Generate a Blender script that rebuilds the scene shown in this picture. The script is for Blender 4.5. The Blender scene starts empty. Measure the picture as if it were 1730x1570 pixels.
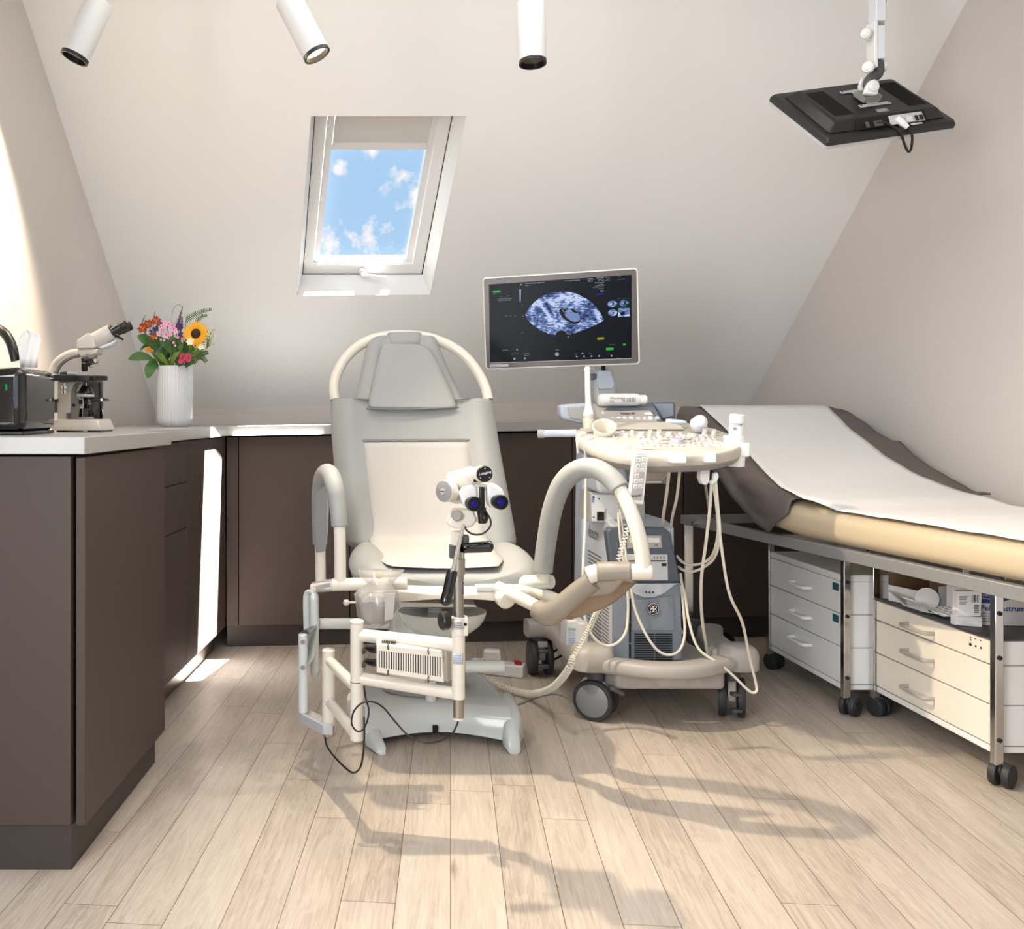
import bpy, bmesh, math, random
from mathutils import Vector, Matrix, Quaternion
V = Vector
R_ = math.radians
random.seed(7)
SC = bpy.context.scene
COL = SC.collection

# ------------------------------------------------------------------ camera
H = 0.95; F = 1600.0; CX = 600.0; CY = 700.0
cd = bpy.data.cameras.new('camera'); cam = bpy.data.objects.new('camera', cd); COL.objects.link(cam)
cam.location = (0, 0, H); cam.rotation_euler = (R_(90), 0, 0)
cd.sensor_fit = 'HORIZONTAL'; cd.sensor_width = 36.0; cd.lens = F/1730*36.0
cd.shift_x = (865-CX)/1730; cd.shift_y = (CY-785)/1730
cd.clip_start = 0.02
SC.camera = cam
SC.view_settings.view_transform = 'Standard'
SC.view_settings.look = 'None'
SC.view_settings.gamma = 1.0
SC.view_settings.use_curve_mapping = False
SC.view_settings.exposure = 0.14

def P(x, y, Y):                       # the point at distance Y that stands at a given place of the view
    return V(((x-CX)/F*Y, Y, H-(y-CY)/F*Y))
def px(Y): return Y/F

def srgb(h):
    h = h.lstrip('#'); c = [int(h[i:i+2], 16)/255 for i in (0, 2, 4)]
    return [(u/12.92 if u <= .04045 else ((u+.055)/1.055)**2.4) for u in c]+[1]

# ------------------------------------------------------------------ world: blue sky with clouds
W = bpy.data.worlds.new('sky'); SC.world = W; W.use_nodes = True
nt = W.node_tree; nt.nodes.clear()
wo = nt.nodes.new('ShaderNodeOutputWorld'); bg = nt.nodes.new('ShaderNodeBackground')
tc = nt.nodes.new('ShaderNodeTexCoord'); noi = nt.nodes.new('ShaderNodeTexNoise')
noi.inputs['Scale'].default_value = 48; noi.inputs['Detail'].default_value = 6; noi.inputs['Roughness'].default_value = .62
nt.links.new(tc.outputs['Generated'], noi.inputs['Vector'])
noi2 = nt.nodes.new('ShaderNodeTexNoise'); noi2.inputs['Scale'].default_value = 3.1; noi2.inputs['Detail'].default_value = 7
nt.links.new(tc.outputs['Generated'], noi2.inputs['Vector'])
def wmath(op, a, b=None, clamp=False):
    n = nt.nodes.new('ShaderNodeMath'); n.operation = op; n.use_clamp = clamp
    for i, v in enumerate((a, b)):
        if v is None: continue
        if isinstance(v, (int, float)): n.inputs[i].default_value = v
        else: nt.links.new(v, n.inputs[i])
    return n.outputs[0]
dens = None
for (x, y, r) in ((690, 312, .021), (702, 330, .013), (622, 402, .02), (645, 390, .013), (556, 412, .022), (690, 432, .012), (628, 262, .010), (572, 285, .008), (545, 440, .02)):
    d = V(((x-CX)/F, 1, -(y-CY)/F)).normalized()
    dn = nt.nodes.new('ShaderNodeVectorMath'); dn.operation = 'DISTANCE'
    nt.links.new(tc.outputs['Generated'], dn.inputs[0]); dn.inputs[1].default_value = d
    v = wmath('SUBTRACT', 1.0, wmath('DIVIDE', dn.outputs['Value'], r))
    v = wmath('MAXIMUM', v, -1.0)
    dens = v if dens is None else wmath('MAXIMUM', dens, v)
broad = wmath('MULTIPLY', wmath('SUBTRACT', noi2.outputs['Fac'], .62), 3.0)
dens = wmath('MAXIMUM', dens, wmath('SUBTRACT', broad, .6))
nz = wmath('MULTIPLY', wmath('SUBTRACT', noi.outputs['Fac'], .5), 6.0)
dens = wmath('ADD', dens, nz)
dens = wmath('MULTIPLY', wmath('SUBTRACT', dens, .15), .85, True)
mixc = nt.nodes.new('ShaderNodeMix'); mixc.data_type = 'RGBA'
nt.links.new(dens, mixc.inputs['Factor'])
mixc.inputs[6].default_value = srgb('a0c9ee'); mixc.inputs[7].default_value = (.92, .88, .90, 1)
nt.links.new(mixc.outputs[2], bg.inputs['Color']); bg.inputs['Strength'].default_value = .93
nt.links.new(bg.outputs[0], wo.inputs['Surface'])

# ------------------------------------------------------------------ lights
def lamp(name, kind, loc, target, energy, color, **kw):
    l = bpy.data.lights.new(name, kind); o = bpy.data.objects.new(name, l); COL.objects.link(o)
    l.energy = energy; l.color = color
    for k, v in kw.items(): setattr(l, k, v)
    o.location = loc
    o.rotation_euler = (V(target)-V(loc)).to_track_quat('-Z', 'Y').to_euler()
    return o
SUN = V((-.415, -.17, -1))
lamp('sun', 'SUN', (1, 6, 6), V((1, 6, 6))+SUN, 260.0, (1, .98, .96), angle=R_(.6))
# added fill light behind the photographer, set before the window opening
lamp('fill_front', 'AREA', (-.1, -1.66, 1.55), (-.1, 3, 1.1), 13, (.88, .94, 1.0), shape='RECTANGLE', size=2.3, size_y=1.5)
# added fill light at the left of the photographer, no window there
lamp('fill_side', 'AREA', (-1.15, .0, 1.3), (2.0, .15, .55), 72, (.93, .96, 1.0), shape='RECTANGLE', size=1.3, size_y=1.5)
# added overhead fill light under the ceiling, without any fixture
lamp('fill_overhead', 'AREA', (.35, 1.95, 2.5), (.35, 1.95, 0), 22, (1, .985, .97), shape='RECTANGLE', size=1.8, size_y=1.5)
SPOT2 = V((-.135, 2.74, 2.0))
# ------------------------------------------------------------------ materials
def mat(name, hexc, rough=.5, metal=0.0, spec=.5, bump=0.0, bscale=60, coat=0.0, vary=0.0, vscale=8, stretch=None):
    m = bpy.data.materials.new(name); m.use_nodes = True
    t = m.node_tree; b = t.nodes['Principled BSDF']
    c = srgb(hexc) if isinstance(hexc, str) else hexc
    b.inputs['Base Color'].default_value = c
    b.inputs['Roughness'].default_value = rough; b.inputs['Metallic'].default_value = metal
    b.inputs['Specular IOR Level'].default_value = spec; b.inputs['Coat Weight'].default_value = coat
    if bump or vary:
        tc = t.nodes.new('ShaderNodeTexCoord'); mp = t.nodes.new('ShaderNodeMapping')
        t.links.new(tc.outputs['Object'], mp.inputs['Vector'])
        if stretch: mp.inputs['Scale'].default_value = stretch
    if bump:
        n = t.nodes.new('ShaderNodeTexNoise'); n.inputs['Scale'].default_value = bscale; n.inputs['Detail'].default_value = 3
        t.links.new(mp.outputs[0], n.inputs['Vector'])
        bp = t.nodes.new('ShaderNodeBump'); bp.inputs['Strength'].default_value = bump; bp.inputs['Distance'].default_value = .004
        t.links.new(n.outputs['Fac'], bp.inputs['Height']); t.links.new(bp.outputs[0], b.inputs['Normal'])
    if vary:
        n = t.nodes.new('ShaderNodeTexNoise'); n.inputs['Scale'].default_value = vscale; n.inputs['Detail'].default_value = 5
        t.links.new(mp.outputs[0], n.inputs['Vector'])
        r = t.nodes.new('ShaderNodeMapRange'); r.inputs[3].default_value = 1-vary; r.inputs[4].default_value = 1+vary*.6
        t.links.new(n.outputs['Fac'], r.inputs[0])
        mx = t.nodes.new('ShaderNodeVectorMath'); mx.operation = 'SCALE'; mx.inputs[0].default_value = c[:3]
        t.links.new(r.outputs[0], mx.inputs['Scale']); t.links.new(mx.outputs[0], b.inputs['Base Color'])
    return m
def emit(name, c, s):
    m = bpy.data.materials.new(name); m.use_nodes = True
    b = m.node_tree.nodes['Principled BSDF']
    b.inputs['Base Color'].default_value = (0, 0, 0, 1); b.inputs['Roughness'].default_value = .25; b.inputs['Specular IOR Level'].default_value = .08
    b.inputs['Emission Color'].default_value = srgb(c); b.inputs['Emission Strength'].default_value = s
    return m
def clear(name, c, alpha, rough=.1):
    m = bpy.data.materials.new(name); m.use_nodes = True
    t = m.node_tree; b = t.nodes['Principled BSDF']
    b.inputs['Base Color'].default_value = srgb(c); b.inputs['Roughness'].default_value = rough
    b.inputs['Specular IOR Level'].default_value = .8
    tr = t.nodes.new('ShaderNodeBsdfTransparent'); mx = t.nodes.new('ShaderNodeMixShader')
    n = t.nodes.new('ShaderNodeTexNoise'); n.inputs['Scale'].default_value = 14; n.inputs['Detail'].default_value = 2
    tc = t.nodes.new('ShaderNodeTexCoord'); t.links.new(tc.outputs['Object'], n.inputs['Vector'])
    bp = t.nodes.new('ShaderNodeBump'); bp.inputs['Strength'].default_value = .25; bp.inputs['Distance'].default_value = .02
    if alpha > .03:
        t.links.new(n.outputs['Fac'], bp.inputs['Height']); t.links.new(bp.outputs[0], b.inputs['Normal'])
    mx.inputs[0].default_value = alpha
    t.links.new(tr.outputs[0], mx.inputs[1]); t.links.new(b.outputs[0], mx.inputs[2])
    t.links.new(mx.outputs[0], t.nodes['Material Output'].inputs['Surface'])
    return m
M = dict(
 wall=mat('wall_taupe', 'cac4bf', .85, bump=.05, bscale=220),
 slope=mat('slope_white', 'efeeec', .85, bump=.05, bscale=200),
 ceil=mat('ceiling_white', 'e8e5de', .9),
 spotw=mat('spot_white', 'c9c9c8', .5), white=mat('white_paint', 'e6e5e2', .45),
 whitem=mat('white_satin', 'e3e3e2', .35),
 cab=mat('cabinet_brown', '4f4540', .55, spec=.25, bump=.04, bscale=500),
 cabd=mat('cabinet_plinth', '3d3533', .5),
 gap=mat('dark_gap', '0c0b0b', .8),
 top=mat('worktop_quartz', 'aeaca9', .28, vary=.05, vscale=90),
 black=mat('black_plastic', '0e0e10', .35),
 gloss=mat('black_gloss', '08080a', .06, coat=.5),
 rubber=mat('caster_rubber', '2a2a2d', .55),
 hub=mat('caster_hub', '77797c', .4),
 cream=mat('cream_lacquer', 'd9d3c7', .28, coat=.25),
 lgrey=mat('greygreen_lacquer', 'cbd1cf', .22, coat=.4),
 fabric=mat('grey_upholstery', '959796', .55, bump=.12, bscale=140, vary=.05, vscale=18),
 fabd=mat('grey_upholstery_seam', '6f7272', .7),
 pinkw=mat('mattress_vinyl', 'c2b195', .38, spec=.5),
 chrome=mat('chrome', 'cfcfcf', .16, 1.0),
 steel=mat('brushed_steel', 'a8a49c', .34, 1.0, bump=.05, bscale=300, stretch=(1, 1, .05)),
 frame=mat('frame_steel', 'a3a3a3', .38, .55, bump=.5, bscale=420),
 paper=mat('paper', 'b3afab', .8, bump=.10, bscale=9, stretch=(1, 1, 3)),
 paper2=mat('paper_roll', 'dfdedd', .8, bump=.12, bscale=6),
 cover=mat('dark_grey_sheet', '645c59', .8, bump=1.0, bscale=9, vary=.12, vscale=9),
 cart=mat('cart_ivory', 'f0e8da', .4), cartw=mat('cart_white', 'eeeeed', .4),
 ivory=mat('ultrasound_ivory', 'bdb8af', .38), putty=mat('ultrasound_putty', 'aba6a1', .42),
 blue=mat('ultrasound_blue', '8992a0', .38), bluel=mat('ultrasound_pale_blue', 'c3cdd9', .4), navy=mat('ultrasound_slate', '5e6775', .3),
 side=mat('ultrasound_white', 'd9dde3', .4), dgrey=mat('dark_grey', '4a4b50', .5), mgrey=mat('mid_grey', '8f8d8b', .45),
 grey=mat('light_grey', 'b9b6b2', .45), knob=mat('key_grey', 'c8c5c4', .5), lilac=mat('trackball', 'b4acc6', .3),
 cable=mat('cable_cream', 'dfdbce', .45), cablek=mat('cable_black', '141210', .4),
 bezel=mat('monitor_bezel', '544a46', .3), silver=mat('silver_plastic', 'b5b7bb', .35),
 panelk=mat('monitor_back', '19181a', .4), ink=mat('ink_black', '171513', .6), inkg=mat('ink_grey', '76726e', .6),
 inkb=mat('ink_blue', '1d3f86', .5), inkw=mat('ink_white', 'f2f2f2', .5), red=mat('red_switch', 'b01616', .35),
 teal=mat('teal_label', '1d5a64', .5), card=mat('cardboard', '8a6d50', .85), boxw=mat('box_white', 'dedee0', .6),
 green=mat('leaf_green', '3d6b2c', .5, vary=.35, vscale=25), green2=mat('leaf_light_green', '6f8f3a', .5, vary=.3, vscale=25),
 stem=mat('stem_green', '557a35', .6), sunf=mat('sunflower_yellow', 'f4b01c', .6, vary=.12, vscale=60), brown=mat('sunflower_centre', '3a2412', .9, bump=.6, bscale=300),
 pink=mat('pale_pink', 'efb4d2', .6), mag=mat('magenta', 'cc3f6c', .6), purp=mat('purple', '7a4d8c', .7), viol=mat('violet_blue', '6e62a0', .7),
 rust=mat('rust_red', 'a3453f', .6), orange=mat('orange', 'dd8b28', .6), cream2=mat('cream_petal', 'f2efcf', .6), dusk=mat('green_purple', '5b5a4a', .7),
 vase=mat('porcelain', 'dfe3e8', .25, coat=.3), tissue=mat('tissue', 'f7f5f2', .8, bump=.3, bscale=20),
 led=emit('green_led', '10a050', .6), mscope=mat('microscope_grey', 'c9c2b8', .35), mscoped=mat('microscope_dark', '8b8680', .4),
 lens=emit('lens_glow', '4033c0', .35), lamp=emit('lamp_glow', 'ffe6bd', 6), refl=mat('reflector', 'b9a892', .3, .8),
 plastic=clear('clear_plastic', 'c9c6c2', .30, .10), plasticw=clear('wrap_plastic', '948b7f', .78, .2),
 glass=clear('window_glass', 'ffffff', .02, .0), trash=mat('bag_contents', '8f857e', .8, bump=1.0, bscale=40, vary=.6, vscale=30),
 blind=mat('blind_fabric', 'cfcdc8', .8), socket=mat('label_silver', 'c5c7ca', .35), skyb=mat('label_pale_blue', '7f9cc9', .5),
 brownp=mat('brown_film', '8d7a68', .3, bump=.8, bscale=18), signb=mat('emblem_blue', '2f5f96', .4),
)
# oak plank floor
def floor_mat():
    m = bpy.data.materials.new('oak_planks'); m.use_nodes = True
    t = m.node_tree; b = t.nodes['Principled BSDF']; L = t.links.new
    def N(k): return t.nodes.new('ShaderNode'+k)
    def mth(op, a, b_=None, c=None):
        n = N('Math'); n.operation = op
        for i, v in enumerate((a, b_, c)):
            if v is None: continue
            if isinstance(v, (int, float)): n.inputs[i].default_value = v
            else: L(v, n.inputs[i])
        return n.outputs[0]
    tc = N('TexCoord'); mp = N('Mapping'); L(tc.outputs['Object'], mp.inputs['Vector'])
    mp.inputs['Rotation'].default_value = (0, 0, R_(5.75))
    sp = N('SeparateXYZ'); L(mp.outputs[0], sp.inputs[0])
    w, ln = .1065, 1.25
    u = mth('DIVIDE', mth('ADD', sp.outputs['X'], .0), w); row = mth('FLOOR', u); fu = mth('FRACT', u)
    wn = N('TexWhiteNoise'); wn.noise_dimensions = '1D'; L(row, wn.inputs['W'])
    v = mth('ADD', mth('DIVIDE', sp.outputs['Y'], ln), mth('MULTIPLY', wn.outputs['Value'], 7.0)); colm = mth('FLOOR', v); fv = mth('FRACT', v)
    idn = N('CombineXYZ'); L(row, idn.inputs[0]); L(colm, idn.inputs[1])
    wn2 = N('TexWhiteNoise'); wn2.noise_dimensions = '3D'; L(idn.outputs[0], wn2.inputs['Vector'])
    # seams
    du = mth('MULTIPLY', mth('MINIMUM', fu, mth('SUBTRACT', 1.0, fu)), w)
    dv = mth('MULTIPLY', mth('MINIMUM', fv, mth('SUBTRACT', 1.0, fv)), ln)
    seam = mth('LESS_THAN', mth('MINIMUM', du, dv), .0009)
    # grain
    off = N('VectorMath'); off.operation = 'ADD'
    sc = N('VectorMath'); sc.operation = 'SCALE'; L(wn2.outputs['Color'], sc.inputs[0]); sc.inputs['Scale'].default_value = 13.0
    L(mp.outputs[0], off.inputs[0]); L(sc.outputs[0], off.inputs[1])
    m2 = N('Mapping'); m2.inputs['Scale'].default_value = (14, 1.6, 1); L(off.outputs[0], m2.inputs['Vector'])
    n1 = N('TexNoise'); n1.inputs['Scale'].default_value = 1.6; n1.inputs['Detail'].default_value = 5; n1.inputs['Distortion'].default_value = 1.2; L(m2.outputs[0], n1.inputs['Vector'])
    m3 = N('Mapping'); m3.inputs['Scale'].default_value = (120, 5, 1); L(off.outputs[0], m3.inputs['Vector'])
    n2 = N('TexNoise'); n2.inputs['Scale'].default_value = 1.5; n2.inputs['Detail'].default_value = 3; L(m3.outputs[0], n2.inputs['Vector'])
    ring = mth('SINE', mth('MULTIPLY', n1.outputs['Fac'], 55.0))
    m4 = N('Mapping'); m4.inputs['Scale'].default_value = (7, 2.6, 1); L(off.outputs[0], m4.inputs['Vector'])
    vo = N('TexVoronoi'); vo.inputs['Scale'].default_value = .75; L(m4.outputs[0], vo.inputs['Vector'])
    knot = mth('MULTIPLY', mth('SUBTRACT', .11, vo.outputs['Distance']), 9.0); knot = mth('MAXIMUM', knot, 0.0)
    gate = mth('GREATER_THAN', wn2.outputs['Value'], .55); knot = mth('MULTIPLY', knot, gate)
    g = mth('ADD', mth('MULTIPLY', ring, .055), mth('MULTIPLY', mth('SUBTRACT', n2.outputs['Fac'], .5), .55))
    g = mth('ADD', g, mth('MULTIPLY', mth('SUBTRACT', n1.outputs['Fac'], .5), .5))
    g = mth('ADD', g, mth('MULTIPLY', mth('SUBTRACT', wn2.outputs['Value'], .5), .22))
    g = mth('SUBTRACT', g, mth('MULTIPLY', knot, .55))
    g = mth('ADD', g, .5)
    cr = N('ValToRGB'); L(g, cr.inputs[0]); e = cr.color_ramp.elements
    e[0].position = .0; e[0].color = srgb('84756a'); e[1].position = 1.0; e[1].color = srgb('cfc7bd')
    k = cr.color_ramp.elements.new(.5); k.color = srgb('b8ac9f')
    mx = N('Mix'); mx.data_type = 'RGBA'; L(seam, mx.inputs['Factor']); L(cr.outputs[0], mx.inputs[6]); mx.inputs[7].default_value = srgb('6d5c4e')
    L(mx.outputs[2], b.inputs['Base Color']); b.inputs['Roughness'].default_value = .38; b.inputs['Specular IOR Level'].default_value = .45
    bp = N('Bump'); bp.inputs['Strength'].default_value = .12; bp.inputs['Distance'].default_value = .002
    L(mth('SUBTRACT', g, mth('MULTIPLY', seam, 1.0)), bp.inputs['Height']); L(bp.outputs[0], b.inputs['Normal'])
    return m
M['floor'] = floor_mat()

# ------------------------------------------------------------------ mesh helpers
ROOT = {}
def cr(pts, n=8, closed=False):
    pts = [V(p) for p in pts]
    if len(pts) < 3: return pts
    out = []; N = len(pts)
    rng = range(N if closed else N-1)
    for i in rng:
        if closed: a, b, c, d = pts[(i-1) % N], pts[i], pts[(i+1) % N], pts[(i+2) % N]
        else:
            b, c = pts[i], pts[i+1]
            a = pts[i-1] if i > 0 else b*2-c
            d = pts[i+2] if i+2 < N else c*2-b
        for k in range(n):
            t = k/n
            out.append(.5*((2*b)+(c-a)*t+(2*a-5*b+4*c-d)*t*t+(3*b-a-3*c+d)*t*t*t))
    if not closed: out.append(pts[-1])
    return out
class MB:
    def __init__(s): s.v = []; s.f = []
    def add(s, vs, fs):
        o = len(s.v); s.v += [V(v) for v in vs]; s.f += [tuple(i+o for i in f) for f in fs]; return s
    def box(s, c, size, rot=None):
        c = V(c); hx, hy, hz = [a/2 for a in size]
        vs = [V((x, y, z)) for x in (-hx, hx) for y in (-hy, hy) for z in (-hz, hz)]
        if rot is not None: vs = [rot @ v for v in vs]
        return s.add([c+v for v in vs], [(0, 1, 3, 2), (4, 6, 7, 5), (0, 4, 5, 1), (2, 3, 7, 6), (0, 2, 6, 4), (1, 5, 7, 3)])
    def boxb(s, x0, x1, y0, y1, z0, z1): return s.box(((x0+x1)/2, (y0+y1)/2, (z0+z1)/2), (x1-x0, y1-y0, z1-z0))
    def prism(s, poly, d):
        poly = [V(p) for p in poly]; d = V(d); n = len(poly)
        fs = [tuple(range(n))[::-1], tuple(range(n, 2*n))]+[(i, (i+1) % n, n+(i+1) % n, n+i) for i in range(n)]
        return s.add(poly+[p+d for p in poly], fs)
    def ring_prism(s, outer, inner, d):          # frame between two loops of equal count
        n = len(outer); d = V(d)
        vs = [V(p) for p in outer]+[V(p) for p in inner]; vs += [v+d for v in vs]
        fs = []
        for i in range(n):
            j = (i+1) % n
            fs += [(i, j, n+j, n+i), (2*n+i, 3*n+i, 3*n+j, 2*n+j), (i, 2*n+i, 2*n+j, j), (n+i, n+j, 3*n+j, 3*n+i)]
        return s.add(vs, fs)
    def tube(s, pts, r, seg=12, smooth=0, cap=True, closed=False, flat=None):
        pts = [V(p) for p in pts]
        if smooth:
            if isinstance(r, (list, tuple)):
                rv = cr([V((q, 0, 0)) for q in r], smooth, closed); r = [q.x for q in rv]
            pts = cr(pts, smooth, closed)
        n = len(pts); rs = r if isinstance(r, (list, tuple)) else [r]*n
        if len(rs) != n: rs = [rs[min(len(rs)-1, int(i*len(rs)/n))] for i in range(n)]
        T = []
        for i in range(n):
            if closed: t = pts[(i+1) % n]-pts[i-1]
            else: t = pts[min(i+1, n-1)]-pts[max(i-1, 0)]
            T.append(t.normalized() if t.length > 1e-9 else V((0, 0, 1)))
        up = V((0, 0, 1)) if abs(T[0].z) < .9 else V((1, 0, 0))
        u = (up-T[0]*up.dot(T[0])).normalized(); vs = []
        for i in range(n):
            u = (u-T[i]*u.dot(T[i])); u = u.normalized() if u.length > 1e-9 else V((1, 0, 0)); w = T[i].cross(u)
            for k in range(seg):
                a = 2*math.pi*k/seg; fu, fw = (1, 1) if flat is None else flat
                vs.append(pts[i]+(u*math.cos(a)*fu+w*math.sin(a)*fw)*rs[i])
        fs = []
        for i in range(n if closed else n-1):
            j = (i+1) % n
            for k in range(seg):
                l = (k+1) % seg; fs.append((i*seg+k, i*seg+l, j*seg+l, j*seg+k))
        if cap and not closed: fs += [tuple(range(seg))[::-1], tuple((n-1)*seg+k for k in range(seg))]
        return s.add(vs, fs)
    def cyl(s, a, b, r, seg=24, r2=None): return s.tube([a, b], [r, r if r2 is None else r2], seg)
    def lathe(s, prof, o, axis=(0, 0, 1), seg=32, flute=None, caps=True):
        o = V(o); ax = V(axis).normalized(); up = V((0, 0, 1)) if abs(ax.z) < .9 else V((1, 0, 0))
        u = (up-ax*up.dot(ax)).normalized(); w = ax.cross(u); vs = []; n = len(prof)
        for (r, h) in prof:
            for k in range(seg):
                a = 2*math.pi*k/seg; rr = r*(flute(k) if flute else 1)
                vs.append(o+ax*h+(u*math.cos(a)+w*math.sin(a))*rr)
        fs = [(i*seg+k, i*seg+(k+1) % seg, (i+1)*seg+(k+1) % seg, (i+1)*seg+k) for i in range(n-1) for k in range(seg)]
        if caps: fs += [tuple(range(seg))[::-1], tuple((n-1)*seg+k for k in range(seg))]
        return s.add(vs, fs)
    def ell(s, c, r, rot=None, seg=18, rings=10):
        prof = []; c = V(c); vs = []; fs = []
        for i in range(rings+1):
            th = math.pi*i/rings
            for k in range(seg):
                a = 2*math.pi*k/seg
                v = V((r[0]*math.sin(th)*math.cos(a), r[1]*math.sin(th)*math.sin(a), r[2]*math.cos(th)))
                vs.append(c+(rot @ v if rot is not None else v))
        for i in range(rings):
            for k in range(seg):
                l = (k+1) % seg; fs.append((i*seg+k, (i+1)*seg+k, (i+1)*seg+l, i*seg+l))
        return s.add(vs, fs)
    def loft(s, rings, cap=True, closed=True):
        n = len(rings); m = len(rings[0]); vs = [V(p) for r in rings for p in r]; fs = []
        for i in range(n-1):
            for k in range(m if closed else m-1):
                l = (k+1) % m; fs.append((i*m+k, i*m+l, (i+1)*m+l, (i+1)*m+k))
        if cap and closed: fs += [tuple(range(m))[::-1], tuple((n-1)*m+k for k in range(m))]
        return s.add(vs, fs)
    def build(s, name, m, parent=None, bevel=0, seg=2, sub=0, loc=None, solid=0, angle=38, flat=False, group=None):
        me = bpy.data.meshes.new(name)
        if parent is not None: o3 = ROOT[parent]
        elif loc is not None: o3 = V(loc)
        else:
            xs = [v.x for v in s.v]; ys = [v.y for v in s.v]; zs = [v.z for v in s.v]
            o3 = V(((min(xs)+max(xs))/2, (min(ys)+max(ys))/2, min(zs)))
        me.from_pydata([v-o3 for v in s.v], [], s.f)
        bm = bmesh.new(); bm.from_mesh(me); bmesh.ops.remove_doubles(bm, verts=bm.verts, dist=1e-6)
        bmesh.ops.recalc_face_normals(bm, faces=bm.faces); bm.to_mesh(me); bm.free()
        me.materials.append(M[m] if isinstance(m, str) else m)
        if not flat:
            me.shade_smooth(); me.set_sharp_from_angle(angle=R_(angle))
        o = bpy.data.objects.new(name, me); COL.objects.link(o); ROOT[o] = o3
        if parent is not None: o.parent = parent
        else: o.location = o3
        if solid:
            md = o.modifiers.new('solid', 'SOLIDIFY'); md.thickness = solid; md.offset = 0
        if bevel:
            md = o.modifiers.new('bevel', 'BEVEL'); md.width = bevel; md.segments = seg; md.limit_method = 'ANGLE'; md.angle_limit = R_(35)
            md.harden_normals = False
        if sub:
            md = o.modifiers.new('sub', 'SUBSURF'); md.levels = sub; md.render_levels = sub
        return o
def tag(o, label, cat, group=None, kind=None):
    if label: o['label'] = label
    if cat: o['category'] = cat
    if group: o['group'] = group
    if kind: o['kind'] = kind
    return o
def struct(o): o['kind'] = 'structure'; return o
def thing(name, loc, label, cat, group=None):
    o = bpy.data.objects.new(name, None); COL.objects.link(o); o.location = loc; ROOT[o] = V(loc)
    o.empty_display_size = .05
    return tag(o, label, cat, group)
def rot3(x, y, z): return Matrix((x, y, z)).transposed()   # columns x, y, z
def basis(z, up=(0, 0, 1)):
    z = V(z).normalized(); x = V(up).cross(z); x = x.normalized() if x.length > 1e-6 else V((1, 0, 0)); return x, z.cross(x), z
def text(body, o, xd, yd, size, m, parent, depth=.0006, bold=0.0, center=False, name='lettering', shear=0):
    c = bpy.data.curves.new('t', 'FONT'); c.body = body; c.size = size; c.extrude = depth/2; c.offset = bold; c.resolution_u = 2; c.shear = shear
    if center: c.align_x = 'CENTER'; c.align_y = 'CENTER'
    ob = bpy.data.objects.new('t', c); COL.objects.link(ob)
    bpy.context.view_layer.update()
    me = bpy.data.meshes.new_from_object(ob.evaluated_get(bpy.context.evaluated_depsgraph_get()))
    xd = V(xd).normalized(); yd = V(yd).normalized(); n = xd.cross(yd)
    o = V(o); mb = MB()
    mb.add([o+xd*v.co.x+yd*v.co.y+n*(v.co.z+depth/2) for v in me.vertices], [tuple(p.vertices) for p in me.polygons])
    bpy.data.objects.remove(ob); bpy.data.curves.remove(c); bpy.data.meshes.remove(me)
    return mb.build(name, m, parent, flat=True)
def ring2(c, x, y, rx, ry, n=24, e=2.0):     # superellipse ring
    out = []
    for k in range(n):
        a = 2*math.pi*k/n; ca, sa = math.cos(a), math.sin(a)
        out.append(V(c)+V(x)*rx*math.copysign(abs(ca)**(2/e), ca)+V(y)*ry*math.copysign(abs(sa)**(2/e), sa))
    return out
def sweep(mb, pts, w, h, n=6, e=4, up=(0, 0, 1), seg=20):   # rounded bar along a path; w across, h along up
    pts = cr(pts, n); N = len(pts); rings = []
    for i, p in enumerate(pts):
        t = (pts[min(i+1, N-1)]-pts[max(i-1, 0)]).normalized(); x = t.cross(V(up)).normalized(); y = x.cross(t).normalized()
        k = i/(N-1); ww = w(k) if callable(w) else w; hh = h(k) if callable(h) else h
        rings.append(ring2(p, x, y, ww/2, hh/2, seg, e))
    return mb.loft(rings)
# ------------------------------------------------------------------ the room shell
EL = V((-.93, 4.40, .972)); ER = V((1.93, 4.60, 1.028)); CEIL = 2.55; BACK = -1.8
E_ = (ER-EL).normalized(); Hh = V((E_.y, -E_.x, 0)).normalized()
Hh = V((.0698, -.9976, 0))
G_ = (Hh+V((0, 0, 1.04))).normalized(); NO = E_.cross(G_).normalized()
if NO.z < 0: NO = -NO
G_ = NO.cross(E_).normalized()
if G_.z < 0: G_ = -G_
NU = NO                                         # NO points outwards (up and away)
if NO.y < 0: NO = -NO
CAM = V((0, 0, H))
def onplane(x, y, p0, n):
    d = V(((x-CX)/F, 1, -(y-CY)/F)); t = (p0-CAM).dot(n)/d.dot(n); return CAM+d*t
def WP(x, y, n=0.0): return onplane(x, y, EL+NO*n, NO)
LD = V((-.1225, -1, 0)).normalized(); RD = V((.157, -1, 0)).normalized()
def along(p, d, Y): t = (Y-p.y)/d.y; return V((p.x+d.x*t, Y, 0))
L0 = V((EL.x, EL.y, 0)); R0 = V((ER.x, ER.y, 0))
Lb = along(L0, LD, BACK); Rb = along(R0, RD, BACK)
def top_on(p, d):                               # where a gable wall, the roof slope and the ceiling meet
    # point p + d t, z = CEIL on the slope plane
    t = ((EL-V((p.x, p.y, CEIL))).dot(NO))/d.dot(NO); q = p+d*t; return V((q.x, q.y, CEIL))
LT = top_on(L0, LD); RT = top_on(R0, RD)
Z = lambda p, z: V((p.x, p.y, z))
struct(MB().prism([Z(Lb, 0)+V((-.3, -.2, 0)), Z(Rb, 0)+V((.3, -.2, 0)), Z(R0, 0)+V((.3, .3, 0)), Z(L0, 0)+V((-.3, .3, 0))], (0, 0, -.12)).build('floor', 'floor', loc=(0, 0, 0), flat=True))
EL2 = V(EL); ER2 = V(ER)
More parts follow.
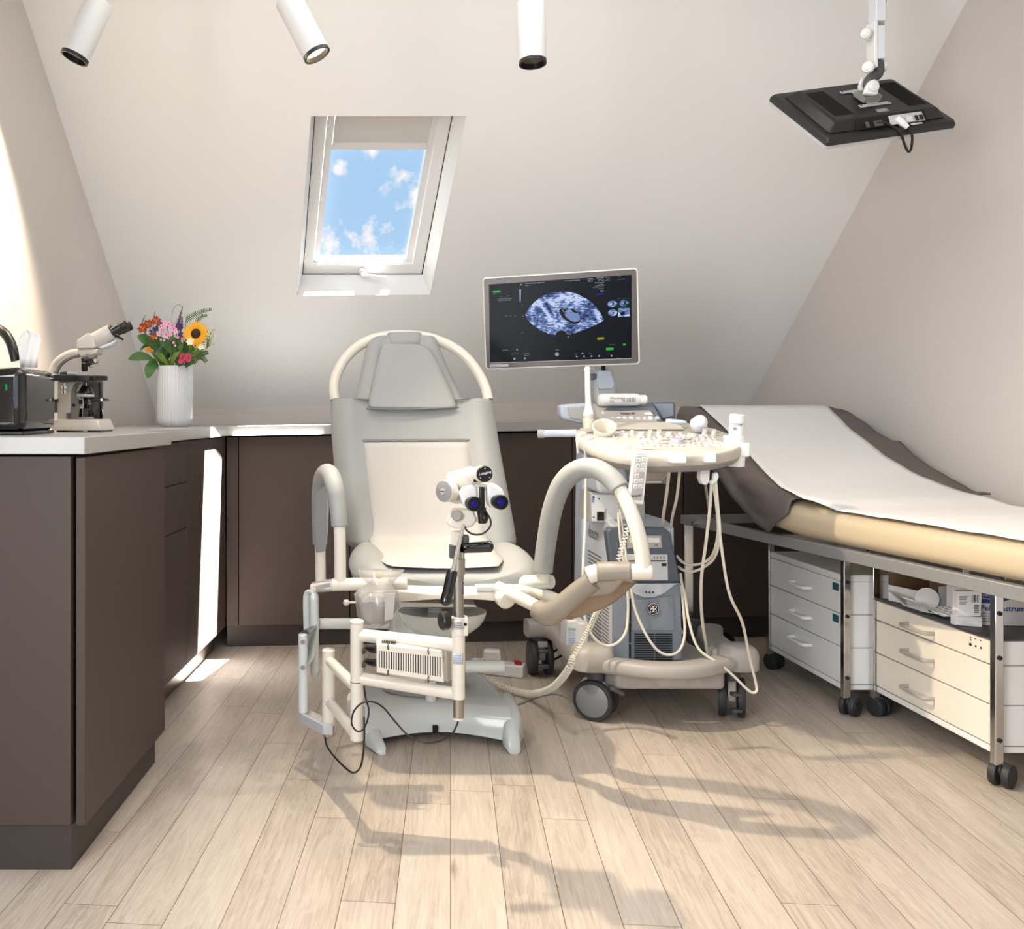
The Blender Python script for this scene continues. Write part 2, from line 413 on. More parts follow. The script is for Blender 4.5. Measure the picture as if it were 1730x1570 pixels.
def wall(name, poly, d, m='wall'): return struct(MB().prism(poly, d).build(name, m, loc=(0, 0, 0), flat=True))
wall('wall_left', [Z(L0, 0), EL2, LT, Z(Lb, CEIL), Z(Lb, 0)], V((-1, .1225, 0)).normalized()*.12)
wall('wall_right', [Z(R0, 0), ER2, RT, Z(Rb, CEIL), Z(Rb, 0)], V((1, .157, 0)).normalized()*.12)
wall('wall_back', [Z(L0, 0), Z(R0, 0), ER2, EL2], V((-.0698, .9976, 0))*.12)
# wall behind the photographer with a wide window opening
wx0, wx1, wz0, wz1 = -1.25, 1.05, .8, 2.3
A, B = Lb, Rb
mb = MB()
mb.boxb(A.x-.1, wx0, BACK-.12, BACK, 0, CEIL); mb.boxb(wx1, B.x+.1, BACK-.12, BACK, 0, CEIL)
mb.boxb(wx0, wx1, BACK-.12, BACK, 0, wz0); mb.boxb(wx0, wx1, BACK-.12, BACK, wz1, CEIL)
struct(mb.build('wall_front', 'wall', loc=(0, BACK, 0), flat=True))
w2 = struct(MB().ring_prism([V((wx0, BACK, wz0)), V((wx1, BACK, wz0)), V((wx1, BACK, wz1)), V((wx0, BACK, wz1))],
     [V((wx0+.06, BACK, wz0+.06)), V((wx1-.06, BACK, wz0+.06)), V((wx1-.06, BACK, wz1-.06)), V((wx0+.06, BACK, wz1-.06))], (0, -.08, 0)).build('window_2', 'whitem', loc=(0, BACK, wz0)))
MB().boxb(wx0+.05, wx1-.05, BACK-.05, BACK-.045, wz0+.05, wz1-.05).build('window_pane', 'glass', w2)
wall('ceiling', [LT, RT, Z(Rb, CEIL), Z(Lb, CEIL)], (0, 0, .12), 'ceil')
# roof slope with the opening of the skylight
hole = [WP(525, 196), WP(788, 196), WP(727, 498), WP(501, 500)]
frq = [WP(531, 196, .11), WP(765, 196, .11), WP(714, 464, .11), WP(510.5, 464, .11)]
outer = [LT, RT, ER2, EL2]
mb = MB(); n = NO*.12
holeb = [V(p) for p in frq]
vt = (frq[0]-frq[3]); 
mb.add(outer+hole, [(0, 1, 5, 4), (1, 2, 6, 5), (2, 3, 7, 6), (3, 0, 4, 7)])
# outer skin of the roof, same opening pushed through
fo = [frq[3]+(frq[0]-frq[3])*1.16, frq[2]+(frq[1]-frq[2])*1.16, frq[2], frq[3]]
out2 = [p+n for p in outer]
mb.add(out2+[p+NO*.01 for p in fo], [(0, 1, 5, 4), (1, 2, 6, 5), (2, 3, 7, 6), (3, 0, 4, 7)])
mb.add(outer+out2, [(0, 1, 5, 4), (1, 2, 6, 5), (2, 3, 7, 6), (3, 0, 4, 7)])
mb.v = [V(v) for v in mb.v]
o = mb.build('ceiling_slope', 'slope', loc=(0, 0, 0), flat=True); struct(o)

# skylight: reveal, frame, sash, glazing bead, blind, pane, handle
def ext(a, b, k): return a+(b-a)*k
K = 1.18
def Q(xs, n):       # quad from its four view corners (top two extended upwards behind the head of the opening)
    (xtl, xtr, xbr, xbl, yt, yb) = xs
    tl, tr, br, bl = WP(xtl, yt, n), WP(xtr, yt, n), WP(xbr, yb, n), WP(xbl, yb, n)
    return [tl, tr, br, bl]
def up(q, k): return [ext(q[3], q[0], k), ext(q[2], q[1], k), q[2], q[3]]
fq = up(frq, K)
hb = [hole[0], hole[1], hole[2], hole[3]]
mb = MB()
top_out = [fq[0], fq[1], frq[2], frq[3]]
mb.add(hb+top_out, [(0, 1, 5, 4), (1, 2, 6, 5), (2, 3, 7, 6), (3, 0, 4, 7)])
win = struct(mb.build('window_1', 'white', loc=(V(frq[3])), solid=.003, flat=True))
g1 = up(Q((532.5, 763.5, 712.5, 512, 196, 462.5), .112), K)
g2 = up(Q((553, 743, 697, 529, 196, 447), .112), K)
MB().ring_prism(fq, g1, NO*.02).build('window_gap', 'gap', win, flat=True)
MB().ring_prism(g1, g2, NO*.05).build('window_sash', 'white', win, bevel=.002)
g3 = up(Q((554, 742, 696, 530, 196, 446), .13), K)
g4 = up(Q((566, 731, 684.5, 539, 196, 446), .13), K)
MB().ring_prism(g3, g4, NO*.03).build('window_bead', 'whitem', win, flat=True)
b1 = Q((566.5, 730.5, 723, 562, 196, 241), .137); b1 = [ext(b1[3], b1[0], 2.4), ext(b1[2], b1[1], 2.4), b1[2], b1[3]]
MB().prism(b1, NO*.008).build('window_blind', 'blind', win, flat=True)
b2 = Q((562, 723, 719, 559.5, 241, 253.5), .13)
MB().prism(b2, NO*.015).build('blind_bar', 'whitem', win, bevel=.002)
sl = Q((541, 687, 684, 538.5, 436, 447.5), .15)
MB().prism(sl, NO*.02).build('outer_sill', 'whitem', win, flat=True)
pq = up(Q((566, 731, 684.5, 539, 196, 446), .165), K)
MB().prism(pq, NO*.004).build('window_pane', 'glass', win, flat=True)
# handle
hc = WP(613, 458, .108); mb = MB().cyl(hc, hc-NO*.012, .017, 24)
a = hc-NO*.012; mb.tube([a, a-NO*.022+V((0, 0, .002)), WP(622, 466, .07), WP(653, 469, .065)], [.009, .009, .008, .006], 12, smooth=5)
mb.build('window_handle', 'whitem', win)

# backsplash ledge along the knee wall
def bw(x, off): return V((x, 4.4+.0698*(x+.93)-off, 0))
zt = lambda x: .950+.0215*(x+.6)*.9
mb = MB(); x0, x1 = -.90, 1.90
a, b, c, d = bw(x0, .03), bw(x1, .03), bw(x1, .001), bw(x0, .001)
mb.add([Z(a, .86), Z(b, .86), Z(c, .86), Z(d, .86), Z(a, zt(x0)), Z(b, zt(x1)), Z(c, zt(x1)), Z(d, zt(x0))], [(0, 1, 2, 3), (4, 5, 6, 7), (0, 1, 5, 4), (1, 2, 6, 5), (2, 3, 7, 6), (3, 0, 4, 7)])
struct(mb.build('trim_1', 'wall', loc=(0, 4.4, .86), bevel=.003))

# ------------------------------------------------------------------ fitted cabinets
# near unit (deeper), its side panel faces the photographer
nf = V((-.5635, 1.977, 0)); ff = V((-.518, 2.58, 0)); dn = (ff-nf).normalized(); nn = V((dn.y, -dn.x, 0))  # nn points into the room
def wl(Y, off=.01): p = along(L0, LD, Y); return V((p.x+off, Y, 0))
cab = thing('base_cabinet', (-.9, 2.28, 0), 'deep brown base cabinet nearest the photographer, below the stepped-out worktop end', 'cabinet', None)
xs = -.591
mb = MB(); c0, c1 = V((xs, 1.985, 0)), V((xs+.0455, 2.58, 0))
mb.prism([Z(c0, .095), Z(c1, .095), Z(wl(2.58), .095), Z(wl(1.985), .095)], (0, 0, .767)).build('cabinet_body', 'cabd', cab, bevel=.001)
MB().prism([Z(V((xs, 1.967, 0)), .096), Z(V((xs, 1.984, 0)), .096), Z(wl(1.984), .096), Z(wl(1.967), .096)], (0, 0, .766)).build('side_panel', 'cab', cab, bevel=.001)
mb = MB().prism([Z(V((xs, 1.975, 0)), 0), Z(V((xs+.045, 2.585, 0)), 0), Z(wl(2.585), 0), Z(wl(1.975), 0)], (0, 0, .094))
mb.build('plinth', 'cabd', cab, bevel=.001)
mb = MB().prism([Z(nf-nn*.02, .09), Z(ff-nn*.02, .09), Z(ff, .09), Z(nf, .09)], (0, 0, .77))
mb.build('door', 'cab', cab, bevel=.0015)
# inner run along the left wall
ra = V((-.637, 2.60, 0)); rbk = V((-.523, 3.84, 0)); rd = (rbk-ra).normalized(); rn = V((rd.y, -rd.x, 0))
def rp(Y): return ra+rd*((Y-ra.y)/rd.y)
seams = [2.60, 3.245, 3.545, 3.825]
names = [('brown drawer cabinet with three handleless drawers beside the stepped-out unit', 3), ('narrow brown cabinet with the bright vertical sun streak on its door', 1), ('slim brown corner cabinet door at the inner corner, left of the tall dark gap', 1)]
for i in range(3):
    y0, y1 = seams[i], seams[i+1]; a, b = rp(y0), rp(y1)
    t = thing('base_cabinet', ((a.x+b.x)/2-.25, (y0+y1)/2, 0), names[i][0], 'cabinet')
    MB().prism([Z(a-rn*.022, .095), Z(b-rn*.022, .095), Z(wl(y1), .095), Z(wl(y0), .095)], (0, 0, .765)).build('cabinet_body', 'cabd', t, flat=True)
    MB().prism([Z(a-rn*.045, 0), Z(b-rn*.045, 0), Z(b-rn*.065, 0), Z(a-rn*.065, 0)], (0, 0, .094)).build('plinth', 'cabd', t, flat=True)
    g = rd*.0015
    if names[i][1] == 3:
        for z0, z1 in ((.091, .560), (.563, .716), (.719, .858)):
            MB().prism([Z(a+g, z0), Z(b-g, z0), Z(b-g-rn*.02, z0), Z(a+g-rn*.02, z0)], (0, 0, z1-z0)).build('drawer', 'cab', t, bevel=.001)
    else:
        MB().prism([Z(a+g, .091), Z(b-g, .091), Z(b-g-rn*.02, .091), Z(a+g-rn*.02, .091)], (0, 0, .767)).build('door', 'cab', t, bevel=.001)
# run under the knee wall
def kp(x, off=0): return V((x, 3.84+.0777*(x+.523)+off, 0))
kd = (kp(1)-kp(0)).normalized(); kn = V((kd.y, -kd.x, 0))
def xat(x_): # world x where the view column x_ meets the door plane
    k = (x_-CX)/F; return k*(3.84+.0777*.523)/(1-.0777*k)
cols = [382, 403, 591, 779, 967, 1155, 1343]
labs = ['narrow brown filler cabinet at the inner corner, left of the wide back doors', 'brown door cabinet under the back worktop, left behind the patient chair', 'brown cabinet wholly behind the patient chair column', 'brown door cabinet between patient chair and ultrasound machine',
        'brown door cabinet behind the ultrasound machine tower', 'brown door cabinet in the shadow behind the couch head']
ztop = lambda x: .860+.0128*(x+.52)
for i in range(6):
    a, b = kp(xat(cols[i])), kp(xat(cols[i+1]))
    t = thing('base_cabinet', ((a.x+b.x)/2, a.y+.3, 0), labs[i], 'cabinet')
    za, zb = ztop(a.x), ztop(b.x); k0 = V((0, .022, 0))
    def hexa(p, q, r, s, z0, z1, z2):   # p q front bottom, r s back; z1 at p side, z2 at q side
        return MB().add([Z(p, z0), Z(q, z0), Z(r, z0), Z(s, z0), Z(p, z1), Z(q, z2), Z(r, z2), Z(s, z1)], [(0, 1, 2, 3), (4, 5, 6, 7), (0, 1, 5, 4), (1, 2, 6, 5), (2, 3, 7, 6), (3, 0, 4, 7)])
    hexa(a+k0, b+k0, b+V((0, .53, 0)), a+V((0, .53, 0)), .095, za, zb).build('cabinet_body', 'gap', t, flat=True)
    hexa(a+V((0, .03, 0)), b+V((0, .03, 0)), b+V((0, .05, 0)), a+V((0, .05, 0)), 0, .094, .094).build('plinth', 'cabd', t, flat=True)
    g = kd*.0022
    hexa(a+g, b-g, b-g+V((0, .02, 0)), a+g+V((0, .02, 0)), .091, za-.004, zb-.004).build('door', 'cab', t, bevel=.001)

# worktops
w0 = [V((-.558, 1.955, 0)), V((-.4995, 2.575, 0)), wl(2.575, .002), wl(1.955, .002)]
t = MB().prism([Z(p, .867) for p in w0], (0, 0, .036)).build('worktop', 'top', bevel=.002)
tag(t, 'thick pale stone worktop end stepping out over the near cabinet', 'worktop')
fx = rp(2.577)+rn*.018; fc = rp(3.80)+rn*.018; kx1 = 1.90
mb = MB()
q = [fx, fc, wl(4.36, .004), wl(2.577, .004)]
mb.prism([Z(p, .8635) for p in q], (0, 0, .0385))
ja = kp(fc.x, -.018); 
pts = [V((ja.x, ja.y, 0)), kp(kx1, -.018), bw(kx1, .034), bw(-.88, .034)]
fcz = .8635
mb2 = [V((fc.x, fc.y, fcz)), V((kx1, kp(kx1, -.018).y, fcz+.034)), V((kx1, bw(kx1, .034).y, fcz+.034)), V((-.885, bw(-.885, .034).y, fcz-.004))]
mb.prism([V((p.x, p.y, p.z+.0)) for p in mb2], (0, 0, .0385))
t = mb.build('worktop', 'top', bevel=.0015)
tag(t, 'long thin pale stone worktop running round the corner under the sloping ceiling', 'worktop')
# ------------------------------------------------------------------ spotlights on the ceiling
def spot(a, b, Ya, Yb, r, label, lit, energy, cone, stem_to, blend=.6, color=(1, .84, .62)):
    A, B = P(a[0], a[1], Ya), P(b[0], b[1], Yb); ax = (B-A).normalized()
    t = thing('spotlight', (A.x, A.y, A.z), label, 'spotlight', None)
    MB().lathe([(r*.96, 0), (r, .004), (r, (B-A).length-.022)], A, ax, 36).build('housing', 'spotw', t)
    L = (B-A).length
    MB().lathe([(r*1.0, L-.005), (r*1.0, L+.004), (r*.86, L+.004), (r*.84, L-.012)], A, ax, 36, caps=False).build('bezel', 'black', t)
    MB().lathe([(r*.999, L-.022), (r*.999, L-.004)], A, ax, 36, caps=False).build('rim', 'spotw', t); MB().lathe([(r*.9, L-.020), (r*.9, L-.010)], A, ax, 30).build('reflector', 'lamp' if lit else 'refl', t)
    mb = MB(); s = A+ax*(L*.12)
    top = V((A.x-ax.x*.06, A.y-ax.y*.06, A.z+.07)) if not stem_to else stem_to
    mb.tube([A+ax*.03, top, V((top.x, top.y, CEIL))], .008, 12); mb.lathe([(.05, 0), (.05, .03)], (top.x, top.y, CEIL-.03), (0, 0, 1), 24)
    mb.build('stem', 'whitem', t)
    l = bpy.data.lights.new('spot_lamp', 'SPOT'); o = bpy.data.objects.new('spot_lamp', l); COL.objects.link(o)
    l.energy = energy; l.spot_size = R_(cone); l.spot_blend = blend; l.color = color; l.shadow_soft_size = .022
    o.location = B+ax*.008; o.rotation_euler = ax.to_track_quat('-Z', 'Y').to_euler()
    return t, o
t, o = spot((168, 4), (126, 97), 2.45, 2.44, .0365, 'white cylinder spotlight at the left, tilted towards the left wall', False, 22, 62, None, .35)
o.rotation_euler = V((-.42, .05, -.90)).to_track_quat('-Z', 'Y').to_euler()
t, o = spot((487, 0), (535, 92), 2.47, 2.46, .0365, 'lit white cylinder spotlight tilted to the right, above the skylight', True, 128, 110, None, .9)
o.rotation_euler = V((.75, -.45, -1)).to_track_quat('-Z', 'Y').to_euler()
t, o = spot((897, 2), (900, 106), 2.50, 2.49, .0360, 'white cylinder spotlight hanging straight down, right of the skylight', False, 22, 80, None, .7)

t, o = spot((40, -240), (28, -155), 2.45, 2.47, .0365, 'white cylinder spotlight', False, 330, 60, None, .3)
bpy.data.objects.remove(t.children[0]) if False else None
t['label'] = 'white cylinder spotlight nearest the left wall, shining down that wall'
o.rotation_euler = V((-.495, .275, -.824)).to_track_quat('-Z', 'Y').to_euler()

# ------------------------------------------------------------------ examination chair
ch = thing('examination_chair', (P(730, 1200, 2.95).x, 2.95, 0), 'grey padded gynaecological examination chair on a pale metal base in the middle', 'examination chair')
def Yb(y): return 2.86+(920-y)/357*.22
def padrows(rows, th, bol, depth=Yb, n=22, e=3.0, bulge=0.0, yoff=0.0):
    rings = []
    for (y, xl, xr) in rows:
        Y = depth(y)+yoff; a = P(xl, y, Y); b = P(xr, y, Y); c = (a+b)/2; w = (b-a).length/2; pts = []
        for k in range(n+1):            # front side left -> right
            u = -1+2*k/n; ed = (1-abs(u)**e)**(1/e) if abs(u) < 1 else 0
            pts.append(c+V((u*w, -th*.5*ed-bol*math.exp(-((abs(u)-.78)/.14)**2)*ed-bulge*(1-u*u), 0)))
        for k in range(1, n):
            u = 1-2*k/n; ed = (1-abs(u)**e)**(1/e); pts.append(c+V((u*w, th*.5*ed, 0)))
        rings.append(pts)
    return rings
def smooth_rows(rows, k=3):
    p = cr([V(r) for r in rows], k); return [(q.x, q.y, q.z) for q in p]
rows = [(676, 596, 786), (674, 575, 815), (673, 560, 832), (677, 555, 837), (700, 553.5, 841), (740, 556, 845), (800, 561, 857), (860, 567, 868), (905, 576, 876), (918, 580, 877), (928, 588, 872)]
rg = padrows(rows, .065, .034)
MB().loft(rg).build('backrest', 'fabric', ch, sub=1, angle=70)
rows2 = [(567, 640, 730), (569, 632, 736), (574, 622, 741), (590, 615.5, 745), (613, 611, 755), (642, 605, 769), (662, 601, 778), (680, 597, 788), (700, 597, 790)]
MB().loft(padrows(rows2, .05, .008)).build('upper_backrest', 'fabric', ch, sub=1, angle=70)
hs = [(581, 648, 705), (584, 642, 716), (592, 640, 732), (610, 635, 741), (640, 627.5, 756), (665, 622, 767), (682, 618.5, 774.5), (688, 619, 775), (691, 625, 770)]
MB().loft(padrows(hs, .05, 0, e=5, yoff=-.032)).build('headrest', 'fabric', ch, sub=1, angle=70)
MB().tube([P(x, y, Yb(y)-.055+z) for x, y, z in ((619, 690, .008), (650, 691.5, -.005), (700, 691.5, -.005), (775, 688, .008))], .0028, 8, smooth=5).build('headrest_seam', 'fabd', ch)
# wrap over the frame tube
wr = [(563, 654, 712), (565, 652.5, 713), (575, 654, 714), (588, 655, 714)]
MB().loft(padrows([(561.5, 656, 710)]+wr, .062, 0, e=4, yoff=.0)).build('top_wrap', 'fabric', ch, sub=1)
arc = [(566, 676), (564, 655), (569, 632), (582, 608), (603, 587), (630, 573), (660, 567), (700, 567), (730, 572), (762, 585), (788, 604), (808, 630), (820, 655), (825, 676)]
MB().tube([P(x, y, Yb(y)+.01) for x, y in arc], .0165, 16, smooth=6).build('back_tube', 'cream', ch)
# opening under the paper (slit with a roll edge)
MB().tube([P(608, 745.5, Yb(745)-.034), P(793, 744, Yb(745)-.034)], .0055, 10).build('paper_slot', 'fabd', ch)
# seat
def seatring(Y, xl, xr, zc, bz, th, n=22):
    c = (xl+xr)/2; w = (xr-xl)/2; pts = []
    for k in range(n+1):
        u = -1+2*k/n; ed = (1-abs(u)**4)**(1/4) if abs(u) < 1 else 0
        pts.append(V((c+u*w, Y, zc+(th*.5)*ed+bz*math.exp(-((abs(u)-.80)/.16)**2)*ed+bz*.9*abs(u)**6*.3)))
    for k in range(1, n):
        u = 1-2*k/n; ed = (1-abs(u)**4)**(1/4); pts.append(V((c+u*w, Y, zc-(th*.5)*ed)))
    return pts
S = [(2.90, .03, .45, .514, .01, .03), (2.885, -.005, .48, .516, .024, .06), (2.80, -.026, .505, .516, .032, .07), (2.70, -.028, .518, .515, .030, .07), (2.62, -.022, .518, .508, .024, .066), (2.56, .0, .505, .500, .018, .06), (2.53, .02, .485, .498, .02, .05), (2.515, .045, .46, .492, .012, .03)]
MB().loft([seatring(*s) for s in S]).build('seat', 'fabric', ch, sub=1, angle=70)
def shellring(Y, xl, xr, zc, th, arch, n=22, ee=3.5):
    c = (xl+xr)/2; w = (xr-xl)/2; pts = []
    for k in range(n+1):
        u = -1+2*k/n; ed = (1-abs(u)**ee)**(1/ee) if abs(u) < 1 else 0
        pts.append(V((c+u*w, Y, zc+th*.5*ed+.018*abs(u)**3)))
    for k in range(1, n):
        u = 1-2*k/n; ed = (1-abs(u)**ee)**(1/ee); pts.append(V((c+u*w, Y, zc-th*.5*ed+arch*(1-u*u)+.0*abs(u)**3)))
    return pts
S2 = [(2.92, .02, .46, .500, .03, .0), (2.90, -.01, .49, .498, .055, 0), (2.70, -.020, .52, .487, .066, .01), (2.60, -.012, .520, .478, .066, .018), (2.54, .005, .508, .470, .062, .022), (2.50, .03, .49, .464, .05, .022), (2.485, .06, .46, .462, .03, .018)]
MB().loft([shellring(*s) for s in S2]).build('seat_shell', 'cream', ch, sub=1, angle=70)
# left knee loop
lp = [(575, 992, 2.42), (574.5, 940, 2.42), (573.5, 890, 2.42), (570, 850, 2.43), (566, 825, 2.44), (560, 806, 2.47), (552, 799, 2.52), (545, 808, 2.58), (541, 830, 2.62), (540, 870, 2.65), (541, 930, 2.67), (542, 994, 2.67)]
lpw = [P(*p) for p in lp]
MB().tube(lpw, .0150, 16, smooth=6).build('knee_loop', 'cream', ch)
pad = cr(lpw, 6); i0, i1 = 12, 60
mb = MB(); seg = pad[i0:i1]
mb.tube(seg, [.0205+.004*math.sin(math.pi*k/(len(seg)-1)) for k in range(len(seg))], 18)
mb.build('knee_pad', 'fabric', ch, bevel=.003)
mb = MB(); inner = []
mb.prism([P(541, 808, 2.58), P(551, 806, 2.55), P(556, 840, 2.56), P(554, 900, 2.58), P(550, 932, 2.60), P(533.5, 935, 2.62), P(531, 880, 2.62), P(534, 830, 2.60)], (0, .022, 0)).build('side_pad', 'fabric', ch, bevel=.008, seg=3)
mb = MB().tube([P(533, 992, 2.68), P(568, 988, 2.46)], .0165, 16); mb.build('support_tube', 'lgrey', ch, bevel=.003)
mb = MB().tube([P(560, 988, 2.42), P(688, 986, 2.42)], .0165, 18); mb.build('support_tube', 'cream', ch, bevel=.004)
def Pq(x, y, Y): return P(x, y, 2.46-(2.46-Y)*.5)
# right knee loop, swung out and forward
rl = [(1088, 972, 2.03), (1084, 930, 2.04), (1073, 885, 2.06), (1057, 845, 2.10), (1036, 812, 2.16), (1005, 792, 2.24), (975, 795, 2.32), (950, 818, 2.38), (934, 858, 2.42), (925, 905, 2.45), (919, 950, 2.46), (917, 984, 2.46)]
rlw = [Pq(*p) for p in rl]
MB().tube(rlw, [.0180]*3+[.0170]*9, 18, smooth=6).build('knee_loop', 'cream', ch)
pad = cr(rlw, 6)[21:64]
mb = MB().tube(pad, [.0245+.0015*math.sin(math.pi*k/(len(pad)-1)) for k in range(len(pad))], 20); mb.build('knee_pad', 'fabric', ch, bevel=.003)
MB().tube([P(848, 984, 2.58), P(933, 983, 2.47)], .0185, 18).build('support_tube', 'lgrey', ch, bevel=.004)
MB().tube([Pq(1000, 968, 2.08), Pq(1103, 966, 2.02)], .0185, 20).build('foot_bar', 'cream', ch, bevel=.005)
MB().tube([Pq(992, 973, 2.09), Pq(1012, 966, 2.08)], [.0215, .0205], 24).build('bar_cap', 'cream', ch, bevel=.004)
MB().tube([Pq(840, 992, 2.52), Pq(925, 1034, 2.30)], .0165, 16).build('support_tube', 'cream', ch)
MB().tube([Pq(884, 990, 2.60), Pq(955, 1020, 2.42)], .0165, 16).build('support_tube', 'cream', ch)
MB().lathe([(.022, 0), (.026, .008), (.026, .03), (.02, .036)], Pq(848, 1006, 2.52), (.3, -1, -.2), 20).build('clamp_knob', 'cream', ch)
mb = MB(); mb.box(Pq(835, 992, 2.56), (.10, .05, .014)); mb.build('bracket', 'lgrey', ch, bevel=.003)
MB().tube([Pq(1008, 966, 2.075), Pq(1066, 965, 2.04)], [.0235, .0235], 22).build('bar_cover', 'plasticw', ch, bevel=.004)
# covered calf rest (padded tube and trough in clear film)
mb = MB().tube([Pq(908, 1030, 2.34), Pq(925, 1038, 2.28), Pq(942, 1030, 2.22), Pq(975, 1002, 2.16), Pq(1003, 980, 2.10)], [.026, .03, .0275, .026, .024], 18, smooth=5)
mb.build('calf_rest', 'plasticw', ch, sub=0)
MB().tube([Pq(915, 1032, 2.31), Pq(928, 1035, 2.27), Pq(945, 1026, 2.22), Pq(1000, 980, 2.11)], .018, 14, smooth=4).build('calf_tube', 'mgrey', ch)
def trough(pts_a, pts_b, name, m, solid=.004):
    rows = []
    for a, b, sag in zip(pts_a, pts_b, (1,)*9):
        r = []
        for k in range(9):
            u = k/8; r.append(a*(1-u)+b*u+V((0, 0, -.0)))
        rows.append(r)
    return MB().loft(rows, cap=False, closed=False).build(name, m, ch, solid=solid, angle=60)
A1 = [Pq(998, 956, 2.14), Pq(1010, 975, 2.08), Pq(985, 1010, 2.14), Pq(950, 1042, 2.20)]
B1 = [Pq(1066, 956, 2.06), Pq(1056, 978, 2.02), Pq(1030, 1005, 2.08), Pq(985, 1042, 2.16)]
trough(cr(A1, 4), cr(B1, 4), 'calf_cover', 'plasticw')
A2 = [Pq(1012, 976, 2.12), Pq(985, 1008, 2.18), Pq(940, 1044, 2.24)]
B2 = [Pq(1075, 984, 2.16), Pq(1030, 1022, 2.22), Pq(965, 1046, 2.27)]
trough(cr(A2, 4), cr(B2, 4), 'calf_cover_underside', 'brownp')
# mechanism and column under the seat
MB().boxb(P(700, 1000, 2.75).x, P(775, 1000, 2.75).x, 2.68, 2.82, .40, .48).build('mechanism', 'mgrey', ch, bevel=.006)
mb = MB()
for xx in (716, 730, 744): mb.cyl(P(xx, 1000, 2.66), P(xx, 1000, 2.72), .008, 12)
mb.build('bolt', 'steel', ch)
MB().boxb(P(655, 1000, 2.95).x, P(772, 1000, 2.95).x, 2.86, 3.05, .16, .50).build('column', 'lgrey', ch, bevel=.02, seg=4)
MB().prism([P(672, 1017, 2.62), P(800, 1022, 2.62), P(806, 1025, 2.62), P(806, 1026, 2.62), P(672, 1026, 2.62)], (0, .25, 0)).build('seat_plate', 'lgrey', ch, bevel=.002)
# bowl under the seat
bc = P(747, 1032, 2.75); mb = MB(); rings = []
for (k, z) in ((1.0, 0), (1.0, -.006), (.96, -.022), (.86, -.04), (.66, -.06), (.4, -.072), (.15, -.076)):
    rings.append([bc+V((.128*k*math.cos(a), .10*k*math.sin(a), z)) for a in [2*math.pi*i/36 for i in range(36)]])
mb.loft(rings).build('bowl', 'lgrey', ch, angle=50)
MB().cyl(P(735, 1075, 2.74), P(735, 1010, 2.74), .02, 20).build('bowl_post', 'lgrey', ch)
mb = MB().tube([P(586, 1018, 2.6), P(606, 1018, 2.6)], .003, 8); mb.lathe([(.007, 0), (.0085, .004), (.0085, .01), (.006, .013)], P(586, 1018, 2.6)+V((.004, 0, 0)), (-1, -.5, 0), 16); mb.build('lever', 'cream', ch)
# base: drum, plate, cross beam with two feet
dc = V((P(715, 1180, 2.93).x, 2.95, 0))
MB().lathe([(.135, .105), (.135, .145), (.13, .15)], dc, (0, 0, 1), 12).build('base_ring', 'mgrey', ch, bevel=.002)
MB().lathe([(.128, .14), (.128, .20), (.115, .215)], dc, (0, 0, 1), 12).build('drum', 'cream', ch, bevel=.003)
MB().cyl(P(728, 1192, 2.80), P(728, 1150, 2.80), .0165, 20).lathe([(.03, 0), (.03, .006), (.018, .016)], P(728, 1193, 2.80), (0, 0, 1), 24).build('pedestal_post', 'lgrey', ch)
def bp(x, y, z=.0):   # point on a level plane of height z
    k = (H-z)*F/(y-CY); return V(((x-CX)/F*k, k, z))
pl = [bp(590, 1182, .10), bp(600, 1140, .10), bp(640, 1128, .10), bp(800, 1128, .10), bp(826, 1146, .10), bp(862, 1190, .10), bp(620, 1192, .10)]
MB().prism(pl, (0, 0, -.075)).build('base_plate', 'lgrey', ch, bevel=.012, seg=3)
fb = [bp(614, 1192, .10), bp(862, 1190, .10), bp(856, 1200, .10), bp(735, 1207, .10), bp(620, 1204, .10)]
mb = MB()
yb = 2.66; x0, x1 = P(616, 1200, 2.72).x, P(862, 1200, 2.72).x
sect = []
for k in range(13):
    u = k/12; x = x0+(x1-x0)*u; yy = 2.70+.05*math.sin(math.pi*u); zl = .018+.012*math.sin(math.pi*u)
    sect.append([V((x, yy-.01, zl)), V((x, yy-.005, .075)), V((x, yy+.01, .098)), V((x, yy+.03, .104)), V((x, yy+.13, .104)), V((x, yy+.13, zl))])
mb.loft(sect); mb.build('front_beam', 'lgrey', ch, angle=50)
MB().boxb(P(731, 1, 2.735).x, P(740, 1, 2.735).x, 2.732, 2.742, .03, .05).build('cable_slot', 'gap', ch)
def foot(pts, wtop, name='foot'):
    rings = []
    for (p, w, h) in pts:
        p = V(p); rings.append([p+V((math.cos(a)*w*(1 if math.sin(a) < 0 else .86), 0, max(0, 0)))+V((0, 0, h*.5+math.copysign(abs(math.sin(a))**.6, math.sin(a))*h*.5)) for a in [2*math.pi*i/20 for i in range(20)]])
    MB().loft(rings).build(name, 'lgrey', ch, angle=60)
f0 = bp(868, 1272); f1 = bp(645, 1274)
foot([((P(858, 1, 2.86).x, 2.88, .02), .03, .084), ((P(862, 1, 2.78).x, 2.78, .01), .035, .096), ((P(866, 1, 2.72).x, 2.72, 0), .034, .092), ((f0.x-.003, 2.68, 0), .026, .070), ((f0.x, 2.655, 0), .022, .04), ((f0.x, 2.645, 0), .015, .012)], 0)
foot([((P(600, 1, 2.90).x, 2.90, .02), .03, .084), ((P(612, 1, 2.82).x, 2.82, .01), .034, .088), ((P(626, 1, 2.74).x, 2.74, 0), .032, .07), ((f1.x-.02, 2.69, 0), .026, .045), ((f1.x-.004, 2.655, 0), .020, .022), ((f1.x, 2.64, 0), .012, .01)], 0)
# side tube to the right with end cap
MB().tube([P(785, 1126, 2.62), P(852, 1126, 2.62)], .0165, 18).build('side_tube', 'lgrey', ch, bevel=.003)
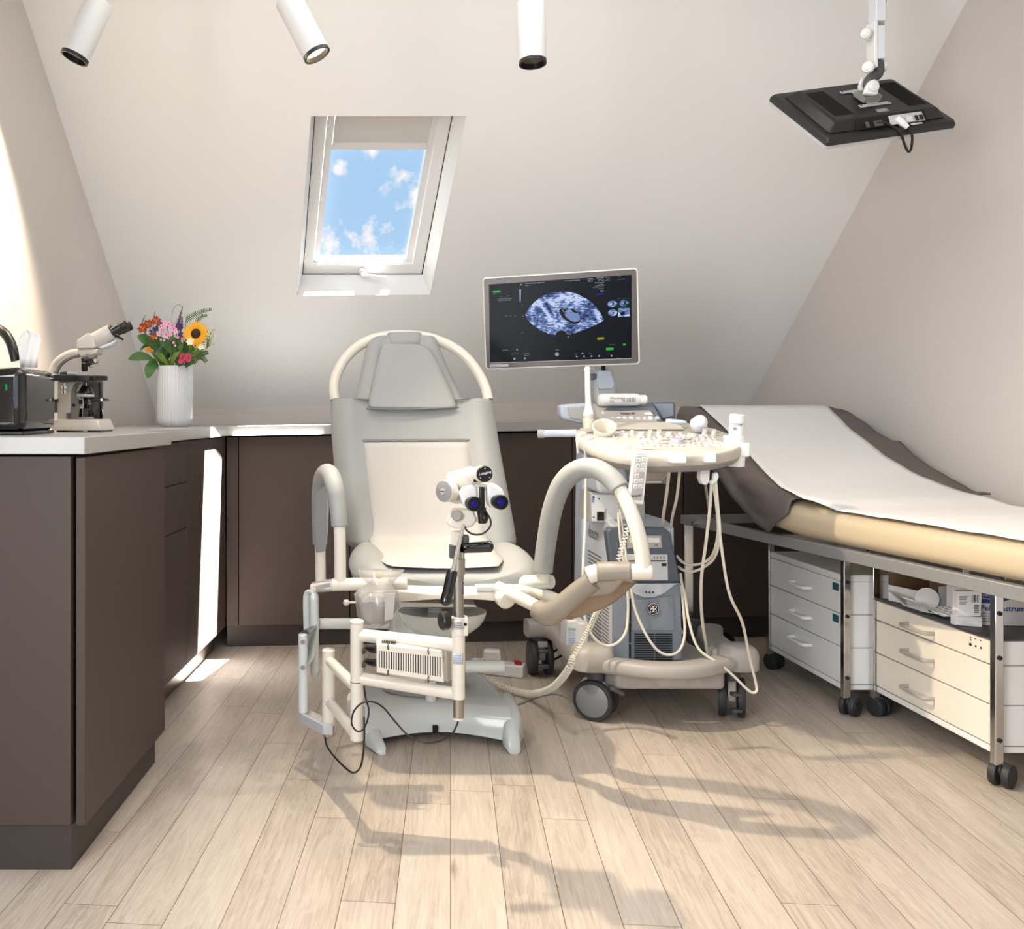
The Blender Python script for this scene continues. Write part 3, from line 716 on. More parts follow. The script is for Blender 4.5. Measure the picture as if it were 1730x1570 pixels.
# articulated bracket at the left
mb = MB().tube([P(538, 1054, 2.62), P(655, 1054, 2.75)], .013, 12, flat=(1.15, .7)); mb.build('side_rail', 'lgrey', ch)
mb = MB().tube([P(531, 1012, 2.60), P(531, 1135, 2.60)], .0125, 18); mb.tube([P(531, 1135, 2.60), P(531, 1146, 2.60)], [.0125, .005], 16); mb.lathe([(.013, 0), (.012, .01), (.006, .018)], P(531, 1013, 2.60), (0, 0, 1), 18)
mb.build('hinge_post', 'lgrey', ch)
mb = MB().tube([P(519, 1070, 2.64), P(518, 1010, 2.64), P(525, 1001, 2.63), P(533, 1006, 2.61)], .010, 12, smooth=5, flat=(1, .8)); mb.build('hinge_cover', 'lgrey', ch)
mb = MB().prism([P(505, 1074, 2.53), P(519, 1076, 2.50), P(537, 1052, 2.60), P(537, 1100, 2.60), P(523, 1123, 2.50), P(505, 1128, 2.53)], (0, .018, 0)); mb.build('hinge_plate', 'lgrey', ch, bevel=.004)
MB().tube([P(512, 1072, 2.52), P(512, 1204, 2.52)], .0128, 20).build('post', 'lgrey', ch, bevel=.002)
for yy in (1083, 1126):
    MB().lathe([(.0062, 0), (.0062, .002), (.0048, .002), (.0048, .0012), (.002, .0012), (.002, .0025)], P(512, yy, 2.52)+V((0, -.0128, 0)), (0, -1, 0), 20).build('bolt', 'mgrey', ch)

# ------------------------------------------------------------------ paper sheet on the chair
rows = []
sp = [(746, 609, 793, Yb(746)-.036), (790, 614, 797, Yb(790)-.036), (850, 619, 806, Yb(850)-.036), (895, 622, 817, Yb(895)-.037), (914, 625, 826, 2.81), (930, 630, 838, 2.72), (944, 640, 850, 2.63), (952, 650, 846, 2.565), (957, 663, 842, 2.535)]
pp = []
for (y, xl, xr, Y) in sp:
    r = []
    for k in range(13):
        u = k/12; x = xl+(xr-xl)*u
        yy = y+(0 if Y > 2.7 else 3*math.sin(math.pi*u)*(2.7-Y)/.15)
        r.append(P(x, yy, Y))
    pp.append(r)
lon = [cr([pp[i][k] for i in range(len(pp))], 4) for k in range(13)]
mb = MB().loft(lon, cap=False, closed=False)
tag(mb.build('paper_sheet', 'paper', solid=.0012, angle=80), 'white paper sheet lying over the back and seat of the examination chair', 'paper')

# ------------------------------------------------------------------ clear bag with used paper on the left foot bar
bg_ = thing('plastic_bag', P(640, 1055, 2.38), 'clear plastic waste bag of crumpled paper hanging from the left foot bar', 'bag')
rings = []
for (y, xl, xr, d) in ((963, 604, 681, .02), (972, 608, 677, .03), (985, 622, 664, .035), (996, 606, 671, .05), (1003, 600, 674, .055), (1025, 602, 672, .055), (1042, 606, 664, .05), (1052, 614, 655, .04), (1056, 625, 645, .02)):
    c = P((xl+xr)/2, y, 2.38); w = (xr-xl)/2*px(2.38)
    rings.append([c+V((w*math.cos(a)*(1+.07*math.sin(5*a+y)+.04*math.sin(11*a+y*2)), d*math.sin(a)*(1+.12*math.sin(7*a+y*.3)), 0)) for a in [2*math.pi*i/32 for i in range(32)]])
MB().loft(rings, cap=False).build('film', 'plastic', bg_, solid=.0006, angle=80)
rings = []
for (y, xl, xr, d) in ((1005, 606, 668, .045), (1020, 605, 668, .048), (1040, 608, 660, .042), (1052, 620, 650, .025)):
    c = P((xl+xr)/2, y, 2.38); w = (xr-xl)/2*px(2.38)
    rings.append([c+V((w*math.cos(a)*(1+.09*math.sin(4*a+y)+.07*math.sin(9*a+y*3)), d*math.sin(a)*(1+.1*math.sin(5*a+y)), .003*math.sin(3*a))) for a in [2*math.pi*i/28 for i in range(28)]])
MB().loft(rings).build('crumpled_paper', 'trash', bg_)
MB().ell(P(640, 972, 2.365), (.012, .006, .009), seg=10, rings=6).build('orange_scrap', 'orange', bg_)
mb = MB().prism([P(650, 1003, 2.325), P(668, 1003, 2.325), P(664, 1045, 2.325), P(650, 1050, 2.325)], (0, .003, 0)); mb.prism([P(612, 1012, 2.326), P(652, 1010, 2.326), P(652, 1017, 2.326), P(612, 1018, 2.326)], (0, .003, 0))
mb.build('folded_paper', 'paper', bg_)

# ------------------------------------------------------------------ colposcope on its swing arm
co = thing('colposcope', (P(603, 1, 2.2).x, 2.2, P(603, 1252, 2.2).z), 'cream colposcope with binocular head on a steel post and hinged swing arm', 'colposcope')
y1 = 2.20
MB().tube([P(555, 1100, 2.42), P(555, 1226, 2.42)], .0165, 22).build('arm_post', 'cream', co, bevel=.002)
MB().tube([P(555, 1226, 2.42), P(555, 1244, 2.42)], .0155, 22).tube([P(555, 1244, 2.42), P(555, 1248, 2.42)], .006, 14).build('arm_socket', 'steel', co, bevel=.002)
mb = MB(); mb.prism([P(505, 1204, 2.52), P(546, 1224, 2.40), P(562, 1224, 2.40), P(568, 1219, 2.47), P(522, 1199, 2.56)], (0, 0, -.028)); mb.build('link_bar', 'silver', co, bevel=.003)
MB().tube([P(603, 1053, y1), P(603, 1251, y1)], .0155, 24).build('arm_post', 'cream', co, bevel=.003)
MB().lathe([(.0160, 0), (.0160, .0012)], P(603, 1152, y1), (0, 0, 1), 24).build('joint_ring', 'ink', co)
MB().lathe([(.015, 0), (.0165, .002), (.0165, .006), (.013, .009)], P(603, 1054, y1), (0, 0, 1), 24).build('post_cap', 'cream', co)
MB().lathe([(.015, 0), (.0168, .002), (.0168, .005), (.014, .008)], P(555, 1102, 2.42), (0, 0, 1), 24).build('post_cap', 'cream', co)
for a, b in (((558, 1118, 2.41), (600, 1160, 2.21)), ((558, 1187, 2.41), (600, 1240, 2.21))):
    MB().tube([P(*a), P(*b)], .0135, 18).build('arm_rail', 'cream', co)
for a, b, r in (((606, 1073, y1), (768, 1090, 2.15), .0150), ((606, 1146, y1), (768, 1172, 2.15), .0138)):
    MB().tube([P(*a), P(*b)], r, 20).build('arm_rail', 'cream', co)
yp = 2.14
MB().tube([P(774.5, 1050, yp), P(774.5, 1181, yp)], .0150, 26).build('post_sleeve', 'cream', co, bevel=.002)
MB().tube([P(774.5, 1042, yp), P(774.5, 1073, yp)], .0162, 26).boxb(P(774, 1, yp).x, P(790, 1, yp).x, yp-.012, yp+.014, P(1, 1073, yp).z, P(1, 1042, yp).z).build('clamp', 'cream', co, bevel=.002)
MB().lathe([(.0035, 0), (.0035, .002)], P(786, 1055, yp-.0118), (0, -1, 0), 16).build('clamp_hole', 'gap', co)
MB().tube([P(774.5, 1181, yp), P(774.5, 1212, yp)], .0125, 24).build('post_end', 'steel', co)
MB().tube([P(774.5, 1212, yp), P(774.5, 1215.5, yp)], .0128, 24).build('end_ring', 'cream', co)
MB().tube([P(774.5, 900, yp), P(774.5, 1046, yp)], .0118, 28).build('post', 'steel', co)
MB().tube([P(775.5, 943, yp), P(775.5, 971, yp)], .0138, 28).build('post_collar', 'steel', co, bevel=.002)
MB().tube([P(777, 905, yp), P(777, 943, yp)], .0105, 24).build('inner_post', 'chrome', co)
mb = MB(); mb.boxb(P(759, 1, yp).x, P(768, 1, yp).x, yp-.012, yp+.01, P(1, 943, yp).z, P(1, 920, yp).z); mb.build('height_lock', 'dgrey', co, bevel=.002)
MB().boxb(P(763, 1, yp).x, P(779, 1, yp).x, yp-.012, yp+.012, P(1, 922, yp).z, P(1, 897, yp).z).build('neck', 'cream', co, bevel=.003)
mb = MB()
for (x0, x1, y0, yy1) in ((766, 784, 1046, 1060), (765, 781, 1102, 1120)):
    for k in range(6):
        pass
def wrapl(x0, x1, y0, y1_, r, m='socket', name='label_strip'):
    c = P(774.5, y0, yp); b = P(774.5, y1_, yp); rows = []
    for z in (c.z, b.z):
        rr = []
        for k in range(9):
            x = x0+(x1-x0)*k/8; s = max(-1, min(1, (x-774.5)*px(yp)/r)); rr.append(V((c.x+r*s, yp-r*math.sqrt(max(0, 1-s*s)), z)))
        rows.append(rr)
    return MB().loft(rows, cap=False, closed=False).build(name, m, co, solid=.0003)
wrapl(766, 784, 1046, 1061, .0167); wrapl(765, 781, 1102, 1120, .0154)
for k in range(4): wrapl(768+k % 2, 781-k % 3, 1048+k*3, 1049.2+k*3, .0170, 'inkg', 'label_print')
for k in range(4): wrapl(767, 778-k % 2, 1105+k*3.6, 1106.2+k*3.6, .0157, 'skyb', 'label_print')
wrapl(781, 785.5, 983, 1004, .0122, 'signb', 'emblem')
wrapl(783, 785.5, 987, 1000, .0125, 'inkw', 'emblem')
# lock knob
mb = MB().lathe([(.0195, 0), (.021, .003), (.021, .015), (.018, .018)], P(757, 1049, yp-.01), (-1, -.35, 0), 30, flute=lambda k: 1-.05*(k % 3 == 0)); mb.build('lock_knob', 'black', co)
MB().tube([P(757, 1049, yp-.005), P(768, 1049, yp)], .008, 12).build('knob_shaft', 'steel', co)
# power box
bz = []; yx = 2.135
MB().prism([P(636, 1088, yx), P(747, 1100, yx), P(751, 1154, yx), P(636, 1137, yx)], (0, .045, 0)).build('power_box', 'cream', co, bevel=.003)
MB().prism([P(752, 1099, yx+.004), P(761, 1096, yx+.03), P(762, 1150, yx+.03), P(755, 1154, yx+.004)], (0, .015, 0)).build('box_end', 'cream', co, bevel=.001)
mb = MB()
for k in range(26):
    x = 640+k*4.1; s = (x-636)/111
    a = 1099+s*12; b = 1127+s*17.5; mb.prism([P(x, a, yx-.0003), P(x+1.7, a+.2, yx-.0003), P(x+1.7, b+.2, yx-.0003), P(x, b, yx-.0003)], (0, .0008, 0))
for k in range(8):
    x = 645+k*3; mb.prism([P(x, 1086+(x-636)*.11, yx+.01), P(x+1.2, 1086+(x-636)*.11, yx+.01), P(x+2.6, 1083.5+(x-636)*.11, yx+.03), P(x+1.4, 1083.5+(x-636)*.11, yx+.03)], (0, 0, .0045))
mb.build('vent_slots', 'gap', co, flat=True)
for (x, y, y2) in ((656, 1088, 1098), (724, 1095, 1106), (656, 1132, 1142), (724, 1142, 1153)):
    MB().tube([P(x, y, yx-.002), P(x-1, (y+y2)/2, yx-.004), P(x, y2, yx-.002)], .0013, 8, smooth=3).build('strap', 'black', co)
for yy in (1097, 1120):
    MB().tube([P(614, yy+6, 2.19), P(618, yy-2, 2.17), P(628, yy, 2.15), P(637, yy, 2.14)], [.004, .006, .0085, .0085], 12, smooth=3).build('plug', 'black', co)
# head
yh = 2.10
def cyl2(a, b, r, name, m, r2=None, bevel=.002, seg=28): return MB().cyl(V(a), V(b), r, seg, r2).build(name, m, co, bevel=bevel)
cyl2(P(762, 815, yh+.03), P(800, 804, yh+.0), .0225, 'upper_barrel', 'cream')
cyl2(P(790, 806, yh+.01), P(816, 801, yh-.035), .0185, 'camera_barrel', 'cream')
e1 = P(818.5, 801, yh-.045); fa = V((.12, -1, .05)).normalized()
MB().lathe([(.0178, 0), (.0178, .004), (.0165, .006)], e1-fa*.002, fa, 32).build('barrel_cap', 'black', co)
bx, by, bz_ = basis(fa)
bx = V((1, .12, 0)).normalized(); by = V((.0, .05, 1)).normalized()
text('Leisegang', e1+fa*.0045+bx*(-.0005)+by*.002, bx*1+by*.22, by-bx*.2, .0075, 'inkw', co, center=True, shear=.4)
for dx, dy in ((0, .012), (-.010, -.0085), (.0105, -.0075)):
    MB().lathe([(.0013, 0), (.0013, .001)], e1+bx*dx+by*dy+fa*.004, fa, 10).build('screw', 'silver', co)
MB().boxb(P(797, 1, yh).x, P(804, 1, yh).x, yh-.036, yh-.03, P(1, 813, yh).z, P(1, 808, yh).z).build('barrel_slot', 'gap', co)
mb = MB().prism([P(757, 822, yh+.02), P(770, 806, yh+.02), P(800, 806, yh+.02), P(806, 822, yh+.02), P(800, 850, yh+.02), P(770, 852, yh+.02), P(754, 846, yh+.02)], (0, .05, 0)); mb.build('head_body', 'cream', co, bevel=.006, seg=3)
da = V((-.75, -.65, 0)).normalized(); dc_ = P(752, 830, yh+.0)
MB().cyl(dc_-da*.02, dc_+da*.004, .0245, 36).build('objective_housing', 'cream', co, bevel=.002)
MB().lathe([(.0235, 0), (.0235, .002), (.021, .003)], dc_+da*.004, da, 36).build('dial', 'mgrey', co)
mb = MB(); q = dc_+da*.0075; x_, y_, z_ = basis(da); mb.lathe([(.008, -.001), (.008, .001)], q, da, 6); mb.build('dial_mark', 'grey', co)
mb = MB(); mb.box(q+da*.001, (.012, .002, .002), rot3(x_, y_, z_)); mb.build('dial_slot', 'dgrey', co)
for (pts, nm) in (([(775, 833), (783, 822), (800, 818), (807, 824), (808, 858), (800, 866), (784, 856)], 0), ([(822, 818), (838, 818), (851, 828), (854, 842), (846, 858), (826, 858), (823, 845)], 0)):
    MB().prism([P(x, y, yh-.02) for x, y in pts], (0, .04, 0)).build('prism_housing', 'whitem', co, bevel=.007, seg=3)
MB().prism([P(800, 819, yh-.015), P(830, 817, yh-.015), P(830, 823, yh-.015), P(800, 824, yh-.015)], (0, .02, 0)).build('bridge', 'cream', co, bevel=.002)
MB().boxb(P(808, 1, yh).x, P(817, 1, yh).x, yh-.022, yh-.01, P(1, 866, yh).z, P(1, 822, yh).z).build('focus_bar', 'black', co, bevel=.002)
for (cx_, cy_, r) in ((802, 852, .0155), (846.5, 849, .0155)):
    c = P(cx_, cy_, yh-.055); ax = V((.15, -1, .03)).normalized(); s = c-ax*.034
    if cx_ < 820: pass
    MB().lathe([(r*.86, 0), (r*.9, .014), (r*1.02, .016), (r*1.05, .03), (r*1.02, .036), (r*.8, .036), (r*.72, .028)], s, ax, 32).build('eyepiece', 'black', co)
    MB().lathe([(r*.5, 0), (r*.35, .002), (.0005, .003)], s+ax*.029, ax, 24).build('eyepiece_lens', 'lens', co)  # lens given a faint purple glow of its own, not a lamp
# tilt joint
MB().prism([P(768, 861, yh), P(800, 862, yh), P(807, 880, yh), P(797, 892, yh), P(770, 894, yh), P(756, 888, yh), P(757, 882, yh)], (0, .045, 0)).build('tilt_joint', 'cream', co, bevel=.005, seg=3)
MB().lathe([(.0125, 0), (.0125, .004), (.010, .006)], P(772.5, 871, yh-.001), (-.5, -1, 0), 28).build('tilt_knob', 'mscoped', co)
MB().ell(P(817, 874, yh-.005), (.0105, .02, .015)).build('lamp_housing', 'black', co)
MB().cyl(P(813, 858, yh-.01), P(816, 884, yh-.01), .0105, 20).build('lamp_barrel', 'black', co, bevel=.002)
MB().boxb(P(782, 1, yp).x, P(791, 1, yp).x, yp-.02, yp+.0, P(1, 917, yp).z, P(1, 903, yp).z).build('fine_focus', 'dgrey', co, bevel=.003)
# handles
MB().tube([P(783, 886, yh-.03), P(765, 966, yh-.07)], [.0045, .0050], 14).build('handle_rod', 'chrome', co)
MB().tube([P(765, 964, yh-.07), P(763, 972, yh-.072), P(757, 1000, yh-.085), P(752.5, 1018, yh-.093), P(751.5, 1024, yh-.095)], [.0115, .0122, .0122, .0118, .005], 22, smooth=4).build('handle_grip', 'gloss', co)
MB().tube([P(783, 926, yp-.02), P(787, 926, yp-.02), P(822, 924, yp-.03), P(830, 924, yp-.03), P(833.5, 924, yp-.03)], [.0105, .0118, .0125, .0118, .005], 22, smooth=4).build('side_grip', 'gloss', co)
MB().tube([P(785, 890, yh), P(789, 897, yh-.005), P(800, 903, yh-.01), P(815, 902, yh-.015), P(827, 892, yh-.02), P(829, 880, yh-.02), P(823, 868, yh-.02), P(815, 858, yh-.025)], .0022, 10, smooth=6).build('lamp_cable', 'cablek', co)
# hanging cable of the arm
pts = [(774, 1218, yp), (772, 1225, yp), (762, 1242, yp-.02), (740, 1253, yp-.04), (715, 1254, yp-.04), (690, 1243, yp-.02), (668, 1220, yp), (648, 1196, yp), (630, 1186, yp), (612, 1188, yp), (598, 1202, yp-.0), (594, 1222, yp), (602, 1235, yp), (612, 1234, yp), (620, 1220, yp+.01), (623, 1200, yp+.02), (618, 1180, yp+.03), (615, 1160, y1-.01)]
MB().tube([P(*p) for p in pts], .0021, 8, smooth=6).build('arm_cable', 'cablek', co)
pts = [(615, 1212, y1-.02), (615.5, 1240, y1-.02), (614, 1270, y1-.02), (609, 1296, y1-.01), (598, 1306, y1+.02), (585, 1299, y1+.06), (566, 1280, y1+.12), (553, 1262, y1+.18), (549, 1246, y1+.21)]
MB().tube([P(*p) for p in pts], .0025, 8, smooth=6).build('arm_cable', 'cablek', co)
MB().tube([P(614.5, 1195, y1-.018), P(614.5, 1246, y1-.018)], .003, 8).build('cable_sleeve', 'mgrey', co)
# ------------------------------------------------------------------ casters
def twin_caster(parent, c, r, ax, m_w='rubber', m_h='hub', gap=.050, tw=.024, name='caster', fork='putty', top=None):
    ax = V(ax).normalized(); c = V(c)
    fk = MB(); f = V((-ax.y, ax.x, 0))
    rings = []
    prof = [(-r*.55, -.1*r), (-r*.75, r*.4), (-r*.5, r*.85), (0, r*1.08), (r*.6, r*.95), (r*.9, r*.45), (r*.6, 0)]
    w = (gap-tw)*.8
    fk.prism([c-ax*w/2+f*a+V((0, 0, b)) for a, b in prof], ax*w)
    o = fk.build(name, fork, parent, bevel=.004)
    if top is not None: MB().cyl(c+V((0, 0, r*.85)), V((c.x, c.y, top)), r*.42, 20).build('caster_stem', 'dgrey', o)
    for s in (-1, 1):
        p = c+ax*(s*gap/2); a = ax*s
        w_ = MB().lathe([(r*.80, -tw/2), (r*.97, -tw*.42), (r, -tw*.2), (r, tw*.25), (r*.96, tw*.45), (r*.80, tw/2)], p, a, 40).build('wheel', m_w, o, angle=45)
        MB().lathe([(r*.80, tw*.30), (r*.80, tw*.52), (r*.74, tw*.60), (.001, tw*.62)], p, a, 40).build('wheel_hub', m_h, o, angle=30)
    return o

# ------------------------------------------------------------------ ultrasound machine
us = thing('ultrasound_machine', (P(1100, 1, 3.1).x, 3.1, 0), 'ivory and blue-grey wheeled ultrasound machine with keyboard console, right of the patient chair', 'ultrasound machine')
r = .0635
c = twin_caster(us, (P(1006, 1, 2.96).x, 2.955, r), r, (.55, .83, 0), top=.165); 
mb = MB().box(P(1042, 1167, 2.90), (.045, .03, .012), Matrix.Rotation(R_(25), 3, 'Y')); mb.build('brake_pedal', 'dgrey', c, bevel=.003)
c = twin_caster(us, (P(1240, 1, 2.96).x, 2.98, .061), .061, (.87, -.30, 0), gap=.056, top=.165)
for z in (.085, .035): MB().box((P(1236, 1, 2.96).x, 2.925, z), (.03, .03, .010)).build('brake_pedal', 'dgrey', c, bevel=.003)
c = twin_caster(us, (P(912, 1, 3.46).x, 3.46, .0635), .0635, (1, .03, 0), gap=.056, top=.18, m_h='dgrey')
for z in (.10, .045): MB().box((P(912, 1, 3.46).x, 3.40, z), (.036, .03, .012)).build('brake_pedal', 'dgrey', c, bevel=.003)
MB().box((P(912, 1, 3.46).x, 3.405, .122), (.034, .012, .02)).build('brake_cover', 'putty', c, bevel=.003)
twin_caster(us, (1.27, 3.55, .0635), .0635, (1, .1, 0), gap=.056, top=.18)
# chassis
mb = MB(); sweep(mb, [P(1010, 1122, 2.95), P(1045, 1126, 2.90), P(1090, 1131, 2.85), P(1135, 1133, 2.83), P(1180, 1130, 2.85), P(1225, 1120, 2.92)], .075, .046, e=3.5); mb.build('front_bumper', 'putty', us, angle=60)
mb = MB(); sweep(mb, [P(889, 1061, 3.46), P(925, 1062, 3.46), P(950, 1072, 3.40), P(964, 1090, 3.25), P(980, 1108, 3.08), P(1000, 1120, 2.98)], .09, .062, e=3.5); mb.build('chassis_arm', 'putty', us, angle=60)
mb = MB(); sweep(mb, [P(1225, 1112, 2.98), P(1215, 1095, 3.15), P(1200, 1080, 3.35), P(1200, 1066, 3.55)], .09, .055, e=3.5); mb.build('chassis_arm', 'putty', us, angle=60)
mb = MB()
c = P(1000, 1117, 2.955)
for k, z in enumerate((-.028, -.02, .012, .024, .030)):
    pass
rings = [ring2(V((c.x, c.y, z)), (1, 0, 0), (0, 1, 0), rx, ry, 28, 3) for z, rx, ry in ((.157, .058, .055), (.160, .064, .06), (.205, .064, .06), (.222, .058, .054), (.230, .045, .04))]
mb.loft(rings).build('bumper_corner', 'putty', us, angle=60)
c = P(1246, 1115, 2.96); rings = [ring2(V((c.x, c.y, z)), (1, 0, 0), (0, 1, 0), rx, ry, 28, 3) for z, rx, ry in ((.157, .052, .055), (.160, .057, .06), (.205, .057, .06), (.222, .05, .054), (.230, .04, .04))]
MB().loft(rings).build('bumper_corner', 'putty', us, angle=60)
MB().prism([V((.80, 2.90, .105)), V((1.13, 2.90, .105)), V((1.17, 3.0, .105)), V((1.13, 3.52, .105)), V((.80, 3.52, .105)), V((.73, 3.3, .105)), V((.76, 3.0, .105))], (0, 0, .06)).build('base_tray', 'putty', us, bevel=.012, seg=3)
# tower
x0, x1 = .822, 1.035; yf = 3.0
side = [V((x0, yf+.01, .165)), V((x0, 3.52, .165)), V((x0, 3.52, .60)), V((x0, yf+.10, .605)), V((x0, yf+.02, .59))]
MB().prism(side, (.03, 0, 0)).build('side_cover', 'side', us, bevel=.006)
MB().prism([V((p.x+.03, p.y, p.z)) for p in side], (.165, 0, 0)).build('tower', 'bluel', us, bevel=.004)
def fr(pts, Y=yf): return [P(x, y, Y) for x, y in pts]
MB().prism(fr([(1038, 1118), (1038, 986), (1150, 986), (1153, 1116)]), (0, .03, 0)).build('lower_panel', 'blue', us, bevel=.003)
MB().prism(fr([(1036, 984), (1025, 900), (1030, 893), (1060, 890), (1122, 892), (1133, 900), (1150, 984)]), (0, .045, 0)).build('upper_panel', 'navy', us, bevel=.005)
MB().prism(fr([(1036, 987), (1045, 984), (1060, 1012), (1064, 1030), (1064, 1116), (1040, 1117)], yf-.006), (0, .01, 0)).build('side_trim', 'blue', us, bevel=.003)
arcp = [(1058, 990), (1072, 1004), (1088, 1010), (1106, 1010), (1124, 1002), (1140, 989)]
MB().prism(fr([(1050, 988)]+arcp+[(1150, 986)], yf-.008), (0, .012, 0)).build('panel_brow', 'bluel', us, bevel=.003)
MB().prism(fr([(1066, 1016), (1138, 1006), (1140, 1066), (1066, 1066)], yf-.004), (0, .006, 0)).build('logo_panel', 'blue', us, bevel=.002)
MB().tube([P(1090, 1000.5, yf-.011), P(1104, 1000.5, yf-.011)], .0045, 12).build('port_slot', 'silver', us)
for x in (1092, 1097.5, 1103): MB().lathe([(.0028, 0), (.0028, .001)], P(x, 1000.5, yf-.0155), (0, -1, 0), 12).build('port', 'gap', us)
mb = MB()
for k in range(13):
    y = 1071+k*3.9
    mb.prism(fr([(1072, y), (1105, y), (1105, y+1.9), (1072, y+1.9)], yf-.0045), (0, .002, 0)); mb.prism(fr([(1107, y), (1136, y), (1136, y+1.9), (1107, y+1.9)], yf-.0045), (0, .002, 0))
mb.build('front_vent', 'gap', us, flat=True)
mb = MB()
for (a, b) in ((1012, 1050), (1053, 1086), (1089, 1112)): mb.prism(fr([(1063, a), (1066, a), (1066, b), (1063, b)], yf-.0085), (0, .002, 0))
mb.build('panel_gap', 'gap', us, flat=True)
# monogram emblem
gc = P(1103.5, 1029, yf-.007); g = MB().lathe([(.0195, 0), (.0195, .0015)], gc, (0, -1, 0), 40).build('emblem', 'ink', us)
gc2 = gc+V((0, -.0016, 0))
ringp = [gc2+V((math.cos(a)*.0172, 0, math.sin(a)*.0172)) for a in [2*math.pi*i/48 for i in range(48)]]
MB().tube(ringp, .0008, 6, closed=True).build('emblem_ring', 'inkw', us)
mb = MB()
def curl(cx, cz, r, a0, a1): mb.tube([gc2+V((cx+r*math.cos(R_(a0+(a1-a0)*k/14)), 0, cz+r*math.sin(R_(a0+(a1-a0)*k/14)))) for k in range(15)], .0010, 6)
curl(-.0058, .0052, .0042, 0, 300); curl(-.0052, -.0058, .0044, 60, 380); curl(.0060, .0052, .0040, 180, -120); curl(.0058, -.0056, .0042, 120, -200)
mb.tube([gc2+V((x, 0, z)) for x, z in ((-.009, .0015), (-.003, .003), (0, -.001), (.003, -.003), (.009, -.0005))], .0011, 6, smooth=5)
mb.tube([gc2+V((x, 0, z)) for x, z in ((-.001, .010), (.0005, .004), (-.0005, -.004), (.001, -.010))], .0010, 6, smooth=5)
mb.build('emblem_letters', 'inkw', us)
# drives and printer
MB().prism(fr([(1060, 905), (1117, 905), (1119, 926), (1060, 927)], yf-.004), (0, .02, 0)).build('disc_drive', 'grey', us, bevel=.001)
MB().prism(fr([(1064, 909), (1114, 909), (1115, 917), (1064, 917)], yf-.0055), (0, .003, 0)).build('disc_tray', 'cartw', us, bevel=.0008)
MB().prism(fr([(1107, 920), (1112, 920), (1112, 923), (1107, 923)], yf-.0055), (0, .003, 0)).build('eject_button', 'mgrey', us)
MB().prism(fr([(1054, 937), (1128, 937), (1129, 981), (1056, 981)], yf-.006), (0, .03, 0)).build('video_printer', 'side', us, bevel=.002)
mb = MB(); mb.prism(fr([(1062, 947), (1125, 947), (1125, 949), (1062, 949)], yf-.008), (0, .003, 0)); mb.build('paper_outlet', 'dgrey', us)
mb = MB()
for k in range(4): mb.prism(fr([(1104+k*5.5, 941), (1107+k*5.5, 941), (1107+k*5.5, 944), (1104+k*5.5, 944)], yf-.0075), (0, .003, 0))
mb.build('printer_buttons', 'mgrey', us)
text('SONY', P(1062, 960, yf-.0065), (1, 0, 0), (0, 0, 1), .011, 'ink', us, bold=.0002)
MB().prism(fr([(1118, 952), (1126, 952), (1126, 957), (1118, 957)], yf-.0075), (0, .003, 0)).build('printer_label', 'ink', us)
# side writing and louvres
xs_ = x0-.0006
for (y, z) in ((3.14, .52),):
    text('Voluson', V((xs_, 3.40, .52)), (0, -1, 0), (0, 0, 1), .062, 'inkg', us)
mb = MB()
for k in range(22):
    z = .19+k*.0132; mb.boxb(xs_, xs_+.001, 3.16+.0*k, 3.40, z, z+.0055)
for k in range(12):
    z = .20+k*.0115; mb.boxb(xs_, xs_+.001, 3.07, 3.15, z, z+.004)
mb.build('side_louvre', 'inkg', us, flat=True)
# column, power unit, mounting of the console
MB().prism([V((.795, 3.34, .17)), V((.875, 3.34, .17)), V((.865, 3.34, .86)), V((.805, 3.34, .86))], (0, .12, 0)).build('column', 'bluel', us, bevel=.015, seg=3)
ya = 3.12
MB().prism(fr([(998, 832), (1050, 832), (1082, 836), (1090, 848), (1090, 884), (998, 883)], ya), (0, .16, 0)).build('adapter_unit', 'grey', us, bevel=.004)
MB().prism(fr([(1000.5, 836), (1058, 836), (1058, 881), (1000.5, 881)], ya-.002), (0, .006, 0)).build('adapter_plate', 'cartw', us, bevel=.001)
MB().prism(fr([(1009, 865), (1021, 865), (1021, 880), (1009, 880)], ya-.006), (0, .008, 0)).build('power_socket', 'ink', us, bevel=.001)
for (x, y) in ((1003, 842), (1003, 875), (1012, 844), (1012, 879), (1003, 841)): MB().lathe([(.0025, 0), (.0025, .002)], P(x, y-1, ya-.002), (0, -1, 0), 12).build('screw', 'ink', us)
MB().prism(fr([(1000, 838), (1004, 838), (1004, 849), (1000, 849)], ya-.004), (0, .004, 0)).build('warning_label', 'skyb', us)
text('SYNC MASTER', P(1024.5, 880, ya-.0035), (0, 0, 1), (-1, 0, 0), .006, 'inkg', us)
MB().prism(fr([(1008, 812), (1008, 782), (1016, 772), (1050, 778), (1062, 800), (1060, 834), (1012, 834)], 3.0), (0, .2, 0)).build('console_arm', 'bluel', us, bevel=.012, seg=3)
MB().prism(fr([(1094, 779), (1131, 779), (1131, 800), (1118, 815), (1092, 815)], 2.80), (0, .18, 0)).build('console_drawer', 'ivory', us, bevel=.004)
MB().prism(fr([(1092, 813), (1118, 813), (1118, 816), (1092, 816)], 2.79), (0, .02, 0)).build('drawer_lip', 'cartw', us, bevel=.001)
MB().boxb(.86, .95, 2.85, 3.25, .74, .80).build('console_neck', 'mgrey', us, bevel=.01)
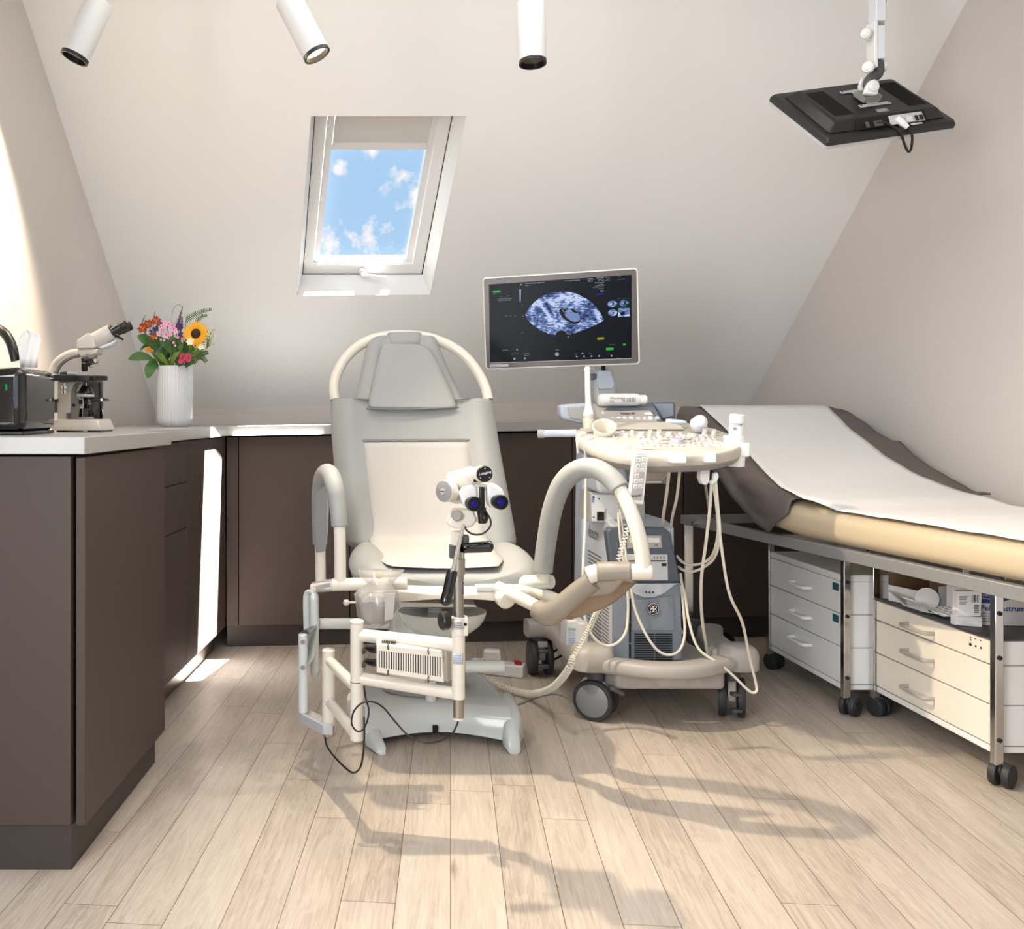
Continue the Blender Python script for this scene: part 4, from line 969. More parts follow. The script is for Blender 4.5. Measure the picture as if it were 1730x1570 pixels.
# console slab on a gently rising plane
CP0 = V((0, 2.6, .836)); CN = V((0, -.17, 1)).normalized()
def cp(x, y, h=0.0): return onplane(x, y, CP0+CN*h, CN)
outl = [(985, 721), (973, 727), (972, 733), (979, 742), (995, 751), (1015, 758), (1040, 764.5), (1070, 769), (1100, 770.5), (1135, 770), (1180, 768.5), (1215, 765.5), (1240, 760), (1254, 753), (1258, 746), (1252, 740), (1235, 734), (1215, 727), (1195, 721), (1180, 716.5), (1150, 713), (1100, 711.5), (1040, 711.5), (1000, 714)]
top = [cp(*p) for p in outl]
cc = sum(top, V((0, 0, 0)))/len(top)
def shrink(pts, k): return [p+(cc-p)*k for p in pts]
MB().loft([[p-V((0, 0, .030)) for p in shrink(top, .012)], [p-V((0, 0, .022)) for p in top], [p-V((0, 0, .006)) for p in top], [p-V((0, 0, .001)) for p in shrink(top, .010)], shrink(top, .022)]).build('console', 'ivory', us, angle=50)
MB().loft([[p-V((0, 0, .052)) for p in shrink(top, .10)], [p-V((0, 0, .045)) for p in shrink(top, .04)], [p-V((0, 0, .029)) for p in shrink(top, .012)]]).build('console_underside', 'mgrey', us, angle=50)
UPC = CN
def knobt(x, y, r, h, m='knob', name='knob', fin=False):
    a = cp(x, y)
    mb = MB().lathe([(r*1.25, 0), (r*1.25, h*.25), (r, h*.3), (r*.92, h), (r*.8, h*1.08)], a, CN, 20)
    if fin: mb.box(a+CN*(h*1.3), (r*1.3, .006, h*.9))
    return mb.build(name, m, us, angle=40)
for (x, y, r_, h, fin) in ((1052, 735, .008, .012, 0), (1058, 738.5, .008, .010, 0), (1068, 734, .007, .012, 0), (1084, 739, .011, .016, 0), (1098, 737.5, .009, .012, 1), (1113, 737, .009, .012, 1), (1131, 736.5, .011, .012, 0), (1150, 734.5, .007, .007, 0), (1165, 735, .006, .006, 0), (1172, 737.5, .010, .007, 0), (1190, 736, .008, .012, 1), (1206, 736.5, .008, .012, 1)):
    knobt(x, y, r_, h, fin=fin)
knobt(1144, 747.5, .020, .010, 'lilac', 'trackball')
for (x, y, dx, m_) in ((1122, 749, 10, 'grey'), (1166, 748, 10, 'grey'), (1125, 743.5, 11, 'grey'), (1161, 743, 9, 'grey')):
    a = cp(x, y); MB().box(a+CN*.002, (dx*px(a.y), .02, .006), Matrix.Rotation(R_(15 if x > 1144 else -15), 3, 'Z')).build('track_key', m_, us, bevel=.002)
random.seed(3)
for row, yy in enumerate((737.5, 740, 743, 746.5, 750, 754)):
    for k in range(14):
        x = 1074+k*10+row*2
        if 1114 < x < 1172 and 742 < yy < 752: continue
        if random.random() < .30 or x > 1215: continue
        a = cp(x, yy); MB().lathe([(.0060, 0), (.0060, .003), (.005, .0042)], a, CN, 12).build('key', random.choice(('knob', 'grey', 'cartw')), us)
for k in range(7): a = cp(1082+k*18, 741+(k % 3)*2.5); MB().lathe([(.0045, 0), (.0045, .0048)], a, CN, 12).build('lit_key', 'lilac', us)
for (x, y) in ((1036, 739), (1039, 744), (1042, 742)): knobt(x, y, .004, .006)
# hand rest recess, long key bar
mb = MB(); a, b = cp(1055, 756.5), cp(1120, 760); mb.tube([a, (a+b)/2+V((0, -.01, 0)), b], .003, 8, smooth=5, flat=(.6, 1.6)); mb.build('wrist_ridge', 'ivory', us)
a = cp(1215, 750); MB().lathe([(.034, 0), (.030, .0015), (.001, .001)], a, CN, 28).build('palm_dish', 'knob', us)
# keyboard strip
ks = MB().prism([P(1036, 713, 3.02), P(1145, 713, 3.02), P(1157, 725, 2.96), P(1040, 725, 2.96)], (0, .02, -.01)).build('keyboard', 'ivory', us, bevel=.002)
mb = MB()
for row in range(3):
    for k in range(22):
        x = 1042+k*4.6+row*.8; y = 715+row*3.1; Y = 3.018-row*.015
        mb.prism([P(x, y, Y-.004), P(x+3.6, y, Y-.004), P(x+3.7, y+2.3, Y-.013), P(x, y+2.3, Y-.013)], (0, .003, 0))
mb.build('keyboard_keys', 'cartw', us, bevel=0)
# upright control panel behind
pa = 3.10; MB().prism([P(1012.6, 706, pa-.02), P(1036, 713, pa-.03), P(1120, 713, pa-.03), P(1099, 680, pa+.10), P(1000.5, 681.6, pa+.10), P(1004, 690, pa+.05)], (0, .04, -.012)).build('control_panel', 'putty', us, bevel=.002)
def pp_(x, y, off=0): Y = pa-.03+(713-y)/33*.13-off; return P(x, y, Y)
MB().prism([pp_(1020, 693.5, .004), pp_(1097, 692, .004), pp_(1093, 685.5, .004), pp_(1029, 687.5, .004)], (0, .004, 0)).build('dark_band', 'navy', us)
MB().prism([pp_(1090, 682, .003), pp_(1101, 680, .003), pp_(1119, 712, .003), pp_(1111, 712, .003)], (0, .004, 0)).build('panel_edge', 'navy', us)
text('Voluson E8', pp_(1048, 700, .006), (1, 0, 0), V((0, .55, .83)), .0105, 'ink', us, bold=.00025)
mb = MB().prism([pp_(1088, 697, .004), pp_(1102, 696, .004), pp_(1106, 701, .004), pp_(1090, 701, .004)], (0, .004, 0)); mb.build('display_key', 'cartw', us)
for k, (x, y) in enumerate(((1035, 709), (1045, 708.5), (1055, 708.5), (1065.5, 708.3), (1078, 708.5), (1089, 708.3), (1098, 707.5), (1110, 707.5), (1018, 700))):
    MB().lathe([(.0078, 0), (.0078, .004), (.006, .005)], pp_(x, y, 0), V((0, -.83, .55)), 18).build('round_button', 'knob' if k in (0, 4, 5, 7, 8) else 'cartw', us)
# rear handles
for (pts, nm) in (([(946, 684), (985, 681), (1003, 682), (1008, 700), (1004, 716), (985, 716), (953, 709), (947, 703)], 'l'), ([(1101, 680), (1138, 678), (1142, 682), (1142, 706), (1124, 712), (1112, 706)], 'r')):
    MB().prism([P(x, y, 3.22) for x, y in pts], (0, .06, 0)).build('rear_handle', 'bluel' if nm == 'l' else 'navy', us, bevel=.010, seg=3)
MB().prism([P(x, y, 3.214) for x, y in ((959, 687), (1000, 686), (1004, 710), (988, 712), (963, 706))], (0, .01, 0)).build('handle_recess', 'grey', us, bevel=.004)
MB().prism([P(x, y, 3.214) for x, y in ((1105, 683), (1138, 682), (1139, 703), (1120, 708))], (0, .01, 0)).build('handle_recess', 'blue', us, bevel=.004)
MB().tube([P(910, 733, 3.12), P(975, 732, 3.05)], .0115, 14, flat=(1.1, .7)).build('side_handle', 'bluel', us, bevel=.002)
MB().tube([P(908.5, 733, 3.12), P(920, 733, 3.11)], .0135, 14, flat=(1.1, .7)).build('handle_cap', 'silver', us, bevel=.003)
# clips on the console rim
for (x, w, y) in ((1141, 22, 770), (1202, 17, 767)):
    MB().boxb(P(x-w/2, 1, 2.6).x, P(x+w/2, 1, 2.6).x, 2.56 if x < 1150 else 2.60, 2.64, P(1, 782, 2.6).z, P(1, y-4, 2.6).z).build('rim_clip', 'cartw', us, bevel=.003)
for (x, y) in ((977, 738), (990, 744)):
    a = cp(x, y); MB().tube([a+V((.03, .03, .004)), a+V((.008, .0, .006)), a+V((-.004, -.012, -.01)), a+V((-.002, -.012, -.05))], .008, 8, smooth=4, flat=(1.3, .35)).build('rim_clip', 'cartw', us)
# probe holders
a = cp(1023, 735)
MB().prism([P(984, 745, 2.86), P(1004, 745, 2.86), P(1004, 762, 2.86), P(984, 762, 2.86)], (0, .04, 0)).build('holder_bracket', 'mgrey', us, bevel=.003)
hcn = V((-.12, -.62, .78)).normalized(); hp = P(1021, 722, 2.88)
MB().lathe([(.028, -.045), (.036, .0), (.0365, .004), (.033, .005), (.029, -.0), (.024, -.04)], hp, hcn, 32, caps=False).build('probe_holder', 'cream', us)
hb2 = P(995, 722, 2.90)
MB().lathe([(.017, 0), (.019, .028), (.0185, .03), (.016, .03), (.014, .0)], P(995, 724, 2.92), (0, 0, 1), 28).build('probe_holder', 'ivory', us)
# small tray and hook under the console
MB().prism(fr([(1153, 778), (1216, 777), (1219, 783), (1215, 789), (1165, 790)], 2.66), (0, .10, 0)).build('under_tray', 'mgrey', us, bevel=.004)
mb = MB().prism(fr([(1184, 790), (1200, 790), (1199, 815), (1194, 820), (1187, 818), (1183, 808)], 2.68), (0, .03, 0)); mb.prism(fr([(1207, 800), (1213, 798), (1215, 806), (1212, 814), (1204, 820), (1200, 814), (1206, 811)], 2.67), (0, .02, 0))
mb.build('cable_hook', 'cartw', us, bevel=.003)
# cup holder
MB().lathe([(.0275, 0), (.030, .045), (.0305, .09), (.028, .09), (.026, .003)], P(1241, 788, 2.76), (0, 0, 1), 36).build('cup_holder', 'cartw', us)
MB().boxb(P(1248, 1, 2.74).x, P(1265, 1, 2.74).x, 2.73, 2.77, P(1, 772, 2.74).z, P(1, 748, 2.74).z).build('holder_clip', 'cartw', us, bevel=.004)

# monitor arm and screen
ma = []
MB().prism([P(1002, 618, 3.36), P(1036, 620, 3.36), P(1043, 652, 3.36), P(1043, 668, 3.36), P(1037, 690, 3.36), P(1008, 690, 3.36), P(1005, 668, 3.36), P(1004, 650, 3.36)], (0, .05, 0)).build('monitor_arm', 'silver', us, bevel=.014, seg=3)
MB().prism([P(1010, 625, 3.352), P(1032, 626, 3.352), P(1039, 650, 3.352), P(1034, 658, 3.352), P(1012, 658, 3.352), P(1008, 648, 3.352)], (0, .012, 0)).build('arm_cover', 'bluel', us, bevel=.004)
MB().boxb(P(1018, 1, 3.345).x, P(1023, 1, 3.345).x, 3.345, 3.36, P(1, 626, 3.345).z, P(1, 618, 3.345).z).build('arm_slot', 'gap', us)
MB().cyl(P(997, 637, 3.36), P(1006, 636, 3.37), .012, 16).build('arm_lever', 'navy', us, bevel=.002)
MB().cyl(P(1023, 690, 3.38), P(1023, 800, 3.40), .045, 24).build('arm_column', 'bluel', us)
# screen plane
k_ = .945
TL, BL, BR, TR = [CAM+(V(p)-CAM)*k_ for p in ((.484, 3.568, 1.463), (.492, 3.595, 1.121), (1.024, 3.421, 1.132), (1.016, 3.393, 1.474))]
mx = ((TR+BR)/2-(TL+BL)/2).normalized(); mn = V((-.309, -.947, -.083)).normalized(); my = mn.cross(mx).normalized()
if my.z < 0: my = -my
mc = (TL+BL+BR+TR)/4; mw, mh = .530/2, .327/2
def sc(u, v, d=0): return mc+mx*(u*mw)+my*(v*mh)+mn*d     # u, v in -1..1
def rrect(w, h, r, n=5, d=0.0, c=None):
    out = []
    for (sx, sy, a0) in ((1, 1, 0), (-1, 1, 90), (-1, -1, 180), (1, -1, 270)):
        for k in range(n+1):
            a = R_(a0+90*k/n); out.append((c or mc)+mx*(sx*(w-r)+r*math.cos(a))+my*(sy*(h-r)+r*math.sin(a))+mn*d)
    return out
scr = MB().loft([rrect(mw-.02, mh-.02, .02, d=-.045), rrect(mw-.006, mh-.006, .014, d=-.03), rrect(mw, mh, .012, d=-.02), rrect(mw, mh, .012, d=0), rrect(mw-.003, mh-.003, .010, d=.002)]).build('monitor_shell', 'whitem', us, angle=40)
MB().prism(rrect(mw-.0045, mh-.0045, .009, d=.0015), mn*.002).build('monitor_bezel', 'bezel', us, bevel=.0006)
def SP(X, Y, d): x, y = 800+X/5.767, 440+Y/5.767; return onplane(x, y, mc+mn*d, mn)
M['screenk'] = emit('screen_black', '0b0f16', .9)
def scanmat():
    m = bpy.data.materials.new('scan_image'); m.use_nodes = True; t = m.node_tree; b = t.nodes['Principled BSDF']
    b.inputs['Base Color'].default_value = (0, 0, 0, 1); b.inputs['Roughness'].default_value = .3; b.inputs['Specular IOR Level'].default_value = .08
    tc = t.nodes.new('ShaderNodeTexCoord'); n1 = t.nodes.new('ShaderNodeTexNoise'); n1.inputs['Scale'].default_value = 16; n1.inputs['Detail'].default_value = 3; n1.inputs['Distortion'].default_value = 1.5
    mp = t.nodes.new('ShaderNodeMapping'); mp.inputs['Rotation'].default_value = (0, R_(-25), 0); mp.inputs['Scale'].default_value = (1, 1, 3.0)
    n2 = t.nodes.new('ShaderNodeTexNoise'); n2.inputs['Scale'].default_value = 70; n2.inputs['Detail'].default_value = 4
    t.links.new(tc.outputs['Object'], n1.inputs['Vector']); t.links.new(tc.outputs['Object'], mp.inputs['Vector']); t.links.new(mp.outputs[0], n2.inputs['Vector'])
    a = t.nodes.new('ShaderNodeMath'); a.operation = 'MULTIPLY_ADD'; t.links.new(n2.outputs['Fac'], a.inputs[0]); a.inputs[1].default_value = .75; t.links.new(n1.outputs['Fac'], a.inputs[2])
    r = t.nodes.new('ShaderNodeValToRGB'); t.links.new(a.outputs[0], r.inputs[0]); e = r.color_ramp.elements
    e[0].position = .66; e[0].color = srgb('0c1428'); e[1].position = 1.0; e[1].color = srgb('cfdcff'); k = e.new(.80); k.color = srgb('40568c'); k = e.new(.93); k.color = srgb('8098d0')
    t.links.new(r.outputs[0], b.inputs['Emission Color']); b.inputs['Emission Strength'].default_value = .8
    return m
M['scan'] = scanmat()
M['scanw'] = emit('scan_white', 'c9d8ff', .75); M['scanb'] = emit('scan_mid', '7e95c8', .75); M['scr_g'] = emit('screen_green', '35c045', .7); M['scr_b'] = emit('screen_blue', '3238b8', .8)
M['scr_w'] = emit('screen_white', 'c0c8e0', .5); M['scr_y'] = emit('screen_yellow', 'b0b030', .6)
def scp(pts, d, name, m, th=.0003): return MB().prism([SP(x, y, d) for x, y in pts], mn*th).build(name, m, scr, flat=True)
scp([(150, 235), (1540, 140), (1540, 952), (160, 998)], .0032, 'display', 'screenk', .0004)
scp([(505, 530), (530, 480), (560, 440), (598, 402), (640, 370), (690, 340), (740, 320), (800, 307), (870, 303), (935, 309), (1000, 325), (1050, 347), (1100, 375), (1150, 410), (1190, 450), (1240, 520), (1268, 585), (1200, 625), (1110, 665), (1010, 700), (930, 726), (912, 700), (885, 684), (860, 680), (832, 686), (808, 705), (800, 728), (740, 720), (690, 695), (650, 680), (590, 640), (530, 585)], .0037, 'scan_image', 'scan')
scp([(835, 482), (860, 463), (900, 462), (930, 470), (975, 476), (1005, 500), (1030, 530), (1046, 565), (1040, 590), (1025, 612), (995, 622), (950, 608), (900, 585), (862, 552), (840, 515)], .0041, 'scan_cavity', 'screenk')
scp([(888, 520), (905, 495), (925, 475), (950, 478), (965, 500), (990, 515), (1015, 512), (1035, 545), (1040, 575), (1020, 595), (985, 600), (950, 590), (915, 565), (895, 545)], .0045, 'scan_embryo', 'scanb')
MB().tube([SP(887+18*math.cos(a), 485+18*math.sin(a), .0047) for a in [2*math.pi*i/20 for i in range(20)]], .0005, 6, closed=True).build('scan_ring', 'scanw', scr)
MB().tube([SP(*p, .0045) for p in ((785, 725), (800, 700), (830, 684), (862, 680), (895, 690), (918, 722))], .0006, 6, smooth=5).build('scan_probe_arc', 'scanw', scr)
random.seed(11)
def sline(x, y, w, h=6): mb.prism([SP(x, y, .0037), SP(x+w, y-w*.06, .0037), SP(x+w, y+h-w*.06, .0037), SP(x, y+h, .0037)], mn*.0002)
def sword(x, y, w, h=6):
    e = x+w
    while x < e: ww = random.uniform(3, 7); sline(x, y-(x-e+w)*.06, ww, h*random.uniform(.5, 1)); x += ww+random.uniform(1.5, 4)
for a in ((505, 222, 180, 10), (507, 245, 26, 8), (880, 198, 150, 9), (1110, 176, 50, 7), (1110, 190, 50, 7), (1120, 204, 40, 7), (1195, 170, 75, 8), (1212, 184, 55, 8), (1215, 197, 50, 8), (1182, 216, 86, 8), (1220, 232, 45, 5), (1180, 247, 85, 5), (1160, 262, 105, 5), (1215, 275, 50, 5), (1235, 290, 30, 5), (1235, 303, 30, 5), (1285, 172, 45, 4), (1285, 192, 50, 4), (1405, 160, 28, 4), (1405, 184, 70, 4), (260, 350, 85, 5), (236, 376, 130, 6), (242, 392, 118, 6), (282, 874, 50, 7), (370, 914, 70, 5), (487, 911, 60, 5), (490, 926, 48, 5), (795, 872, 34, 6), (806, 970, 20, 5), (190, 326, 25, 5), (1320, 822, 55, 4), (985, 914, 18, 6), (1125, 906, 20, 5)):
    mb = MB(); sword(*a); mb.build('screen_text', 'scr_w', scr, flat=True)
mb = MB()
for (x, y, s) in ((398, 960, 12), (813, 915, 20), (1006, 938, 9), (1078, 936, 9), (1150, 934, 9), (1224, 932, 9), (1062, 907, 9), (462, 237, 8), (474, 440, 4), (483, 544, 4), (476, 710, 4), (316, 544, 4), (362, 543, 4), (406, 541, 4), (1345, 930, 9), (424, 870, 8), (500, 955, 10)):
    MB().lathe([(s/5.767*.0020, 0), (s/5.767*.0020, .0002)], SP(x, y, .0037), mn, 12).build('screen_icon', 'scr_w', scr, flat=True)
scp([(188, 296), (262, 291), (262, 312), (188, 316)], .0037, 'screen_button', 'scr_g'); scp([(1291, 853), (1364, 849), (1364, 874), (1291, 877)], .0037, 'screen_button', 'scr_g'); scp([(1455, 812), (1484, 810), (1484, 829), (1455, 831)], .0037, 'screen_button', 'scr_g')
scp([(448, 284), (461, 283), (458, 400), (451, 400)], .0037, 'grey_scale', 'scanw'); scp([(1196, 328), (1268, 322), (1268, 329), (1196, 335)], .0037, 'screen_note', 'scr_b'); scp([(1206, 752), (1272, 748), (1272, 772), (1206, 776)], .0037, 'screen_note', 'scr_y')
scp([(912, 742), (932, 741), (922, 758)], .0037, 'screen_marker', 'scr_y')
for (x, y) in ((1352, 424), (1465, 416), (1355, 512)):
    scp([(x+46*math.cos(a), y+32*math.sin(a)-3*math.cos(a)) for a in [2*math.pi*i/16 for i in range(16)]], .0037, 'scan_thumbnail', 'scan')
    scp([(x+8+10*math.cos(a), y+9*math.sin(a)) for a in [2*math.pi*i/10 for i in range(10)]], .0040, 'thumbnail_cavity', 'screenk')
scp([(1408, 468), (1522, 464), (1522, 546), (1408, 550)], .0037, 'scan_thumbnail', 'scan')
scp([(1425, 515), (1450, 495), (1480, 505), (1470, 530), (1440, 540)], .0040, 'thumbnail_cavity', 'screenk')
q = [SP(x, y, .0040) for x, y in ((1405, 374), (1522, 368), (1522, 455), (1405, 459))]
MB().tube(q, .0003, 4, closed=True).build('thumbnail_frame', 'scr_g', scr)
MB().tube([SP(160, 1000, .004), SP(1540, 957, .004)], .0009, 6).build('bezel_line', 'silver', scr)
MB().prism([SP(160, 1017, .0036), SP(340, 1009, .0036), SP(340, 1034, .0036), SP(160, 1043, .0036)], mn*.0004).build('name_plate', 'silver', scr, flat=True)
text('Voluson Expert Series', SP(165, 1036, .0045), mx, my, .0045, 'ink', scr)

# cables of the machine
def cable(pts, r=.0042, m='cable', name='cable', parent=us, n=6): return MB().tube([P(*p) for p in pts], r, 10, smooth=n).build(name, m, parent)
cable([(1202, 812, 2.70), (1200, 850, 2.72), (1193.6, 910, 2.74), (1184.7, 981, 2.78), (1186, 1043, 2.85), (1193, 1090, 2.95), (1197, 1112, 2.98)], .0046)
cable([(1209, 812, 2.68), (1214, 870, 2.70), (1217, 910, 2.70), (1231, 999, 2.72), (1254, 1052, 2.78), (1266, 1110, 2.84), (1276, 1150, 2.86), (1278, 1168, 2.86), (1266, 1168, 2.86), (1240, 1143, 2.86), (1217, 1123, 2.86), (1180, 1096, 2.88), (1164, 1050, 2.90), (1158, 1010, 2.93), (1152, 985, 2.96), (1150, 970, 3.0)], .0042)
cable([(1144, 940, 3.02), (1152, 949, 2.98), (1167, 954.6, 2.93), (1188.7, 951, 2.86), (1205, 935, 2.80), (1213, 900, 2.76), (1211, 860, 2.72), (1205, 815, 2.70)], .0042)
cable([(1146, 958, 3.02), (1156, 964, 2.96), (1170, 966, 2.92), (1190, 958, 2.86), (1208, 940, 2.80), (1216, 905, 2.76), (1213, 860, 2.73), (1206, 815, 2.71)], .0042)
cable([(1149.5, 782, 2.72), (1147, 810, 2.75), (1143, 843, 2.80), (1137, 868, 2.88), (1133, 892, 3.02)], .0042)
cable([(1132, 780, 2.70), (1129, 810, 2.74), (1125, 843, 2.80), (1121, 868, 2.90), (1119, 893, 3.06)], .0046)
cable([(991, 762, 2.86), (990, 806, 2.87), (989, 850, 2.88), (988, 898, 2.86), (985, 960, 2.84), (985, 1010, 2.84), (990, 1052, 2.84), (1005, 1080, 2.84), (1023, 1091, 2.85), (1042, 1087, 2.86), (1057, 1068, 2.88), (1061, 1035, 2.90), (1059.5, 993, 2.90), (1052, 940, 2.90), (1046, 890, 2.90), (1044, 850, 2.94)], .0042)
cable([(1047, 860, 2.92), (1055, 920, 2.90), (1065, 988, 2.90), (1073, 1030, 2.90), (1089, 1068, 2.88), (1107, 1095, 2.87), (1124, 1106, 2.87), (1142, 1104, 2.88), (1153, 1090, 2.90), (1157, 1065, 2.92), (1154, 1020, 2.96), (1151, 990, 2.99)], .0042)
# loose black cables at the rear caster
cable([(930, 1085, 3.50), (950, 1078, 3.52), (975, 1078, 3.6)], .004, 'cablek'); cable([(930, 1105, 3.44), (950, 1092, 3.48), (972, 1080, 3.55)], .004, 'cablek'); cable([(928, 1118, 3.42), (945, 1110, 3.44), (970, 1095, 3.5)], .004, 'cablek')

# ------------------------------------------------------------------ things standing in or on the machine
def bottle(name, label, cat, prof, o, ax, m, extra, seg=32):
    t = thing(name, o, label, cat)
    MB().lathe(prof, o, ax, seg).build('bottle_body', m, t)
    return t
a = P(1010, 676, 3.17); b = P(1084, 675.5, 3.17); ax = (b-a).normalized(); L = (b-a).length
t = thing('gel_bottle', a, 'white gel bottle lying on its side on top of the ultrasound control panel', 'bottle')
MB().lathe([(.012, 0), (.019, .004), (.021, .012), (.0215, L*.6), (.021, L-.02), (.017, L-.008), (.013, L)], a, ax, 32).build('bottle_body', 'whitem', t)
MB().lathe([(.0155, L-.006), (.016, L), (.016, L+.012), (.014, L+.015)], a, ax, 28).build('cap', 'cartw', t)
for k, (x, s, c_) in enumerate(((1030, 'Ultraschall', 'inkg'), (1030, 'Gel', 'inkg'))):
    text(s, P(x, 674+k*6, 3.147), (1, 0, 0), (0, 0, 1), .010, c_, t)
mb = MB()
for k in range(9): mb.prism([P(1052+k*2.6, 672, 3.1475), P(1053+k*2.6, 672, 3.1475), P(1053+k*2.6, 680, 3.1475), P(1052+k*2.6, 680, 3.1475)], (0, .0006, 0))
mb.build('label_print', 'inkg', t)
t = thing('wipes_tube', P(1238, 788, 2.76), 'white tall wipes canister with blue print in the cup holder at the console corner', 'canister')
o = P(1241, 780, 2.76); ax = (P(1246, 702, 2.76)-o).normalized(); L = (P(1246, 700, 2.76)-o).length
MB().lathe([(.020, 0), (.0212, .003), (.0212, L-.03), (.0205, L-.028)], o, ax, 32).build('canister_body', 'whitem', t)
MB().lathe([(.0215, L-.027), (.0222, L-.02), (.0222, L-.004), (.019, L)], o, ax, 32).build('lid', 'whitem', t)
text('Cleanisept', P(1235, 719, 2.737), (1, 0, .0), (0, 0, 1), .008, 'inkb', t)
MB().prism([P(1239, 721.5, 2.738), P(1244, 721.5, 2.738), P(1244, 727, 2.738), P(1239, 727, 2.738)], (0, .001, 0)).build('label_square', 'skyb', t)
# vaginal probe
t = thing('ultrasound_probe', P(995, 722, 2.92), 'slim white rod-shaped ultrasound probe standing upright in the left holder', 'ultrasound probe')
MB().tube([P(994, 702, 2.92), P(994.5, 694, 2.92), P(994, 684, 2.92), P(993, 660, 2.92), P(992.5, 630, 2.92), P(992.5, 622, 2.92), P(992.5, 619.5, 2.92)], [.0165, .014, .009, .0085, .0085, .0095, .004], 20, smooth=4).build('probe_shaft', 'whitem', t)
MB().tube([P(995, 716, 2.92), P(994.5, 704, 2.92), P(994.5, 700, 2.92)], [.013, .016, .0165], 24).build('probe_grip', 'ivory', t)
# dome probe
t = thing('ultrasound_probe', P(1181, 728, 2.92), 'dome-headed white and grey ultrasound probe resting at the right end of the console', 'ultrasound probe')
dcn = P(1181, 716, 2.92); ax = V((.35, -.35, .87)).normalized(); x_, y_, z_ = basis(ax)
MB().ell(dcn, (.0255, .024, .028), rot3(x_, y_, z_), 28, 16).build('probe_dome', 'whitem', t)
MB().lathe([(.014, -.022), (.023, -.016), (.0268, -.004), (.0268, .002), (.0245, .004)], dcn, ax, 32).build('probe_body', 'bluel', t)
t = thing('ultrasound_probe', P(1147, 716, 3.0), 'small grey ultrasound probe head lying beside the dome-headed probe', 'ultrasound probe')
MB().tube([P(1133, 712, 3.02), P(1140, 712.5, 3.01), P(1152, 713.5, 3.0), P(1159, 714, 3.0)], [.009, .0095, .0095, .006], 18, flat=(.8, 1.2)).build('probe_body', 'bluel', t)
MB().tube([P(1126, 712, 3.03), P(1135, 712, 3.02)], .008, 14).build('probe_nose', 'whitem', t)
# hand control
t = thing('hand_control', P(1077, 852, 2.54), 'grey hand control with pictogram keys hooked on the front rim of the ultrasound console', 'hand control')
hy = 2.545; q = lambda x, y, d=0: P(x, y, hy-d)
MB().prism([q(1071, 767), q(1096, 764.5), q(1087.5, 853), q(1061.5, 850)], (0, .018, 0)).build('control_body', 'cartw', t, bevel=.003, seg=3)
MB().prism([q(1074, 771, .0012), q(1092.5, 769, .0012), q(1084.5, 846, .0012), q(1065, 844, .0012)], (0, .002, 0)).build('control_face', 'grey', t, bevel=.0008)
def hk(u, v): return (1074-8.7*v+u*19.5, 771+74*v)
for (u, v) in ((.3, .09), (.75, .07), (.3, .22), (.75, .20), (.3, .33), (.72, .32), (.3, .45), (.3, .57), (.72, .56), (.3, .70), (.72, .69)):
    x, y = hk(u, v); kk = MB().prism([q(x-3.6, y-3.6, .002), q(x+3.8, y-3.9, .002), q(x+3.4, y+3.6, .002), q(x-4, y+3.4, .002)], (0, .0015, 0)).build('key', 'cartw', t, bevel=.0006)
    mb = MB(); mb.tube([q(x-2.2, y+1.5, .0026), q(x-.2, y+1.2, .0026), q(x+2, y-1.5, .0026)], .0005, 5); mb.tube([q(x-1.8, y-1.6, .0026), q(x-1, y-1, .0026)], .0006, 5); mb.build('pictogram', 'ink', kk)
x, y = hk(.02, .93); text('MAQUET', q(x, y, .0016), (1, 0, .06), (-.06, 0, 1), .0068, 'ink', t, bold=.0001)
MB().tube([q(1074, 853)+V((0, .009, 0)), q(1073.5, 862)+V((0, .009, 0))], [.006, .005], 12).build('cord_sleeve', 'cartw', t)
mb = MB(); mb.prism([q(1076, 764), q(1092, 763), q(1092, 769), q(1076, 770)], (0, .03, 0)); mb.build('hook', 'cartw', t, bevel=.002)
def coil(path, R, r, pitch, name, m, parent, seg=6, per=9):
    pts = cr([P(*p) for p in path], 10); L = [0]
    for i in range(1, len(pts)): L.append(L[-1]+(pts[i]-pts[i-1]).length)
    tot = L[-1]; n = int(tot/pitch*per); out = []; j = 0; up0 = V((0, -1, 0))
    for i in range(n+1):
        s = tot*i/n
        while j < len(L)-2 and L[j+1] < s: j += 1
        f = (s-L[j])/max(1e-9, L[j+1]-L[j]); c = pts[j].lerp(pts[j+1], f); T = (pts[j+1]-pts[j]).normalized()
        u = (up0-T*up0.dot(T)).normalized(); w = T.cross(u); a = 2*math.pi*i/per
        out.append(c+(u*math.cos(a)+w*math.sin(a))*R)
    return MB().tube(out, r, seg).build(name, m, parent)
coil([(1060, 893, 2.62), (1054, 915, 2.62), (1048, 935, 2.62), (1043, 955, 2.62)], .0065, .0016, .0095, 'coiled_cord', 'cable', t)
MB().tube([P(1073, 862, 2.55), P(1068, 878, 2.58), P(1060, 892, 2.62)], .002, 8, smooth=4).build('cord', 'cable', t)
coil([(1018, 1012, 2.70), (1008, 1035, 2.76), (994, 1065, 2.80), (975, 1100, 2.80), (968, 1112, 2.80)], .0068, .0020, .0085, 'coiled_cord', 'cable', t)
coil([(968, 1112, 2.80), (962, 1128, 2.78), (948, 1148, 2.85), (930, 1164, 2.98), (905, 1172, 3.10), (878, 1170, 3.18), (848, 1160, 3.24), (815, 1145, 3.30)], .0095, .0024, .0085, 'coiled_cord', 'cable', t, per=8)
